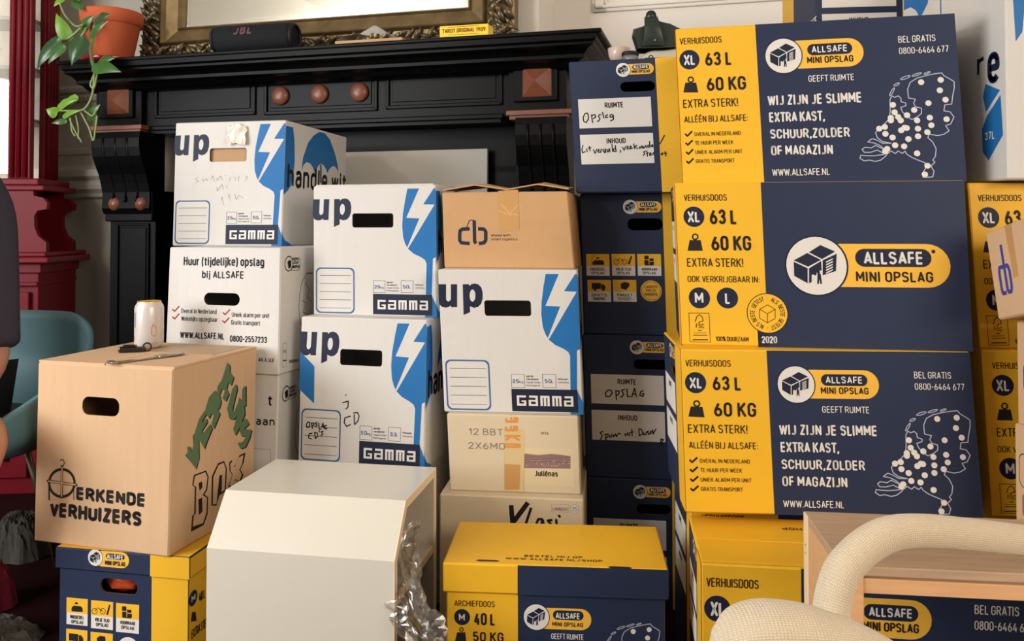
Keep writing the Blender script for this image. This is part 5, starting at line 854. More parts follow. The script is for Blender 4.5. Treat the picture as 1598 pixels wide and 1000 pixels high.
mb.poly([(p, 0.0013, q) for p, q in i_], GLASSM)
mb.build('mirror_glass', mirror, recalc=False)

# ------------------------------------------------------------------ red display cabinet
RED = mat('red_lacquer', (116, 13, 28), 0.45, spec=0.2, noise=0.25, nscale=5, bump=0.06, bscale=25)
PANE = bpy.data.materials.new('cabinet_glass')
PANE.use_nodes = True
nt = PANE.node_tree
nt.nodes.clear()
out = nt.nodes.new('ShaderNodeOutputMaterial')
mx = nt.nodes.new('ShaderNodeMixShader')
tr = nt.nodes.new('ShaderNodeBsdfTransparent')
gl = nt.nodes.new('ShaderNodeBsdfGlossy')
gl.inputs['Roughness'].default_value = 0.02
mx.inputs[0].default_value = 0.14
nt.links.new(tr.outputs[0], mx.inputs[1])
nt.links.new(gl.outputs[0], mx.inputs[2])
nt.links.new(mx.outputs[0], out.inputs[0])
CABIN = mat('cabinet_cream_lining', (232, 224, 206), 0.7, spec=0.2)
cab = empty('display_cabinet', (-1.653, 2.85, 0), 0.1)
tag(cab, 'tall red lacquered cabinet with glazed upper part left of the mantel', 'cabinet')
mb = MB()
mb.box((-1.0, 0, 0), (0, 0.30, 0.80), RED, r=0.004)
mb.box((-1.0, -0.012, 0.765), (0.012, 0.30, 0.80), RED, r=0.004)
mb.box((-1.0, -0.02, 0.72), (0.004, 0.30, 0.735), RED, r=0.004)
mb.build('base', cab)
for x0, x1 in ((-0.98, -0.50), (-0.48, -0.025)):
    mb = MB()
    mb.box((x0, -0.016, 0.06), (x1, 0.002, 0.70), RED, r=0.004)
    for (a, b, c, e) in ((x0 + .06, .12, x1 - .06, .14), (x0 + .06, .62, x1 - .06, .64), (x0 + .06, .12, x0 + .08, .64), (x1 - .08, .12, x1 - .06, .64)):
        mb.box((a, -0.026, b), (c, -0.014, e), RED, r=0.004)
    mb.box((x0 + .11, -0.022, .17), (x1 - .11, -0.014, .59), RED, r=0.005)
    mb.build('door', cab)
mb = MB()
mb.box((-1.02, -0.045, 0.80), (0.05, 0.31, 0.822), RED, r=0.006)
mb.box((-1.02, -0.03, 0.822), (0.035, 0.31, 0.838), RED, r=0.005)
mb.build('counter', cab)
S_ = [(-0.93, 1.055), (-0.93, 0.838), (0.0, 0.838), (0.0, 0.872), (-0.028, 0.895), (-0.04, 0.925), (-0.042, 0.965), (-0.03, 0.985), (0.0, 0.99), (0.002, 1.012), (-0.012, 1.03), (-0.045, 1.038), (-0.045, 1.055)]
for y0, y1 in ((0.05, 0.075), (0.262, 0.295)):
    mb = MB()
    mb.prism(S_, y0, y1, RED)
    mb.build('scroll_bracket', cab)
mb = MB()
mb.box((-1.0, 0.04, 1.055), (-0.005, 0.31, 1.075), RED, r=0.005)
mb.box((-0.98, 0.055, 1.075), (-0.03, 0.31, 1.10), RED, r=0.005)
mb.build('ledge', cab)
mb = MB()
X1, Y0, Y1 = -0.072, 0.083, 0.305
mb.box((-0.93, Y1 - 0.01, 1.10), (X1, Y1, 2.4), CABIN)
mb.box((-0.93, Y0, 1.10), (-0.915, Y1, 2.4), RED)
mb.box((-0.93, Y0, 2.4), (X1, Y1, 2.48), RED, r=0.004)
mb.box((-0.915, Y0 + 0.02, 1.10), (X1 - 0.02, Y1 - 0.01, 1.106), CABIN)
mb.build('carcass', cab)
mb = MB()
mb.box((X1 - 0.078, Y0, 1.10), (X1, Y0 + 0.03, 2.4), RED, r=0.004)
for k in range(3):
    mb.tube([(X1 - 0.062 + 0.022 * k, Y0 - 0.001, 1.105), (X1 - 0.062 + 0.022 * k, Y0 - 0.001, 2.39)], 0.009, RED, 10)
mb.build('corner_post', cab)
mb = MB()
mb.box((X1 - 0.02, Y0 + 0.105, 1.10), (X1, Y1, 2.4), RED, r=0.003)
for k in range(4):
    mb.tube([(X1 + 0.001, Y0 + 0.125 + 0.024 * k, 1.105), (X1 + 0.001, Y0 + 0.125 + 0.024 * k, 2.39)], 0.009, RED, 10)
mb.build('side_panel', cab)
mb = MB()
mb.box((X1 - 0.012, Y0 + 0.03, 1.14), (X1 - 0.008, Y0 + 0.105, 2.38), PANE)
mb.build('side_glass', cab)
mb = MB()
mb.box((-0.915, Y0 + 0.01, 1.12), (X1 - 0.078, Y0 + 0.014, 2.38), PANE)
mb.build('front_glass', cab)
for z in (1.31, 1.50, 1.68):
    mb = MB()
    mb.box((-0.912, Y0 + 0.03, z), (X1 - 0.022, Y1 - 0.012, z + 0.014), mat('grey_shelf', (150, 146, 136), 0.5))
    mb.build('inner_shelf', cab)
mb = MB()
WIRE = mat('grey_wire', (90, 88, 84), 0.4, metal=0.6)
for k, (cx, cz) in enumerate(((-0.175, 1.40),)):
    mb.tube([(cx + 0.03 * cos(t * 0.55) * (1 - t / 26), 0, cz + 0.05 * sin(t * 0.55) * (1 - t / 26)) for t in range(18)], 0.003, WIRE, 6)
o = mb.build('wire_ornament', None)
o.matrix_world = Matrix.Translation((-1.653, 2.85, 0)) @ Matrix.Rotation(0.1, 4, 'Z') @ Matrix.Translation((0, 0.2, 0))
tag(o, 'curly grey wire ornament inside the red glass cabinet', 'ornament')

# ------------------------------------------------------------------ things on the mantel shelf
SHELFZ = 1.4835
TERRA = mat('terracotta', (196, 96, 60), 0.75, spec=0.2, noise=0.15, nscale=15, bump=0.1, bscale=80)
SOIL = mat('soil', (48, 36, 28), 0.95)
SAUCER = mat('red_glaze', (150, 24, 30), 0.2, spec=0.6)
c = WP(0.078, -0.035, SHELFZ)
KP = 0.83
pot = empty('potted_plant', c)
tag(pot, 'trailing green pothos in a terracotta pot at the left mantel end', 'plant')
mb = MB()
mb.lathe([(r_ * KP, z_) for r_, z_ in [(0.0, 0.012), (0.078, 0.012), (0.081, 0.016), (0.108, 0.132), (0.110, 0.134), (0.118, 0.136), (0.122, 0.176), (0.119, 0.180), (0.112, 0.180), (0.108, 0.155), (0.0, 0.155)]], TERRA, 40)
mb.mesh([(0.107 * KP * cos(k * pi / 12), 0.107 * KP * sin(k * pi / 12), 0.157) for k in range(24)], [tuple(range(24))], SOIL)
mb.build('pot', pot, recalc=False)
mb = MB()
mb.lathe([(0, 0.0), (0.085, 0.0), (0.10, 0.014), (0.097, 0.016), (0.083, 0.006), (0, 0.005)], SAUCER, 36)
mb.build('saucer', pot, recalc=False)
LEAF = mat('pothos_leaf', (66, 112, 44), 0.3, spec=0.5, rgb2=(40, 80, 34), nscale=14)
LEAFD = mat('pothos_leaf_dark', (44, 84, 40), 0.28, spec=0.55, rgb2=(28, 62, 30), nscale=14)
LEAFL = mat('pothos_leaf_light', (122, 164, 52), 0.35, spec=0.45, rgb2=(92, 140, 44), nscale=10)
STEM = mat('pothos_stem', (132, 148, 88), 0.5)


def pothos_leaf(c, tip, wd, m, face=(0, -1, 0), fold=0.3):
    """heart-shaped leaf from base c to tip"""
    c, tip = Vector(c), Vector(tip)
    ax = (tip - c)
    L = ax.length
    ax.normalize()
    f = Vector(face)
    sd = ax.cross(f).normalized()
    nr = sd.cross(ax).normalized()
    mb = MB()
    prof = [(-0.10, 0.30), (-0.06, 0.62), (0.05, 0.9), (0.2, 1.0), (0.38, 0.93), (0.56, 0.74), (0.74, 0.46), (0.88, 0.2), (1.0, 0.0)]
    vs, fs = [], []
    for t, hw in prof:
        tb = max(t, 0.0)
        for k in (-1, -0.5, 0, 0.5, 1):
            p = c + ax * (L * (t if k else max(t, 0.02 + t * 0.98))) + sd * (wd * hw * k) + nr * (-abs(k) * hw * wd * fold + 0.12 * L * sin(pi * tb))
            vs.append(p)
    for i in range(len(prof) - 1):
        for j in range(4):
            fs.append((i * 5 + j, i * 5 + j + 1, (i + 1) * 5 + j + 1, (i + 1) * 5 + j))
    mb.mesh(vs, fs, m, True)
    return mb


def px2(x, y, d):
    """a point on the plane d in front of the chimney wall, from its place along the wall and height"""
    return WP(x, d, y)


def wpt(px, py, d):
    # along-wall coordinate and height, measured once on the photo's wall plane
    X = Vector(((px - 799) / 1270.9, cos(0.02244) - sin(0.02244) * (326.3 - py) / 1270.9, sin(0.02244) + cos(0.02244) * (326.3 - py) / 1270.9))
    nrm = Vector((sin(YW), -cos(YW), 0))
    P = WP(0, d, 0)
    t = nrm.dot(P - Vector((0, 0, 0.9233))) / nrm.dot(X)
    return Vector((0, 0, 0.9233)) + X * t


LV_ = [  # base, tip, half width, shade, depth
    ((105, 60), (88, 20), 11, 'L', -.16), ((88, 62), (58, 108), 11, 'D', -.2), ((98, 72), (75, 100), 8, 'M', -.22), ((127, 60), (112, 102), 14, 'D', -.22),
    ((128, 45), (148, 22), 9, 'M', -.15), ((150, 30), (174, 22), 9, 'D', -.2), ((142, 55), (170, 32), 8, 'M', -.21), ((118, 0), (128, 18), 9, 'M', -.14), ((98, -4), (84, 10), 6, 'L', -.14), ((112, -14), (126, 2), 10, 'D', -.14),
    ((148, 103), (190, 112), 12, 'M', -.2), ((155, 96), (180, 90), 9, 'M', -.18),
    ((92, 165), (121, 155), 8, 'L', -.17), ((88, 176), (72, 170), 9, 'L', -.18), ((100, 180), (126, 172), 6, 'L', -.17), ((102, 188), (80, 192), 5, 'M', -.18), ((138, 183), (157, 162), 9, 'M', -.15), ((118, 150), (98, 170), 7, 'L', -.16)]
for (b_, t_, hw, sh, d) in LV_:
    A, B = wpt(b_[0], b_[1], d), wpt(t_[0], t_[1], d - 0.012)
    o = pothos_leaf(A - c, B - c, hw / 1270.9 * 2.72, {'L': LEAFL, 'M': LEAF, 'D': LEAFD}[sh], (0.2 * random.uniform(-1, 1) + 0.1, -1, 0.25)).build('leaf', pot, recalc=False)
mb = MB()
for pts, r in (([(140, 20), (128, 42), (108, 60), (90, 64)], 2), ([(150, 18), (146, 50), (140, 80), (146, 100)], 2), ([(145, 20), (132, 50), (122, 62)], 2), ([(92, 0), (100, 22), (118, 42), (130, 38)], 1.6), ([(135, 12), (120, 10), (112, 2)], 1.6),
               ([(146, 60), (141, 95), (150, 110), (140, 132), (147, 140), (152, 115)], 1.6), ([(148, 110), (145, 150), (132, 172), (110, 172), (92, 172)], 1.7), ([(132, 172), (145, 182), (150, 172)], 1.4), ([(126, 174), (140, 200), (146, 224), (150, 195), (152, 180)], 1.4), ([(105, 175), (115, 200), (128, 222)], 1.2), ([(118, 176), (123, 200), (122, 216)], 1.2), ([(110, 180), (112, 205), (118, 212)], 1.2)):
    P = [wpt(x, y, -0.17 if y > 30 else -0.10) - c for x, y in pts]
    Q = []
    for i in range(len(P) - 1):
        for k in range(5):
            Q.append(P[i].lerp(P[i + 1], k / 5))
    Q.append(P[-1])
    for _ in range(3):
        Q = [Q[0]] + [(Q[i - 1] + Q[i] * 2 + Q[i + 1]) / 4 for i in range(1, len(Q) - 1)] + [Q[-1]]
    mb.tube(Q, r / 1270.9 * 2.7, STEM, 6)
mb.build('stem', pot, recalc=False)

# loudspeaker
SPK = mat('black_speaker_mesh', (30, 32, 36), 0.8, spec=0.2, noise=0.3, nscale=400, bump=0.3, bscale=700)
RUB = mat('black_rubber', (14, 14, 16), 0.6)
sp = empty('portable_speaker', WP(0.672, -0.093, SHELFZ), YW + 0.04)
tag(sp, 'black cylindrical portable speaker standing on the mantel shelf before the mirror', 'speaker')
mb = MB()
prof = [(-0.135, 0.030), (-0.132, 0.040), (-0.122, 0.0445), (0.122, 0.0445), (0.132, 0.040), (0.135, 0.030)]
vs, fs = [], []
N = 28
for x, r in prof:
    for k in range(N):
        a = 2 * pi * k / N
        vs.append((x + (0.006 if False else 0) * sin(a), r * cos(a) * 0.95, 0.0445 + r * sin(a)))
fs = [(i * N + k, i * N + (k + 1) % N, (i + 1) * N + (k + 1) % N, (i + 1) * N + k) for i in range(len(prof) - 1) for k in range(N)] + [tuple(range(N)), tuple((len(prof) - 1) * N + k for k in range(N))]
mb.mesh(vs, fs, SPK, True)
LOGOD = mat('speaker_logo', (92, 62, 66), 0.6)


def cyl(u, v):
    a = (v - 0.0445) / 0.0445
    return (u, -0.0425 * math.sqrt(max(0.0, 1 - a * a)) - 0.0028, v)


lettering(mb, 'JBL', -0.054, 0.049, 0.066, 0.026, LOGOD, lambda u, v, off: cyl(u, v), 2, 0)
mb.build('speaker_body', sp, recalc=False)
for s_ in (-1, 1):
    mb = MB()
    ring = [(s_ * 0.136, 0.037 * cos(2 * pi * k / 24), 0.0445 + 0.037 * sin(2 * pi * k / 24)) for k in range(25)]
    mb.tube(ring, 0.006, RUB, 8, cap=False)
    mb.build('end_ring', sp, recalc=False)

# card deck
YBOX = mat('bright_yellow_card', (246, 206, 40), 0.45, spec=0.4)
mb = MB()
mb.box((-0.074, 0, 0), (0.074, 0.062, 0.0325), YBOX, r=0.0008)
q = lambda u, v, off: (u - 0.074, -off - 0.0001, v)
TAROT = [('t', 'TAROT ORIGINAL 1909', 0.008, 0.011, 0.132, 0.0125, 'x', 1), ('p', [(0.025, 0.0285), (0.12, 0.0285), (0.12, 0.0272), (0.025, 0.0272)], 'x', 1), ('p', [(0.025, 0.006), (0.12, 0.006), (0.12, 0.0048), (0.025, 0.0048)], 'x', 1)]
INK['x'] = pm('ink_brown_red', (120, 58, 20))
prints(mb, TAROT, q)
o = mb.build('card_box', None, WP(1.385, -0.140, SHELFZ), YW + 0.02, recalc=False)
tag(o, 'small yellow card deck box on the black mantel shelf', 'card box')
# crumpled leaflets on a thin wooden tray
WOODL = mat('light_wood', (196, 158, 118), 0.55, rgb2=(176, 134, 94), nscale=12, stretch=(1, 8, 8))
mb = MB()
mb.box((-0.12, -0.03, 0), (0.10, 0.05, 0.010), WOODL, r=0.002)
o = mb.build('wooden_tray', None, WP(1.09, -0.105, SHELFZ), YW)
tag(o, 'flat pale wooden slat under grey papers on the mantel shelf', 'tray')
PAPER = mat('grey_paper', (196, 190, 186), 0.5, spec=0.4, noise=0.35, nscale=30)
mb = MB()
nx, ny = 22, 8
random.seed(5)
vs = []
for i in range(nx + 1):
    for j in range(ny + 1):
        u, v = i / nx, j / ny
        vs.append((-0.11 + 0.19 * u, -0.03 + 0.075 * v, 0.0125 + 0.056 * max(0.0, sin(pi * min(1, u * 1.08))) ** 0.6 * (0.35 + 0.65 * v) * (0.8 + 0.2 * sin(9 * u + 4 * v)) + 0.003 * sin(23 * u + 9 * v)))
mb.mesh(vs, [(i * (ny + 1) + j, (i + 1) * (ny + 1) + j, (i + 1) * (ny + 1) + j + 1, i * (ny + 1) + j + 1) for i in range(nx) for j in range(ny)], PAPER, True)
o = mb.build('crumpled_paper', None, WP(1.09, -0.105, SHELFZ), YW, recalc=False)
tag(o, 'crumpled grey plastic bag of papers lying on the mantel shelf', 'paper')

# ------------------------------------------------------------------ cartons
def D_(k):
    return DESIGN[k]


def fit_end(items, d):
    return scaled(items, d / 0.299, 0)


FLAP = 0.0035
S1, S2 = DESIGN['S1'], DESIGN['S2']
T1, T2 = DESIGN['T1'], DESIGN['T2']
SH = 0.3231
T1W = 0.2991


def end_items(h, d, T=T1, H0=SH):
    return scaled(T[3], d / T1W, h - H0 * (d / T1W), 1 * d / T1W)


def xl(label, P, z0, z1, S, group, left=True):
    h = z1 - z0
    W0_ = S[0]
    it = scaled(S[3], P[3] / W0_, 0, h / S[1])
    u = S[2] * P[3] / W0_
    fc = {'F': it}
    sp_ = {'F': (u, NAVY)}
    if left:
        fc['L'] = end_items(h, P[4])
        sp_['L'] = (T1[2] * P[4] / T1W, YELLOW)
    return carton('moving_box', label, 'box', P, z0, z1, YELLOW, fc, group, split=sp_, basefaces={'L': NAVY, 'T': YELLOW, 'R': NAVY, 'B': NAVY}, edge=YELLOW)


GX = 'yellow and navy moving boxes in the tall right stack'
a1, a2, a3, a4 = 0.3888, 0.6939, 1.0106, 1.3336
A1 = xl('topmost yellow and navy moving box of the tall right stack, with dotted map', (0.6013, 1.6132, -0.2346, 0.5291, 0.25, -0.008, -0.0003, -0.002), a3, a4, S1, GX)
A2 = xl('yellow and navy moving box with big round logo, second from top of right stack', (0.5855, 1.5534, -0.1615, 0.529, 0.24, -0.0048, 0.0061, 0.0023), a2, a3, S2, GX)
A3 = xl('yellow and navy box with dotted map, third from top of right stack', (0.5862, 1.5192, -0.0654, 0.5326, 0.26, -0.0077, -0.0009, -0.0062), a1, a2, S1, GX)
A5 = xl('shadowed moving box carrying the right stack behind the front yellow box', (0.62, 1.595, -0.0654, 0.5326, 0.27), 0.0, a1, S2, GX)
A4 = xl('low yellow-topped moving box in front, its right half behind the wooden crate', (0.5786, 1.3399, -0.1261, 0.5314, 0.22, 0.0009, -0.0015, 0.0026), 0.0, 0.3664 - FLAP, S1, GX)
# its prints sit at the measured height
for i, (y0, y1) in enumerate(((0.002, 0.098), (0.102, 0.218))):
    mb = MB()
    mb.box((-0.264, y0, 0), (0.264, y1, FLAP), YELLOW, r=0.001)
    if i == 1:
        q = lambda u, v, off: (0.27 - u, y1 - v, FLAP + off)
        prints(mb, [('t', 'BESTEL MIJ OP WWW.ALLSAFE.NL/SHOP', 0.0, 0.045, 0.372, 0.0125, 'i', 1)], q)
    o = mb.build('top_flap', A4, (0, 0, 0.3664 - FLAP), recalc=False)

GR_ = 'yellow and navy moving boxes in the far right column'
r1, r2, r3 = 0.3775, 0.6906, 1.0084
xl('upper yellow moving box at the right edge, beneath the white box', (1.1505, 1.555, -0.037, 0.5294, 0.28, -0.0085, 0.0016, 0.0007), r2, r3, S2, GR_)
xl('yellow moving box at the right edge, second below the white box', (1.1601, 1.526, -0.0788, 0.5295, 0.28, -0.0081, -0.0009, 0.001), r1, r2, S2, GR_)
xl('lowest moving box of the right edge column behind the wooden crate', (1.165, 1.56, -0.0788, 0.5295, 0.28), 0.0, r1, S2, GR_)

GB = 'dark navy boxes in the narrow middle column'
b1, b2, b3, b4 = 0.3097, 0.6582, 1.007, 1.3299


def endbox(label, P, z0, z1, T, H0, extra=(), group=GB, name='storage_box'):
    h = z1 - z0
    it = scaled(T[3], P[3] / T1W, h - H0) + list(extra)
    return carton(name, label, 'box', P, z0, z1, NAVY, {'F': it}, group, split={'F': (T[2], YELLOW)}, basefaces={'R': YELLOW}, edge=NAVY)


endbox('navy box with two handwritten labels, topmost of the narrow middle column', (0.2932, 1.9557, -0.2469, 0.2991, 0.46, -0.0082, -0.0001, 0.0021), b3, b4, T1, SH, DESIGN['HW1'])
endbox('dark navy box with five pictogram tiles in the narrow middle column', (0.3204, 2.003, -0.1997, 0.2993, 0.46, -0.0049, 0.002, -0.0006), b2, b3, T2, T2[1])
endbox('dark navy box with two grey labels below the pictogram tile box', (0.3264, 1.9965, -0.1566, 0.3008, 0.46, -0.0036, 0.0006, 0.0019), b1, b2, T1, SH + 0.004, DESIGN['HW3'])
endbox('lowest dark navy box of the middle column behind the yellow lidded box', (0.3292, 1.995, -0.1256, 0.2993, 0.46, 0, 0.0002, -0.0013), 0.0, b1, T1, SH + 0.004)

# white moving boxes with blue glass print
G = DESIGN['G']
GG = 'white moving boxes with blue glass print'
GRt = DESIGN['GR']


def gbox(label, P, z0, z1, nums, extra=(), right=True, d=None):
    h = z1 - z0
    it = scaled(G[3] + nums, P[3] / G[0], 0, h / G[1]) + list(extra)
    fc = {'F': it}
    if right:
        fc['R'] = scaled(GRt[2], P[4] / GRt[0], 0, h / GRt[1])
    return carton('moving_box', label, 'box', P, z0, z1, WHITE, fc, GG)


G1 = gbox('highest white box with blue glass print, brown card behind its handle', (-0.7565, 2.1684, -0.1821, 0.319, 0.42, 0.0044, 0, 0.0018), 0.8742, 1.2065, DESIGN['N25'], DESIGN['HWF'])
slab(G1, 'inner_flap', (-0.08, 0.008, 0.20), (0.07, 0.011, 0.32), mat('inner_brown', (186, 146, 106), 0.7, noise=0.1))
mb = MB()
vs = []
random.seed(2)
TAPEW = mat('torn_white_tape', (226, 218, 204), 0.35, spec=0.5)
for i in range(7):
    for j in range(5):
        vs.append((0.0 + 0.055 * i / 6 + random.uniform(-.004, .004), -0.003 - random.uniform(0, 0.008), 0.272 + 0.05 * j / 4 + random.uniform(-.005, .005)))
mb.mesh(vs, [(i * 5 + j, (i + 1) * 5 + j, (i + 1) * 5 + j + 1, i * 5 + j + 1) for i in range(6) for j in range(4)], TAPEW)
tag(mb.build('torn_tape', G1, recalc=False), 'torn piece of whitish tape')
G2 = gbox('white box with blue glass print, on top of the second left stack', (-0.3378, 1.9924, -0.212, 0.3195, 0.33, -0.0019, 0.0015, -0.0005), 0.707, 1.0264, DESIGN['N25'])
slab(G2, 'top_flap', (-0.155, 0.004, 0), (0.15, 0.2, 0.003), WHITE, at=(0, 0, 0.3194), rot=(0.01, 0, 0))
G3 = gbox('white box with handwriting and blue glass print, behind the white bedside cabinet', (-0.3584, 1.945, -0.2423, 0.3236, 0.32, 0.0017, 0.0034, -0.0002), 0.3583, 0.707, DESIGN['N50'], DESIGN['HWG'])
G4 = gbox('white box with blue glass print, between two brown cartons', (-0.0041, 1.8621, -0.095, 0.3193, 0.29, -0.0072, -0.0006, 0.0009), 0.5006, 0.8266, DESIGN['N25'])
GP = 'plain cartons carrying the stacks'
carton('carton', 'plain white carton under the handwritten white box behind the bedside cabinet', 'box', (-0.345, 2.0, -0.24, 0.31, 0.26), 0, 0.3583, WHITE)

# white rental boxes on the left
w1, w2 = 0.568, 0.8742
WD = DESIGN['W1']
k = 1.05
h = w2 - w1
W1P = (-0.714, 2.0107, -0.2762, 0.321, 0.38, 0.003, 0.0016, -0.0036)
carton('moving_box', 'white box with black text and red ticks, under the highest white box', 'box', W1P, w1, w2, WHITE,
       {'F': scaled(WD[3], k, 0, h / WD[1]), 'R': scaled(DESIGN['W1R'], k, 0, h / WD[1])}, 'white boxes with black text on the left')
W2P = (-0.720, 2.012, -0.24, 0.315, 0.38, 0.0038, 0.0004, 0.0005)
carton('moving_box', 'white box with black text, mostly hidden behind the brown moving carton', 'box', W2P, 0.253, w1, WHITE,
       {'F': [('t', 't', 0.288, 0.24, 0.012, 0.026, 'k', 1), ('t', 'aan', 0.258, 0.192, 0.05, 0.02, 'k', 1), ('l', [(0.245, 0.135), (0.298, 0.135), (0.3, 0.12), (0.3, 0.0)], 0.001, 'z', 0, 2)], 'R': scaled(DESIGN['W1R'], k, -0.004, h / WD[1])}, 'white boxes with black text on the left')
carton('carton', 'plain white carton at the foot of the left white stack', 'box', (-0.716, 2.03, -0.24, 0.310, 0.34), 0, 0.253, WHITE)

# brown and cream cartons in the middle
CB = DESIGN['CB']
cbx = carton('carton', 'brown carton with blue two-letter logo on top of the middle stack', 'box', (-0.0136, 1.9193, -0.1883, 0.3077, 0.36, -0.0061, 0.0011, -0.0051), 0.8266, 1.0093 - 0.002, KRAFT, {'F': CB[3]})
mb = MB()
q = lambda u, v, off: Vector((u - 0.1538, -0.0005 - off + 0.0011 * (v / 0.18 - 0.5) * 2, v))
prints(mb, DESIGN['CBT'], q)
tag(mb.build('packing_tape', cbx, recalc=False), 'strip of brown packing tape')
for i, (xa, xb, tilt) in enumerate(((-0.155, 0.0, 0.05), (0.0, 0.148, 0.07))):
    mb = MB()
    n = 8
    vs = []
    for a in range(n + 1):
        for b in range(5):
            t = a / n
            zz = 0.004 + 0.02 * (1 - abs(2 * t - 1)) * (0.6 + 0.4 * sin(3 * b)) + b * tilt * 0.03
            vs.append((xa + (xb - xa) * t, 0.004 + b * 0.04, zz))
            vs.append((xa + (xb - xa) * t, 0.004 + b * 0.04, zz + 0.003))
    fs = []
    for a in range(n):
        for b in range(4):
            for l_ in (0, 1):
                q4 = [(a * 5 + b) * 2 + l_, ((a + 1) * 5 + b) * 2 + l_, ((a + 1) * 5 + b + 1) * 2 + l_, (a * 5 + b + 1) * 2 + l_]
                fs.append(tuple(q4))
        fs.append((a * 10, (a + 1) * 10, (a + 1) * 10 + 1, a * 10 + 1))
    mb.mesh(vs, fs, KRAFT)
    mb.build('top_flap', cbx, (0, 0, 0.1807), recalc=False)
JD = DESIGN['J']
jx = carton('carton', 'cream wine carton with a landscape label under the white glass box', 'box', (0.0033, 1.8464, -0.1071, 0.2975, 0.28, -0.0034, -0.0007, 0.0013), 0.3262, 0.5006, CREAM, {'F': JD[3]})
mb = MB()
q = lambda u, v, off: Vector((u - 0.1488, -off - 0.0002, v))
prints(mb, DESIGN['JT'], q)
tag(mb.build('packing_tape', jx, recalc=False), 'yellowed packing tape with orange letters')
VD = DESIGN['V']
carton('carton', 'off-white carton with thick black handwriting behind the yellow lidded box', 'box', (-0.003, 1.8207, -0.1226, 0.3225, 0.35), 0, 0.3262, CREAM, {'F': scaled(VD[3], 1, 0.3262 - VD[1])})

# big brown mover's carton with loose flaps
ED = DESIGN['E']
EP = (-0.861, 1.7183, -0.2671, 0.3406, 0.3025, 0.0049, -0.0018, 0.0004)
e0, e1 = 0.2508, 0.6381
ebx = carton('moving_box', 'big brown moving carton with black round emblem at the left front', 'box', EP, e0, e1 - 0.004, PALEKRAFT, {'F': ED[3], 'R': DESIGN['ER'][2]})
for (xa, xb, rot) in ((-0.170, 0.0, (0, 0.0, 0)), (0.003, 0.172, (0.0, 0.0, 0))):
    slab(ebx, 'top_flap', (xa, 0.003, 0), (xb, 0.30, 0.004), PALEKRAFT, at=(0.003, 0, e1 - e0 - 0.004), rot=rot)
slab(ebx, 'tape_patch', (-0.05, 0.16, 0), (0.15, 0.29, 0.0006), mat('tape_matte', (190, 158, 124), 0.5, noise=0.15, nscale=60), at=(0.003, 0, e1 - e0 + 0.0001))

# archive boxes with lids
LP = (-0.8117, 1.705, -0.1838, 0.3122, 0.25, 0.0004, 0.0017, 0.0008)
lh = 0.2508
LBD = DESIGN['LB']
lb = empty('archive_box', (LP[0], LP[1], 0), LP[2])
tag(lb, 'navy and yellow lidded archive box carrying the big brown moving carton', 'box', 'lidded archive boxes')


def lidded(root, wd, dp, h, lidh, body_items, lid_items, ub, nav_first, right_items=(), top_items=()):
    ins_ = 0.006
    navm, yelm = (NAVY, YELLOW) if nav_first else (YELLOW, NAVY)
    o1 = carton('', '', '', (0, 0, 0, wd - 2 * ins_, dp - 2 * ins_), 0, h - 0.004, navm, {'F': scaled(body_items, 1, 0, None, -ins_), 'R': list(right_items)}, split={'F': (ub - ins_, yelm)}, basefaces={'R': YELLOW, 'T': YELLOW}, part='body', parent=root)
    o1.location = (0, ins_, 0)
    o2 = carton('', '', '', (0, 0, 0, wd, dp), h - lidh, h, navm, {'F': scaled(lid_items, 1, -(h - lidh)), 'T': list(top_items)}, split={'F': (ub, yelm)}, basefaces={'R': YELLOW, 'T': YELLOW, 'L': navm}, edge=YELLOW if not nav_first else navm, part='lid', parent=root)
    return o1, o2


bl, ll = lidded(lb, LP[3], LP[4], lh, 0.045, LBD[3], DESIGN['LL'], LBD[2], True, DESIGN['LR'])
# orange bag inside, showing through its handle hole
mb = MB()
ORB = mat('orange_plastic', (216, 84, 44), 0.4, spec=0.5, noise=0.35, nscale=40)
bm = bmesh.new()
bmesh.ops.create_icosphere(bm, subdivisions=3, radius=1)
random.seed(4)
for v in bm.verts:
    k_ = 1 + 0.12 * sin(9 * v.co.x + 5 * v.co.z) + 0.08 * sin(17 * v.co.z + 3 * v.co.y)
    v.co = Vector((v.co.x * 0.05 * k_, v.co.y * 0.03 * k_, v.co.z * 0.025 * k_))
mb.mesh([v.co.copy() for v in bm.verts], [[v.index for v in f.verts] for f in bm.faces], ORB, True)
bm.free()
o = mb.build('orange_bag', None, None, None, recalc=False)
hole = [i for i in LBD[3] if i[0] == 'r' and i[6] == 'HOLE'][0]
hu, hv = (hole[1] + hole[3]) / 2, (hole[2] + hole[4]) / 2
o.matrix_world = Matrix.Translation((LP[0], LP[1], 0)) @ Matrix.Rotation(LP[2], 4, 'Z') @ Matrix.Translation((hu - LP[3] / 2 - 0.012, 0.052, hv))
tag(o, 'orange plastic bag showing through the handle hole of the navy archive box', 'bag')

YD = DESIGN['Y1']
ks = 0.95
yb = empty('archive_box', (0.0765, 1.4952, 0), -0.0754)
tag(yb, 'yellow-lidded archive box in the front middle beside the plastic wrap', 'box', 'lidded archive boxes')
yh = 0.3076
lidded(yb, YD[0] * ks, 0.2131, yh, 0.054, scaled(YD[3], ks, yh - YD[1] * ks), [], YD[2] * ks, False, (), scaled(DESIGN['Y1T'], ks, 0))

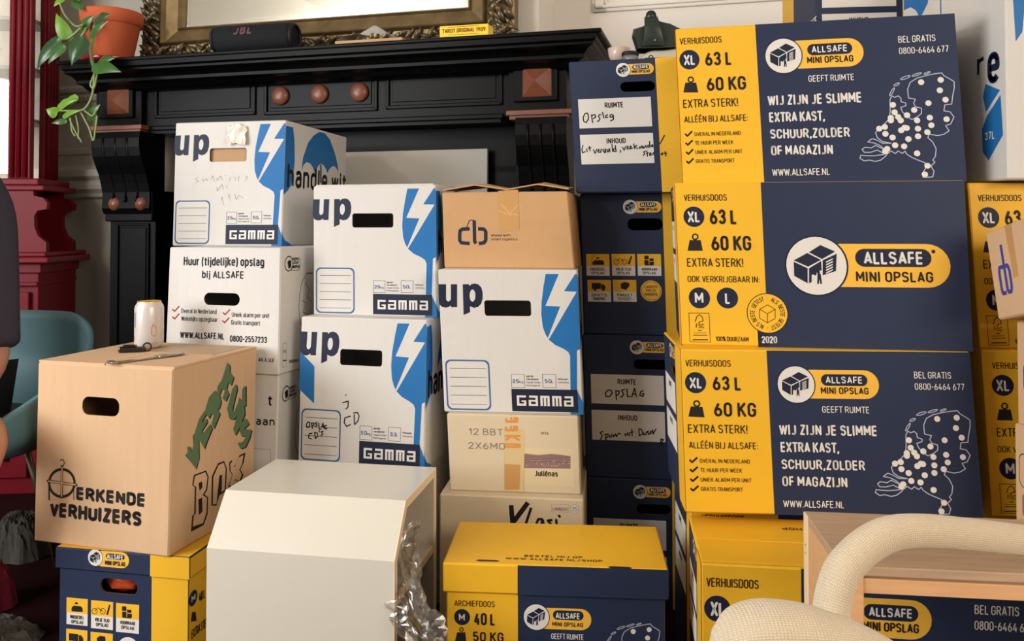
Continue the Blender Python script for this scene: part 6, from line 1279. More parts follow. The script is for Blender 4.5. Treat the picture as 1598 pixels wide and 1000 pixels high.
# ------------------------------------------------------------------ right edge cartons
mb = None
HP = (1.087, 1.52, 0.0, 0.32, 0.40)
h0, h1 = 1.012, 1.50
HL = [  # print on its left side: letters, blue tab with volume
    ('t', 'e', 0.3398, 0.1873, 0.0393, 0.0801, 'n', 1), ('t', 'r', 0.3051, 0.2124, 0.0283, 0.0438, 'n', 1),
    ('p', [(0.3323, 0.1911), (0.3791, 0.1713), (0.3323, 0.1361), (0.3226, 0.1677)], 'b', 1), ('p', [(0.3804, 0.1621), (0.3864, 0.0851), (0.3387, 0.0407), (0.3194, 0.0586), (0.3183, 0.1041), (0.3355, 0.1282)], 'b', 1),
    ('t', '37L', 0.3281, 0.0804, 0.0324, 0.0162, 'w', 1),
    ('p', [(0.0052, 0.4898), (0.1223, 0.4544), (0.1168, 0.4107), (0.0944, 0.3939), (0.0801, 0.3861), (0.0627, 0.4081), (0.0389, 0.4219), (0.0052, 0.4235)], 'b', 1), ('l', [(0.1705, 0.4399), (0.1705, 0.3738)], 0.005, 'b', 0, 2)]
HF = [('p', [(0.008, 0.46), (0.05, 0.46), (0.0306, 0.277), (0.018, 0.259)], 'b', 1), ('t', 'up', 0.10, 0.25, 0.12, 0.07, 'n', 2)]
carton('moving_box', 'white moving box with blue print on the upper right edge of the pile', 'box', HP, h0, h1, WHITE, {'L': HL, 'F': HF}, None)

# navy box standing behind the top box
KH = 0.323
ko = carton('storage_box', 'navy box with two white labels peeking out above the top right box', 'box', (0.897, 1.985, -0.10, 0.30, 0.34), 1.306, 1.306 + KH, NAVY,
            {'F': scaled(T1[3], 1, 0) + [('l', [(0.035, 0.095), (0.03, 0.07)], 0.0018, 'k', 0, 3), ('l', [(0.035, 0.096), (0.05, 0.09), (0.04, 0.075), (0.06, 0.085), (0.07, 0.075), (0.085, 0.085)], 0.0016, 'k', 0, 3)],
             'L': [('t', 'ALLSAFE', 0.20, 0.06, 0.15, 0.03, 'w', 1), ('t', 'OPSLAG', 0.2, 0.02, 0.16, 0.03, 'w', 1), ('t', 'GEEFT RUIMTE', 0.19, 0.11, 0.17, 0.025, 'w', 1)]},
            split={'F': (T1[2], YELLOW), 'L': (-0.13, YELLOW)}, basefaces={'R': YELLOW})
carton('carton', 'tall plain carton standing hidden behind the right stack', 'box', (0.90, 2.0, -0.10, 0.26, 0.32), 0, 1.306, KRAFT)

# pale cartons stacked against the right edge
GC = 'pale brown cartons at the right edge'
LOGOB = [('l', [(0.052, 0.078), (0.030, 0.078), (0.026, 0.070), (0.026, 0.045), (0.030, 0.038), (0.052, 0.038)], 0.0065, 'q', 0, 2), ('l', [(0.058, 0.112), (0.060, 0.042), (0.066, 0.038), (0.080, 0.038), (0.086, 0.046), (0.086, 0.070), (0.080, 0.078), (0.066, 0.078)], 0.0065, 'q', 0, 2)]
INK['q'] = pm('ink_violet_blue', (66, 70, 150))
LG = [(k_, [(0.012 + u * 0.5, v * 1.15) for u, v in pts_], w_ * 1.1, c_, f_, l_) for k_, pts_, w_, c_, f_, l_ in LOGOB]
c3 = carton('carton', 'pale brown carton, lowest at right edge above the wooden crate', 'box', (1.055, 1.315, 0.0, 0.32, 0.145), 0.3668, 0.575, PALEKRAFT, {'L': [('o', 0.012, 0.10, 0.06, 0.16, 0.3, 0.0015, 'k', 1), ('r', 0.02, 0.05, 0.09, 0.09, 0.2, 'm', 1)]}, GC)
c2 = carton('carton', 'pale brown carton with violet printing, middle one at right edge', 'box', (1.055, 1.305, 0.0, 0.32, 0.145), 0.575, 0.757, PALEKRAFT, {'L': [('o', 0.018, 0.06, 0.07, 0.11, 0.2, 0.006, 'q', 1), ('r', 0.08, 0.06, 0.10, 0.11, 0.2, 'q', 1)]}, GC)
c1 = carton('carton', 'pale brown carton with blue logo and tape, topmost at right edge', 'box', (1.03, 1.315, 0.0, 0.32, 0.147), 0.757, 0.917, PALEKRAFT, {'L': LG + [('p', [(0.060, 0.159), (0.080, 0.159), (0.078, 0.066), (0.064, 0.066)], 'a', 1)]}, GC)
c1.matrix_world = Matrix.Translation((1.03, 1.462, 0.757)) @ Matrix.Rotation(radians(-13), 4, 'X') @ Matrix.Translation((0, -0.147, 0))
carton('carton', 'plain carton under the right edge cartons, out beside the low yellow box', 'box', (1.07, 1.30, 0.0, 0.34, 0.16), 0, 0.3666, KRAFT)

# ------------------------------------------------------------------ white bedside cabinet
LAM = mat('white_laminate', (215, 208, 194), 0.22, spec=0.5, noise=0.03, nscale=5)
PLY = mat('cream_edge_band', (232, 212, 184), 0.4)
LAMI = mat('grey_white_inside', (196, 184, 166), 0.4)
nb = empty('bedside_cabinet', (-0.388, 1.493, 0.005), -0.175)
tag(nb, 'glossy white bedside cabinet with slanted top edge in the front left', 'cabinet')
nw, nd, nh = 0.363, 0.279, 0.4107
XL_, XR_ = -nw / 2, nw / 2
DX = -0.017
# side-view profile (y, z): front, chamfer, top
outer = [(0.0, 0.0), (0.0, 0.3245), (0.0665, nh), (nd, nh), (nd, 0.0)]
tk = 0.016
inner = [(tk, 0.0), (tk, 0.3195), (0.0735, nh - tk), (nd - tk, nh - tk), (nd - tk, 0.0)]


def plate(i, name, m):
    mb = MB()
    i2 = i + 1
    q4 = [outer[i], outer[i2], inner[i2], inner[i]]
    a, b = XL_, XR_ - 0.002
    sh = lambda x, y, z: (x + 0.017 * (z / nh) * (1 if x > 0 else 1), y, z)
    vs = [(a, y, z) for y, z in q4] + [(b, y, z) for y, z in q4]
    mb.mesh(vs, [(0, 1, 5, 4), (1, 2, 6, 5), (2, 3, 7, 6), (3, 0, 4, 7), (3, 2, 1, 0)], m)
    e = [(b, y, z) for y, z in q4]
    mb.mesh(e + [(b + 0.002, y, z) for y, z in q4], [(0, 1, 5, 4), (1, 2, 6, 5), (2, 3, 7, 6), (3, 0, 4, 7), (4, 5, 6, 7)], PLY)
    return mb.build(name, nb, recalc=True)


plate(0, 'front_panel', LAM)
plate(1, 'slanted_panel', LAM)
plate(2, 'top_panel', LAM)
plate(3, 'back_panel', LAMI)
mb = MB()
mb.prism(inner, XL_, XL_ + 0.016, LAMI, axis='x')
mb.build('side_panel', nb)
mb = MB()
mb.box((XL_ + 0.016, tk, 0.238), (XR_ - 0.004, nd - tk, 0.254), LAMI)
mb.box((XR_ - 0.004, tk, 0.238), (XR_ - 0.002, nd - tk, 0.254), PLY)
mb.build('inner_shelf', nb)

# crumpled clear plastic wrap hanging out of it
PLA = bpy.data.materials.new('clear_plastic_film')
PLA.use_nodes = True
nt = PLA.node_tree
nt.nodes.clear()
out = nt.nodes.new('ShaderNodeOutputMaterial')
mx = nt.nodes.new('ShaderNodeMixShader')
tr = nt.nodes.new('ShaderNodeBsdfTransparent')
tr.inputs[0].default_value = (0.93, 0.92, 0.90, 1)
gl = nt.nodes.new('ShaderNodeBsdfGlossy')
gl.inputs['Roughness'].default_value = 0.12
lw = nt.nodes.new('ShaderNodeLayerWeight')
lw.inputs[0].default_value = 0.45
mr = nt.nodes.new('ShaderNodeMapRange')
mr.inputs[3].default_value = 0.10
mr.inputs[4].default_value = 0.38
nt.links.new(lw.outputs['Facing'], mr.inputs[0])
nt.links.new(mr.outputs[0], mx.inputs[0])
nt.links.new(tr.outputs[0], mx.inputs[1])
nt.links.new(gl.outputs[0], mx.inputs[2])
nt.links.new(mx.outputs[0], out.inputs[0])
mb = MB()
random.seed(21)
path = [(-0.185, 1.56, 0.365), (-0.205, 1.53, 0.33), (-0.195, 1.49, 0.29), (-0.180, 1.455, 0.245), (-0.155, 1.43, 0.195), (-0.130, 1.41, 0.14), (-0.105, 1.40, 0.07), (-0.09, 1.40, 0.004)]
widths = [0.012, 0.028, 0.035, 0.042, 0.05, 0.06, 0.075, 0.085]
nu, nv = 70, 56
vs = []
for i in range(nu + 1):
    t = i / nu * (len(path) - 1)
    k = min(int(t), len(path) - 2)
    f = t - k
    p = Vector(path[k]).lerp(Vector(path[k + 1]), f)
    wd = widths[k] * (1 - f) + widths[k + 1] * f
    for j in range(nv + 1):
        a = 2 * pi * j / nv * 1.2
        rr = wd * (0.6 + 0.26 * sin(3 * a + i * 0.16) + 0.20 * sin(8 * a - i * 0.27 + 1) + 0.10 * sin(15 * a + i * 0.55) + random.uniform(-.07, .07))
        vs.append(p + Vector((rr * cos(a), rr * 0.6 * sin(a), 0.4 * rr * sin(2 * a + i * 0.21) + random.uniform(-.0015, .0015))))
mb.mesh(vs, [(i * (nv + 1) + j, i * (nv + 1) + j + 1, (i + 1) * (nv + 1) + j + 1, (i + 1) * (nv + 1) + j) for i in range(nu) for j in range(nv)], PLA, False)
o = mb.build('plastic_wrap', None, recalc=False)
tag(o, 'crumpled clear plastic film hanging beside the white bedside cabinet', 'plastic wrap')

# ------------------------------------------------------------------ things on the big brown carton
EM = Matrix.Translation((EP[0], EP[1], e1)) @ Matrix.Rotation(EP[2], 4, 'Z')
CANW = mat('white_can_paint', (218, 210, 204), 0.3, spec=0.5, metal=0.2, noise=0.05, nscale=20)
CANY = mat('yellow_can_lid', (226, 178, 70), 0.35, metal=0.5)
can = empty('drink_can', (-0.862, 1.94, e1 + 0.0008))
tag(can, 'white drinks can with yellow lid standing on the big brown carton', 'can')
mb = MB()
mb.lathe([(0, 0.004), (0.024, 0.002), (0.026, 0), (0.0305, 0.008), (0.0325, 0.012), (0.0325, 0.094), (0.031, 0.100), (0.0265, 0.107), (0.0262, 0.109)], CANW, 36)
cyl2 = lambda u, v, off: (0.0327 * sin(u / 0.0325), -0.0327 * cos(u / 0.0325), v)
INK['u'] = pm('ink_peach', (206, 130, 96))
INK['j'] = pm('ink_slate', (140, 140, 150))
prints(mb, [('t', 'LEMON', 0.004, 0.010, 0.03, 0.006, 'u', 1), ('p', [(0.018, 0.035), (0.024, 0.028), (0.030, 0.035), (0.029, 0.052), (0.022, 0.06), (0.018, 0.05)], 'u', 1), ('r', -0.030, 0.05, -0.022, 0.085, 0, 'j', 1), ('r', -0.03, 0.02, -0.026, 0.03, 0, 'u', 1)], cyl2)
mb.build('can_body', can, recalc=False)
mb = MB()
mb.lathe([(0.0262, 0.109), (0.0268, 0.1105), (0.0255, 0.111), (0.024, 0.1075), (0, 0.1075)], CANY, 36)
mb.build('can_lid', can, recalc=False)
mb = MB()
mb.box((-0.006, -0.018, 0.1078), (0.006, 0.006, 0.1098), CANY, r=0.0008)
mb.build('pull_tab', can)
BLKP = mat('black_plastic', (16, 16, 18), 0.25, spec=0.6)
key = empty('car_key', (-0.872, 1.875, e1 + 0.0008), 0.25)
tag(key, 'small black plastic key fob lying before the drinks can', 'key fob')
mb = MB()
mb.box((-0.028, -0.012, 0), (0.028, 0.012, 0.012), BLKP, r=0.004)
mb.box((-0.02, -0.008, 0.0115), (0.01, 0.008, 0.016), BLKP, r=0.002)
mb.build('fob_body', key)
mb = MB()
mb.tube([(0.032 + 0.009 * cos(2 * pi * k / 16), 0, 0.010 + 0.009 * sin(2 * pi * k / 16)) for k in range(17)], 0.002, BLKP, 8, cap=False)
mb.build('key_ring', key, recalc=False)
STEEL = mat('steel', (170, 164, 154), 0.3, metal=0.9)
sc_ = empty('metal_tool', (0, 0, 0))
sc_.matrix_world = EM @ Matrix.Translation((0.05, 0.05, 0.0012)) @ Matrix.Rotation(1.18, 4, 'Z')
tag(sc_, 'flat steel hand tool lying at the flap slit of the brown carton', 'tool')
mb = MB()
mb.box((-0.055, -0.006, 0), (0.05, 0.006, 0.003), STEEL, r=0.001)
mb.box((0.04, -0.010, 0), (0.10, 0.010, 0.005), STEEL, r=0.002)
mb.build('blade', sc_)
mb = MB()
mb.box((-0.065, -0.012, 0), (-0.052, 0.012, 0.006), STEEL, r=0.0015)
mb.build('hook', sc_)

# ------------------------------------------------------------------ things on top of the navy column box
BZ = b4 + 0.0006
BM = Matrix.Translation((0.2932, 1.9557, BZ)) @ Matrix.Rotation(-0.2469, 4, 'Z')
DKG = mat('dark_green_leather', (36, 48, 40), 0.35, spec=0.5, noise=0.25, nscale=25, bump=0.15, bscale=60)
bag = empty('green_bag', (0.388, 2.10, BZ + 0.058), -0.15)
bag.scale = (0.76, 0.76, 0.74)
tag(bag, 'dark green bag with a strap standing above the navy box column', 'bag')
mb = MB()
prof = [(-0.085, 0.0), (-0.10, 0.05), (-0.095, 0.075), (-0.06, 0.085), (-0.045, 0.105), (-0.02, 0.108), (0.0, 0.098), (0.03, 0.09), (0.075, 0.065), (0.13, 0.03), (0.16, 0.0)]
n = len(prof)
vs = []
layers = ((0.0, 0.92), (0.025, 1.0), (0.06, 1.0), (0.09, 0.9))
for yy, k in layers:
    for x, z in prof:
        vs.append((x * k, yy, z * k))
fs = [(i * n + j, i * n + j + 1, (i + 1) * n + j + 1, (i + 1) * n + j) for i in range(3) for j in range(n - 1)] + [tuple(range(n)), tuple(3 * n + j for j in range(n))]
mb.mesh(vs, fs, DKG, False)
mb.build('bag_body', bag)
mb = MB()
vs = []
sp_ = [(-0.035, 0.045, 0.108), (-0.035, 0.0, 0.112), (-0.034, -0.018, 0.095), (-0.030, -0.022, 0.06), (-0.028, -0.02, 0.03), (-0.03, -0.012, 0.006)]
for i, (x, y, z) in enumerate(sp_):
    wd = (0.022, 0.022, 0.024, 0.026, 0.032, 0.04)[i]
    vs += [(x - wd, y + 0.004, z), (x, y - 0.003, z), (x + wd, y + 0.004, z)]
mb.mesh(vs, [(i * 3 + j, i * 3 + j + 1, i * 3 + j + 4, i * 3 + j + 3) for i in range(5) for j in (0, 1)], DKG, True)
mb.tube([(-0.035, 0.03, 0.112), (-0.035, -0.005, 0.114)], 0.018, DKG, 12)
mb.build('strap', bag, recalc=False)
mb = MB()
mb.lathe([(0.0, 0.003), (0.003, 0.002), (0.004, 0)], STEEL, 12)
o = mb.build('stud', bag, (-0.022, -0.023, 0.022), recalc=False)
o.rotation_euler = (pi / 2, 0, 0)
CLOTH = mat('white_cloth', (206, 200, 180), 0.7, noise=0.08, nscale=14)
mb = MB()
nx, ny = 20, 10
vs = []
for i in range(nx + 1):
    for j in range(ny + 1):
        u, v = i / nx, j / ny
        ed = min(1, 4.5 * u, 4.5 * (1 - u)) * min(1, 3 * v + 0.15, 3 * (1 - v) + 0.15)
        vs.append((-0.075 + 0.22 * u, 0.12 * v, 0.057 * ed ** 0.35 + 0.003 * sin(11 * u + 4 * v) * ed))
vs2 = [(x, y, 0.0) for x, y, z in vs]
mb.mesh(vs, [(i * (ny + 1) + j, (i + 1) * (ny + 1) + j, (i + 1) * (ny + 1) + j + 1, i * (ny + 1) + j + 1) for i in range(nx) for j in range(ny)], CLOTH, True)
o = mb.build('folded_cloth', None, (0.388, 2.08, BZ), -0.2, recalc=False)
tag(o, 'folded off-white cloth under the dark green bag', 'cloth')
GLS = mat('grey_glass', (150, 150, 150), 0.12, metal=0.6)
gls = empty('glass_jar', (0.295, 2.02, BZ))
tag(gls, 'small grey glass jar with dark lid on the top navy box', 'jar')
mb = MB()
mb.lathe([(0, 0), (0.019, 0), (0.02, 0.003), (0.02, 0.02), (0, 0.021)], GLS, 24)
mb.build('jar_body', gls, recalc=False)
mb = MB()
mb.lathe([(0.0205, 0.0195), (0.0215, 0.021), (0.0215, 0.027), (0.019, 0.029), (0, 0.029)], RUB, 24)
mb.build('jar_lid', gls, recalc=False)
mb = MB()
mb.box((0, 0, 0), (0.02, 0.012, 0.008), BLKP, r=0.002)
mb.tube([(0.015 + 0.005 * cos(k * pi / 8), 0.006, 0.009 + 0.005 * sin(k * pi / 8)) for k in range(17)], 0.0014, BLKP, 6, cap=False)
o = mb.build('binder_clip', None, (0.325, 1.985, BZ), -0.2, recalc=False)
tag(o, 'tiny black clip beside the glass jar on the top navy box', 'clip')
DRED = mat('dark_red_ceramic', (78, 28, 24), 0.35, spec=0.5)
vz = empty('red_candle_holder', (0.308, 2.33, BZ))
tag(vz, 'dark red flared holder next to the right mantel end', 'candle holder')
mb = MB()
mb.lathe([(0, 0), (0.036, 0), (0.036, 0.006), (0.020, 0.050), (0.016, 0.066), (0, 0.066)], DRED, 28)
mb.build('holder_foot', vz, recalc=False)
mb = MB()
mb.lathe([(0.0, 0.0665), (0.020, 0.066), (0.029, 0.083), (0.033, 0.105), (0.031, 0.107), (0.02, 0.098), (0.0, 0.09)], mat('pale_ceramic', (230, 200, 186), 0.25, spec=0.6), 32)
mb.build('holder_bowl', vz, recalc=False)

# ------------------------------------------------------------------ pale wooden open crate
PINE = mat('pale_pine', (222, 176, 130), 0.5, rgb2=(200, 148, 102), nscale=9, stretch=(1.2, 14, 14), bump=0.08, bscale=30)
PINEG = mat('grey_pine', (196, 166, 136), 0.5, rgb2=(160, 130, 104), nscale=9, stretch=(1.2, 14, 14))
PINEL = mat('light_pine_edge', (240, 214, 172), 0.5, noise=0.06, nscale=20)
CW, CDp, CH = 0.60, 0.196, 0.503
cr = empty('wooden_crate', (0.410, 1.022, 0.0), -0.115)
tag(cr, 'open pale wooden crate standing in front of the low yellow box', 'crate')
mb = MB()
mb.box((0, 0, CH - 0.012), (CW, CDp, CH), PINEG, r=0.0015)
mb.build('top_board', cr)
mb = MB()
mb.box((0.0, 0.002, CH - 0.034), (CW, 0.016, CH - 0.0155), PINE, r=0.001)
mb.box((0.0, 0.006, CH - 0.0158), (CW, 0.016, CH - 0.011), PINEG)
mb.build('front_rail', cr)
mb = MB()
mb.box((0.0, CDp - 0.014, CH - 0.05), (CW, CDp, CH - 0.012), PINE, r=0.001)
mb.build('back_rail', cr)
for x0, x1 in ((0.0, 0.014), (CW - 0.014, CW)):
    mb = MB()
    mb.box((x0, 0.03, 0.03), (x1, CDp - 0.022, CH - 0.012), PINE, r=0.001)
    sd = mb.build('side_board', cr)
    mb = MB()
    mb.box((x0 - 0.001, CDp - 0.024, 0), (x1 + 0.001, CDp + 0.001, CH - 0.0005), PINEL, r=0.0015)
    for zz in (CH - 0.045, CH - 0.057):
        mb.mesh([(x0 - 0.0013, CDp - 0.012 + 0.0018 * cos(k * pi / 4), zz + 0.0018 * sin(k * pi / 4)) for k in range(8)], [tuple(range(8))], INSIDE)
    mb.build('back_post', cr)
    mb = MB()
    mb.box((x0, 0.0, 0), (x1 + 0.012 if x0 < 0.1 else x1, 0.03, CH - 0.012), PINE, r=0.0015)
    mb.build('front_post', cr)

# ------------------------------------------------------------------ cream armchair in front
BOUC = bpy.data.materials.new('cream_woven_fabric')
BOUC.use_nodes = True
nt = BOUC.node_tree
b = nt.nodes['Principled BSDF']
b.inputs['Roughness'].default_value = 0.95
b.inputs['Specular IOR Level'].default_value = 0.1
b.inputs['Sheen Weight'].default_value = 0.2
tc = nt.nodes.new('ShaderNodeTexCoord')
def wave(direction, sc):
    wv = nt.nodes.new('ShaderNodeTexWave')
    wv.bands_direction = direction
    wv.inputs['Scale'].default_value = sc
    wv.inputs['Distortion'].default_value = 1.2
    wv.inputs['Detail'].default_value = 2
    wv.inputs['Detail Scale'].default_value = 3
    nt.links.new(tc.outputs['UV'], wv.inputs[0])
    return wv
wx, wy = wave('X', 1.0), wave('Y', 1.0)
mul = nt.nodes.new('ShaderNodeMath')
mul.operation = 'MULTIPLY'
nt.links.new(wx.outputs[1], mul.inputs[0])
nt.links.new(wy.outputs[1], mul.inputs[1])
rmp = nt.nodes.new('ShaderNodeMix')
rmp.data_type = 'RGBA'
rmp.inputs[6].default_value = lin((208, 188, 158))
rmp.inputs[7].default_value = lin((240, 228, 208))
nt.links.new(mul.outputs[0], rmp.inputs[0])
nt.links.new(rmp.outputs[2], b.inputs['Base Color'])
bp = nt.nodes.new('ShaderNodeBump')
bp.inputs['Strength'].default_value = 0.6
bp.inputs['Distance'].default_value = 0.0012
nt.links.new(mul.outputs[0], bp.inputs['Height'])
nt.links.new(bp.outputs[0], b.inputs['Normal'])


def set_uv(o, fn):
    me = o.data
    uv = me.uv_layers.new(name='UVMap')
    for lp in me.loops:
        uv.data[lp.index].uv = fn(me.vertices[lp.vertex_index].co, lp.vertex_index)


def sstep(P, n):
    """Catmull-Rom through P"""
    P = [Vector(p) for p in P]
    out = []
    for i in range(len(P) - 1):
        p0, p1, p2, p3 = P[max(i - 1, 0)], P[i], P[i + 1], P[min(i + 2, len(P) - 1)]
        for k in range(n):
            t = k / n
            out.append(0.5 * ((2 * p1) + (p2 - p0) * t + (2 * p0 - 5 * p1 + 4 * p2 - p3) * t * t + (3 * p1 - p0 - 3 * p2 + p3) * t ** 3))
    out.append(P[-1])
    return out


chair = empty('armchair', (0.45, 0.62, 0.0))
tag(chair, 'cream woven armchair with tubular padded arm in the right foreground', 'chair')
CO = Vector((0.45, 0.62, 0.0))
# padded arm tube
apath = [(0.3107, 0.8, 0.5156), (0.3163, 0.815, 0.5462), (0.3288, 0.825, 0.574), (0.3486, 0.835, 0.5903), (0.3721, 0.845, 0.6007), (0.3966, 0.855, 0.6048), (0.4354, 0.87, 0.6012), (0.4953, 0.9, 0.5866), (0.5917, 0.95, 0.5605), (0.7022, 1.0, 0.532), (0.7798, 1.0, 0.5134)]
pts = sstep(apath, 10)
NN = 28
mb = MB()
rr = []
for i in range(len(pts)):
    rr.append(0.0178)
mb.tube([p - CO for p in pts], rr, BOUC, NN)
o = mb.build('arm', chair, recalc=False)
L_ = [0.0]
for i in range(1, len(pts)):
    L_.append(L_[-1] + (pts[i] - pts[i - 1]).length)
set_uv(o, lambda co, vi: ((L_[min(vi // NN, len(L_) - 1)]) * 115, (vi % NN) / NN * 0.1414 * 115))
# back cushion, a rounded pad whose top edge shows
outl = [(0.1502, 0.5408), (0.151, 0.5836), (0.154, 0.6126), (0.158, 0.6222), (0.1662, 0.6336), (0.1793, 0.6403), (0.1958, 0.6429), (0.2117, 0.6419), (0.2271, 0.6398), (0.2396, 0.6364), (0.2637, 0.6283), (0.2929, 0.6139), (0.3231, 0.5929), (0.3563, 0.5549), (0.3749, 0.517)]
pts = [Vector((x, 0, z)) for x, z in outl]
pts2 = sstep([(x, 0, z) for x, z in outl], 6)
cen = Vector((0.27, 0, 0.50))
mb = MB()
vs = []
ND = 10
uvs = []
for j in range(ND + 1):
    a = pi * j / ND
    yy = -0.030 * cos(a)
    k = 0.028 * (1 - sin(a) ** 0.7)
    for p in pts2:
        dirn = (cen - p).normalized()
        q = p + dirn * k
        vs.append(Vector((q.x, 0.635 + yy, q.z - 0.010)) - CO)
n = len(pts2)
fs = [(j * n + i, j * n + i + 1, (j + 1) * n + i + 1, (j + 1) * n + i) for j in range(ND) for i in range(n - 1)]
fr_ = [vs[i] for i in range(n)]
bk = [vs[ND * n + i] for i in range(n)]
mb.mesh(vs, fs, BOUC, True)
for ring, yo in ((0, -0.012), (ND * n, 0.012)):
    base = len(mb.v)
    cc = [Vector((vs[ring + i].x * 0.5 + (cen - CO).x * 0.5, vs[ring + i].y + yo, vs[ring + i].z * 0.5 + (cen - CO).z * 0.5)) for i in range(n)]
    mb.mesh([vs[ring + i] for i in range(n)] + cc, [(i, i + 1, n + i + 1, n + i) for i in range(n - 1)], BOUC, True)
    mb.mesh(cc + [Vector((cen.x - CO.x, vs[ring].y + yo * 1.3, cen.z - CO.z))], [(i, i + 1, n) for i in range(n - 1)], BOUC, True)
o = mb.build('backrest', chair, recalc=False)
set_uv(o, lambda co, vi: (co.x * 115, (co.z + co.y) * 115))
mb = MB()
mb.box((-0.26, 0.04, 0.28), (0.33, 0.36, 0.42), BOUC, r=0.03)
o = mb.build('seat', chair, recalc=False)
set_uv(o, lambda co, vi: (co.x * 115, (co.z + co.y) * 115))
for (x, y) in ((-0.24, 0.06), (0.30, 0.06), (-0.24, 0.36), (0.30, 0.36)):
    mb = MB()
    mb.tube([(x, y, 0), (x, y, 0.29)], 0.012, BLKP, 10)
    mb.build('leg', chair)

# ------------------------------------------------------------------ teal tub chair and the seated person
TEAL = mat('teal_shell', (92, 128, 136), 0.5, spec=0.35, noise=0.05, nscale=8)
tub = empty('tub_chair', (-1.425, 1.95, 0), 0.0)
tag(tub, 'teal tub chair the person sits on, left of the brown carton', 'chair')
mb = MB()
N, M = 40, 14
vs = []
for lay in (0, 1):
    for i in range(N + 1):
        a = radians(-35) + radians(250) * i / N
        tb = abs(i / N - 0.5) * 2
        top = 0.690 - 0.20 * max(0, tb - 0.25) ** 1.3 * 1.4
        for j in range(M + 1):
            v = j / M
            r = (0.20 + 0.18 * sin(min(1, v * 1.6) * pi / 2)) - lay * 0.014
            z = 0.36 + (top - 0.36) * v + (0.012 if lay and j == 0 else 0)
            vs.append((r * cos(a), r * sin(a), z))
K = (N + 1) * (M + 1)
fs = []
for lay in (0, 1):
    for i in range(N):
        for j in range(M):
            a = lay * K + i * (M + 1) + j
            fs.append((a, a + M + 1, a + M + 2, a + 1))
for i in range(N):
    a = i * (M + 1) + M
    fs.append((a, a + M + 1, K + a + M + 1, K + a))
for i in (0, N):
    for j in range(M):
        a = i * (M + 1) + j
        fs.append((a, a + 1, K + a + 1, K + a))
mb.mesh(vs, fs, TEAL, True)
mb.build('shell', tub)
mb = MB()
mb.lathe([(0, 0.40), (0.30, 0.40), (0.34, 0.415), (0.345, 0.43), (0.32, 0.445), (0, 0.45)], mat('dark_grey_seat', (56, 66, 70), 0.8), 36)
mb.build('seat', tub, recalc=False)
for a in (45, 135, 225, 315):
    mb = MB()
    a = radians(a + 10)
    mb.tube([(0.24 * cos(a), 0.24 * sin(a), 0.40), (0.34 * cos(a), 0.34 * sin(a), 0.0)], 0.008, STEEL, 10)
    mb.build('leg', tub)
SHIRT = mat('charcoal_tshirt', (66, 62, 72), 0.9, spec=0.1, noise=0.12, nscale=40, bump=0.15, bscale=120)
SKIN = mat('skin', (196, 138, 114), 0.5, spec=0.35, noise=0.08, nscale=14)
HAIR = mat('brown_hair', (52, 36, 28), 0.7, noise=0.3, nscale=60)
SHORT = mat('dark_shorts', (30, 32, 36), 0.9, noise=0.1)
person = empty('person', (-1.40, 1.90, 0), 0)
tag(person, 'seated person in a charcoal t-shirt and shorts at the left picture edge', 'person')
PO = Vector((-1.40, 1.90, 0))


def skinned(name, verts, edges, m, parent, sub=2, root=0):
    me = bpy.data.meshes.new(name)
    me.from_pydata([Vector(v[:3]) - PO for v in verts], edges, [])
    o = bpy.data.objects.new(name, me)
    COL.objects.link(o)
    md = o.modifiers.new('skin', 'SKIN')
    md.use_smooth_shade = True
    for i, v in enumerate(verts):
        rx = v[3]
        ry = v[4] if len(v) > 4 else rx
        sv = me.skin_vertices[0].data[i]
        sv.radius = (rx, ry)
        sv.use_root = (i == root)
    s2 = o.modifiers.new('sub', 'SUBSURF')
    s2.levels = s2.render_levels = sub
    dg = bpy.context.evaluated_depsgraph_get()
    nm = bpy.data.meshes.new_from_object(o.evaluated_get(dg))
    bpy.data.objects.remove(o)
    nm.name = name
    nm.materials.clear()
    nm.materials.append(m)
    for p in nm.polygons:
        p.use_smooth = True
    ob = bpy.data.objects.new(name, nm)
    COL.objects.link(ob)
    ob.parent = parent
    return ob


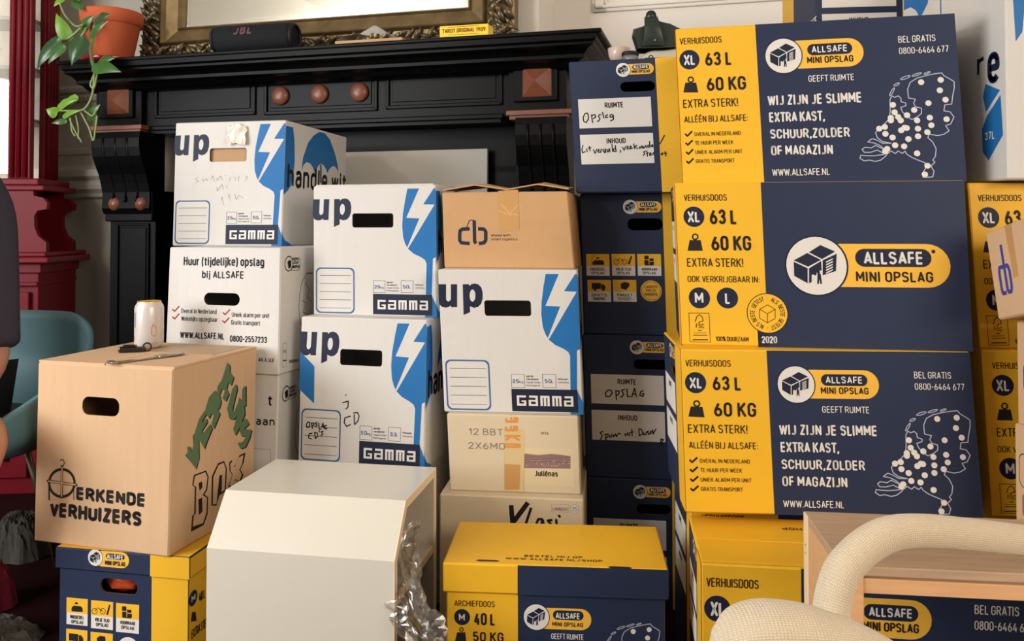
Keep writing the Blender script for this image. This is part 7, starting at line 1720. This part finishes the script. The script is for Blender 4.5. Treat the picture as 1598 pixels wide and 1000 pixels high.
# body skeleton: pelvis, spine, head; arms; legs
V = [(-1.42, 1.96, 0.53, 0.13, 0.10), (-1.43, 1.97, 0.68, 0.12, 0.09), (-1.44, 1.98, 0.85, 0.135, 0.10), (-1.45, 1.97, 1.0, 0.13, 0.09), (-1.45, 1.95, 1.09, 0.055), (-1.45, 1.925, 1.16, 0.06, 0.07), (-1.45, 1.915, 1.25, 0.078, 0.09), (-1.45, 1.92, 1.32, 0.06, 0.075),
     (-1.31, 1.96, 1.03, 0.065), (-1.265, 1.945, 0.98, 0.055), (-1.215, 1.90, 0.75, 0.045), (-1.188, 1.865, 0.60, 0.040), (-1.195, 1.80, 0.565, 0.038), (-1.30, 1.70, 0.575, 0.028), (-1.345, 1.655, 0.58, 0.024, 0.018),
     (-1.59, 1.96, 1.03, 0.065), (-1.64, 1.945, 0.98, 0.055), (-1.69, 1.90, 0.75, 0.045), (-1.68, 1.84, 0.61, 0.038), (-1.64, 1.74, 0.58, 0.03), (-1.55, 1.665, 0.585, 0.024, 0.018),
     (-1.33, 1.90, 0.50, 0.085), (-1.19, 1.77, 0.49, 0.075), (-1.068, 1.64, 0.492, 0.062), (-1.085, 1.625, 0.42, 0.052), (-1.17, 1.70, 0.22, 0.046), (-1.22, 1.74, 0.09, 0.032), (-1.20, 1.66, 0.04, 0.036, 0.026), (-1.18, 1.56, 0.028, 0.03, 0.018),
     (-1.52, 1.88, 0.50, 0.085), (-1.55, 1.70, 0.475, 0.07), (-1.57, 1.52, 0.465, 0.055), (-1.57, 1.53, 0.40, 0.05), (-1.57, 1.58, 0.22, 0.046), (-1.57, 1.60, 0.09, 0.032), (-1.57, 1.52, 0.04, 0.036, 0.026), (-1.57, 1.42, 0.028, 0.03, 0.018)]
E_ = [(0, 1), (1, 2), (2, 3), (3, 4), (4, 5), (5, 6), (6, 7), (3, 8), (8, 9), (9, 10), (10, 11), (11, 12), (12, 13), (13, 14), (3, 15), (15, 16), (16, 17), (17, 18), (18, 19), (19, 20), (0, 21), (21, 22), (22, 23), (23, 24), (24, 25), (25, 26), (26, 27), (27, 28), (0, 29), (29, 30), (30, 31), (31, 32), (32, 33), (33, 34), (34, 35), (35, 36)]
body = skinned('body', V, E_, SKIN, person)
# fingers
for (wx_, wy_, wz, sg) in ((-1.345, 1.655, 0.58, -1), (-1.55, 1.665, 0.585, 1)):
    for k in range(5):
        if k == 4:
            pts = [(wx_ + 0.0, wy_ - 0.005, wz + 0.008), (wx_ + sg * 0.01, wy_ - 0.045, wz + 0.012), (wx_ + sg * 0.028, wy_ - 0.07, wz + 0.004)]
        else:
            o0 = -0.026 + k * 0.017
            ln = (0.07, 0.085, 0.08, 0.062)[k]
            pts = [(wx_ + sg * 0.02, wy_ + o0 - 0.02, wz), (wx_ + sg * (0.045 + ln * 0.4), wy_ + o0 * 1.2 - 0.03, wz + 0.004), (wx_ + sg * (0.04 + ln * 0.8), wy_ + o0 * 1.3 - 0.035, wz - 0.012), (wx_ + sg * (0.035 + ln), wy_ + o0 * 1.3 - 0.036, wz - 0.03)]
        vv = [p + ((0.0085,) if i < len(pts) - 1 else (0.0065,)) for i, p in enumerate(pts)]
        skinned('finger', vv, [(i, i + 1) for i in range(len(vv) - 1)], SKIN, body, 1)
SV = [(-1.42, 1.96, 0.52, 0.15, 0.12), (-1.43, 1.97, 0.68, 0.145, 0.115), (-1.44, 1.98, 0.85, 0.15, 0.118), (-1.45, 1.97, 1.0, 0.14, 0.10), (-1.45, 1.955, 1.07, 0.07), (-1.31, 1.96, 1.03, 0.078), (-1.262, 1.945, 0.97, 0.074), (-1.225, 1.905, 0.80, 0.068), (-1.205, 1.875, 0.665, 0.07), (-1.20, 1.87, 0.638, 0.071), (-1.59, 1.96, 1.03, 0.078), (-1.64, 1.945, 0.97, 0.074), (-1.68, 1.905, 0.80, 0.068), (-1.69, 1.875, 0.665, 0.07)]
skinned('t_shirt', SV, [(0, 1), (1, 2), (2, 3), (3, 4), (3, 5), (5, 6), (6, 7), (7, 8), (8, 9), (3, 10), (10, 11), (11, 12), (12, 13)], SHIRT, person)
PV = [(-1.42, 1.96, 0.53, 0.15, 0.11), (-1.34, 1.91, 0.505, 0.10), (-1.25, 1.82, 0.497, 0.09), (-1.19, 1.76, 0.492, 0.088), (-1.52, 1.88, 0.505, 0.10), (-1.54, 1.74, 0.485, 0.088), (-1.555, 1.62, 0.475, 0.08)]
skinned('shorts', PV, [(0, 1), (1, 2), (2, 3), (0, 4), (4, 5), (5, 6)], SHORT, person)
HV = [(-1.45, 1.935, 1.33, 0.075, 0.09), (-1.45, 1.965, 1.27, 0.08, 0.06), (-1.45, 1.985, 1.19, 0.06, 0.045)]
skinned('hair', HV, [(0, 1), (1, 2)], HAIR, person)
FACE = MB()
FACE.lathe([(0, 0.018), (0.008, 0.01), (0.012, 0.0)], SKIN, 12)
o = FACE.build('nose', body, Vector((-1.45, 1.83, 1.225)) - PO, recalc=False)
o.rotation_euler = (pi / 2, 0, 0)
for sx_ in (-1, 1):
    mb = MB()
    mb.lathe([(0, 0.010), (0.008, 0.007), (0.011, 0.0)], mat('eye_white', (235, 232, 228), 0.2), 14)
    o = mb.build('eye', body, Vector((-1.45 + sx_ * 0.03, 1.832, 1.262)) - PO, recalc=False)
    o.rotation_euler = (pi / 2, 0, 0)
    mb = MB()
    mb.lathe([(0.0, 0.0), (0.012, 0.002), (0.02, 0.008), (0.026, 0.004), (0.026, 0.0)], SKIN, 14)
    o = mb.build('ear', body, Vector((-1.45 + sx_ * 0.078, 1.925, 1.24)) - PO, recalc=False)
    o.rotation_euler = (0, sx_ * pi / 2, 0)
mb = MB()
mb.tube([(-0.02, 0, 0), (0, -0.004, -0.002), (0.02, 0, 0)], 0.004, mat('lip', (160, 90, 84), 0.4), 8)
mb.build('mouth', body, Vector((-1.45, 1.842, 1.185)) - PO, recalc=False)

# sheepskin on the floor and a dark red cushion
FUR = mat('grey_sheepskin', (92, 87, 80), 0.95, spec=0.05, noise=0.45, nscale=70, bump=1.0, bscale=90)
random.seed(9)


def fluffy(name, c, rx, ry, h, label, cat, m):
    mb = MB()
    N, M = 60, 14
    vs = [(0, 0, h)]
    for j in range(1, M + 1):
        r = j / M
        for i in range(N):
            a = 2 * pi * i / N
            k = 1 + 0.07 * sin(5 * a) + 0.04 * sin(11 * a + 2)
            z = h * (1 - r ** 4) + (random.uniform(-1, 1) * 0.009 if j < M else 0)
            vs.append((rx * r * k * cos(a), ry * r * k * sin(a), max(0.001, z) if j < M else 0.0))
    fs = [(0, 1 + i, 1 + (i + 1) % N) for i in range(N)]
    for j in range(M - 1):
        for i in range(N):
            a = 1 + j * N + i
            b_ = 1 + j * N + (i + 1) % N
            fs.append((a, a + N, b_ + N, b_))
    mb.mesh(vs, fs, m, False)
    return tag(mb.build(name, None, c, recalc=True), label, cat)


fluffy('sheepskin_rug', (-1.17, 1.83, 0.001), 0.11, 0.10, 0.03, 'grey fluffy sheepskin on the floor at the lower left corner', 'rug', FUR)
fluffy('fur_cushion', (-1.39, 2.33, 0.001), 0.09, 0.08, 0.11, 'grey furry cushion on the floor behind the tub chair', 'cushion', FUR)
fluffy('red_cushion', (-1.285, 2.0, 0.001), 0.07, 0.06, 0.11, 'dark red cushion on the floor beneath the tub chair', 'cushion', mat('wine_red_fabric', (110, 18, 40), 0.9))
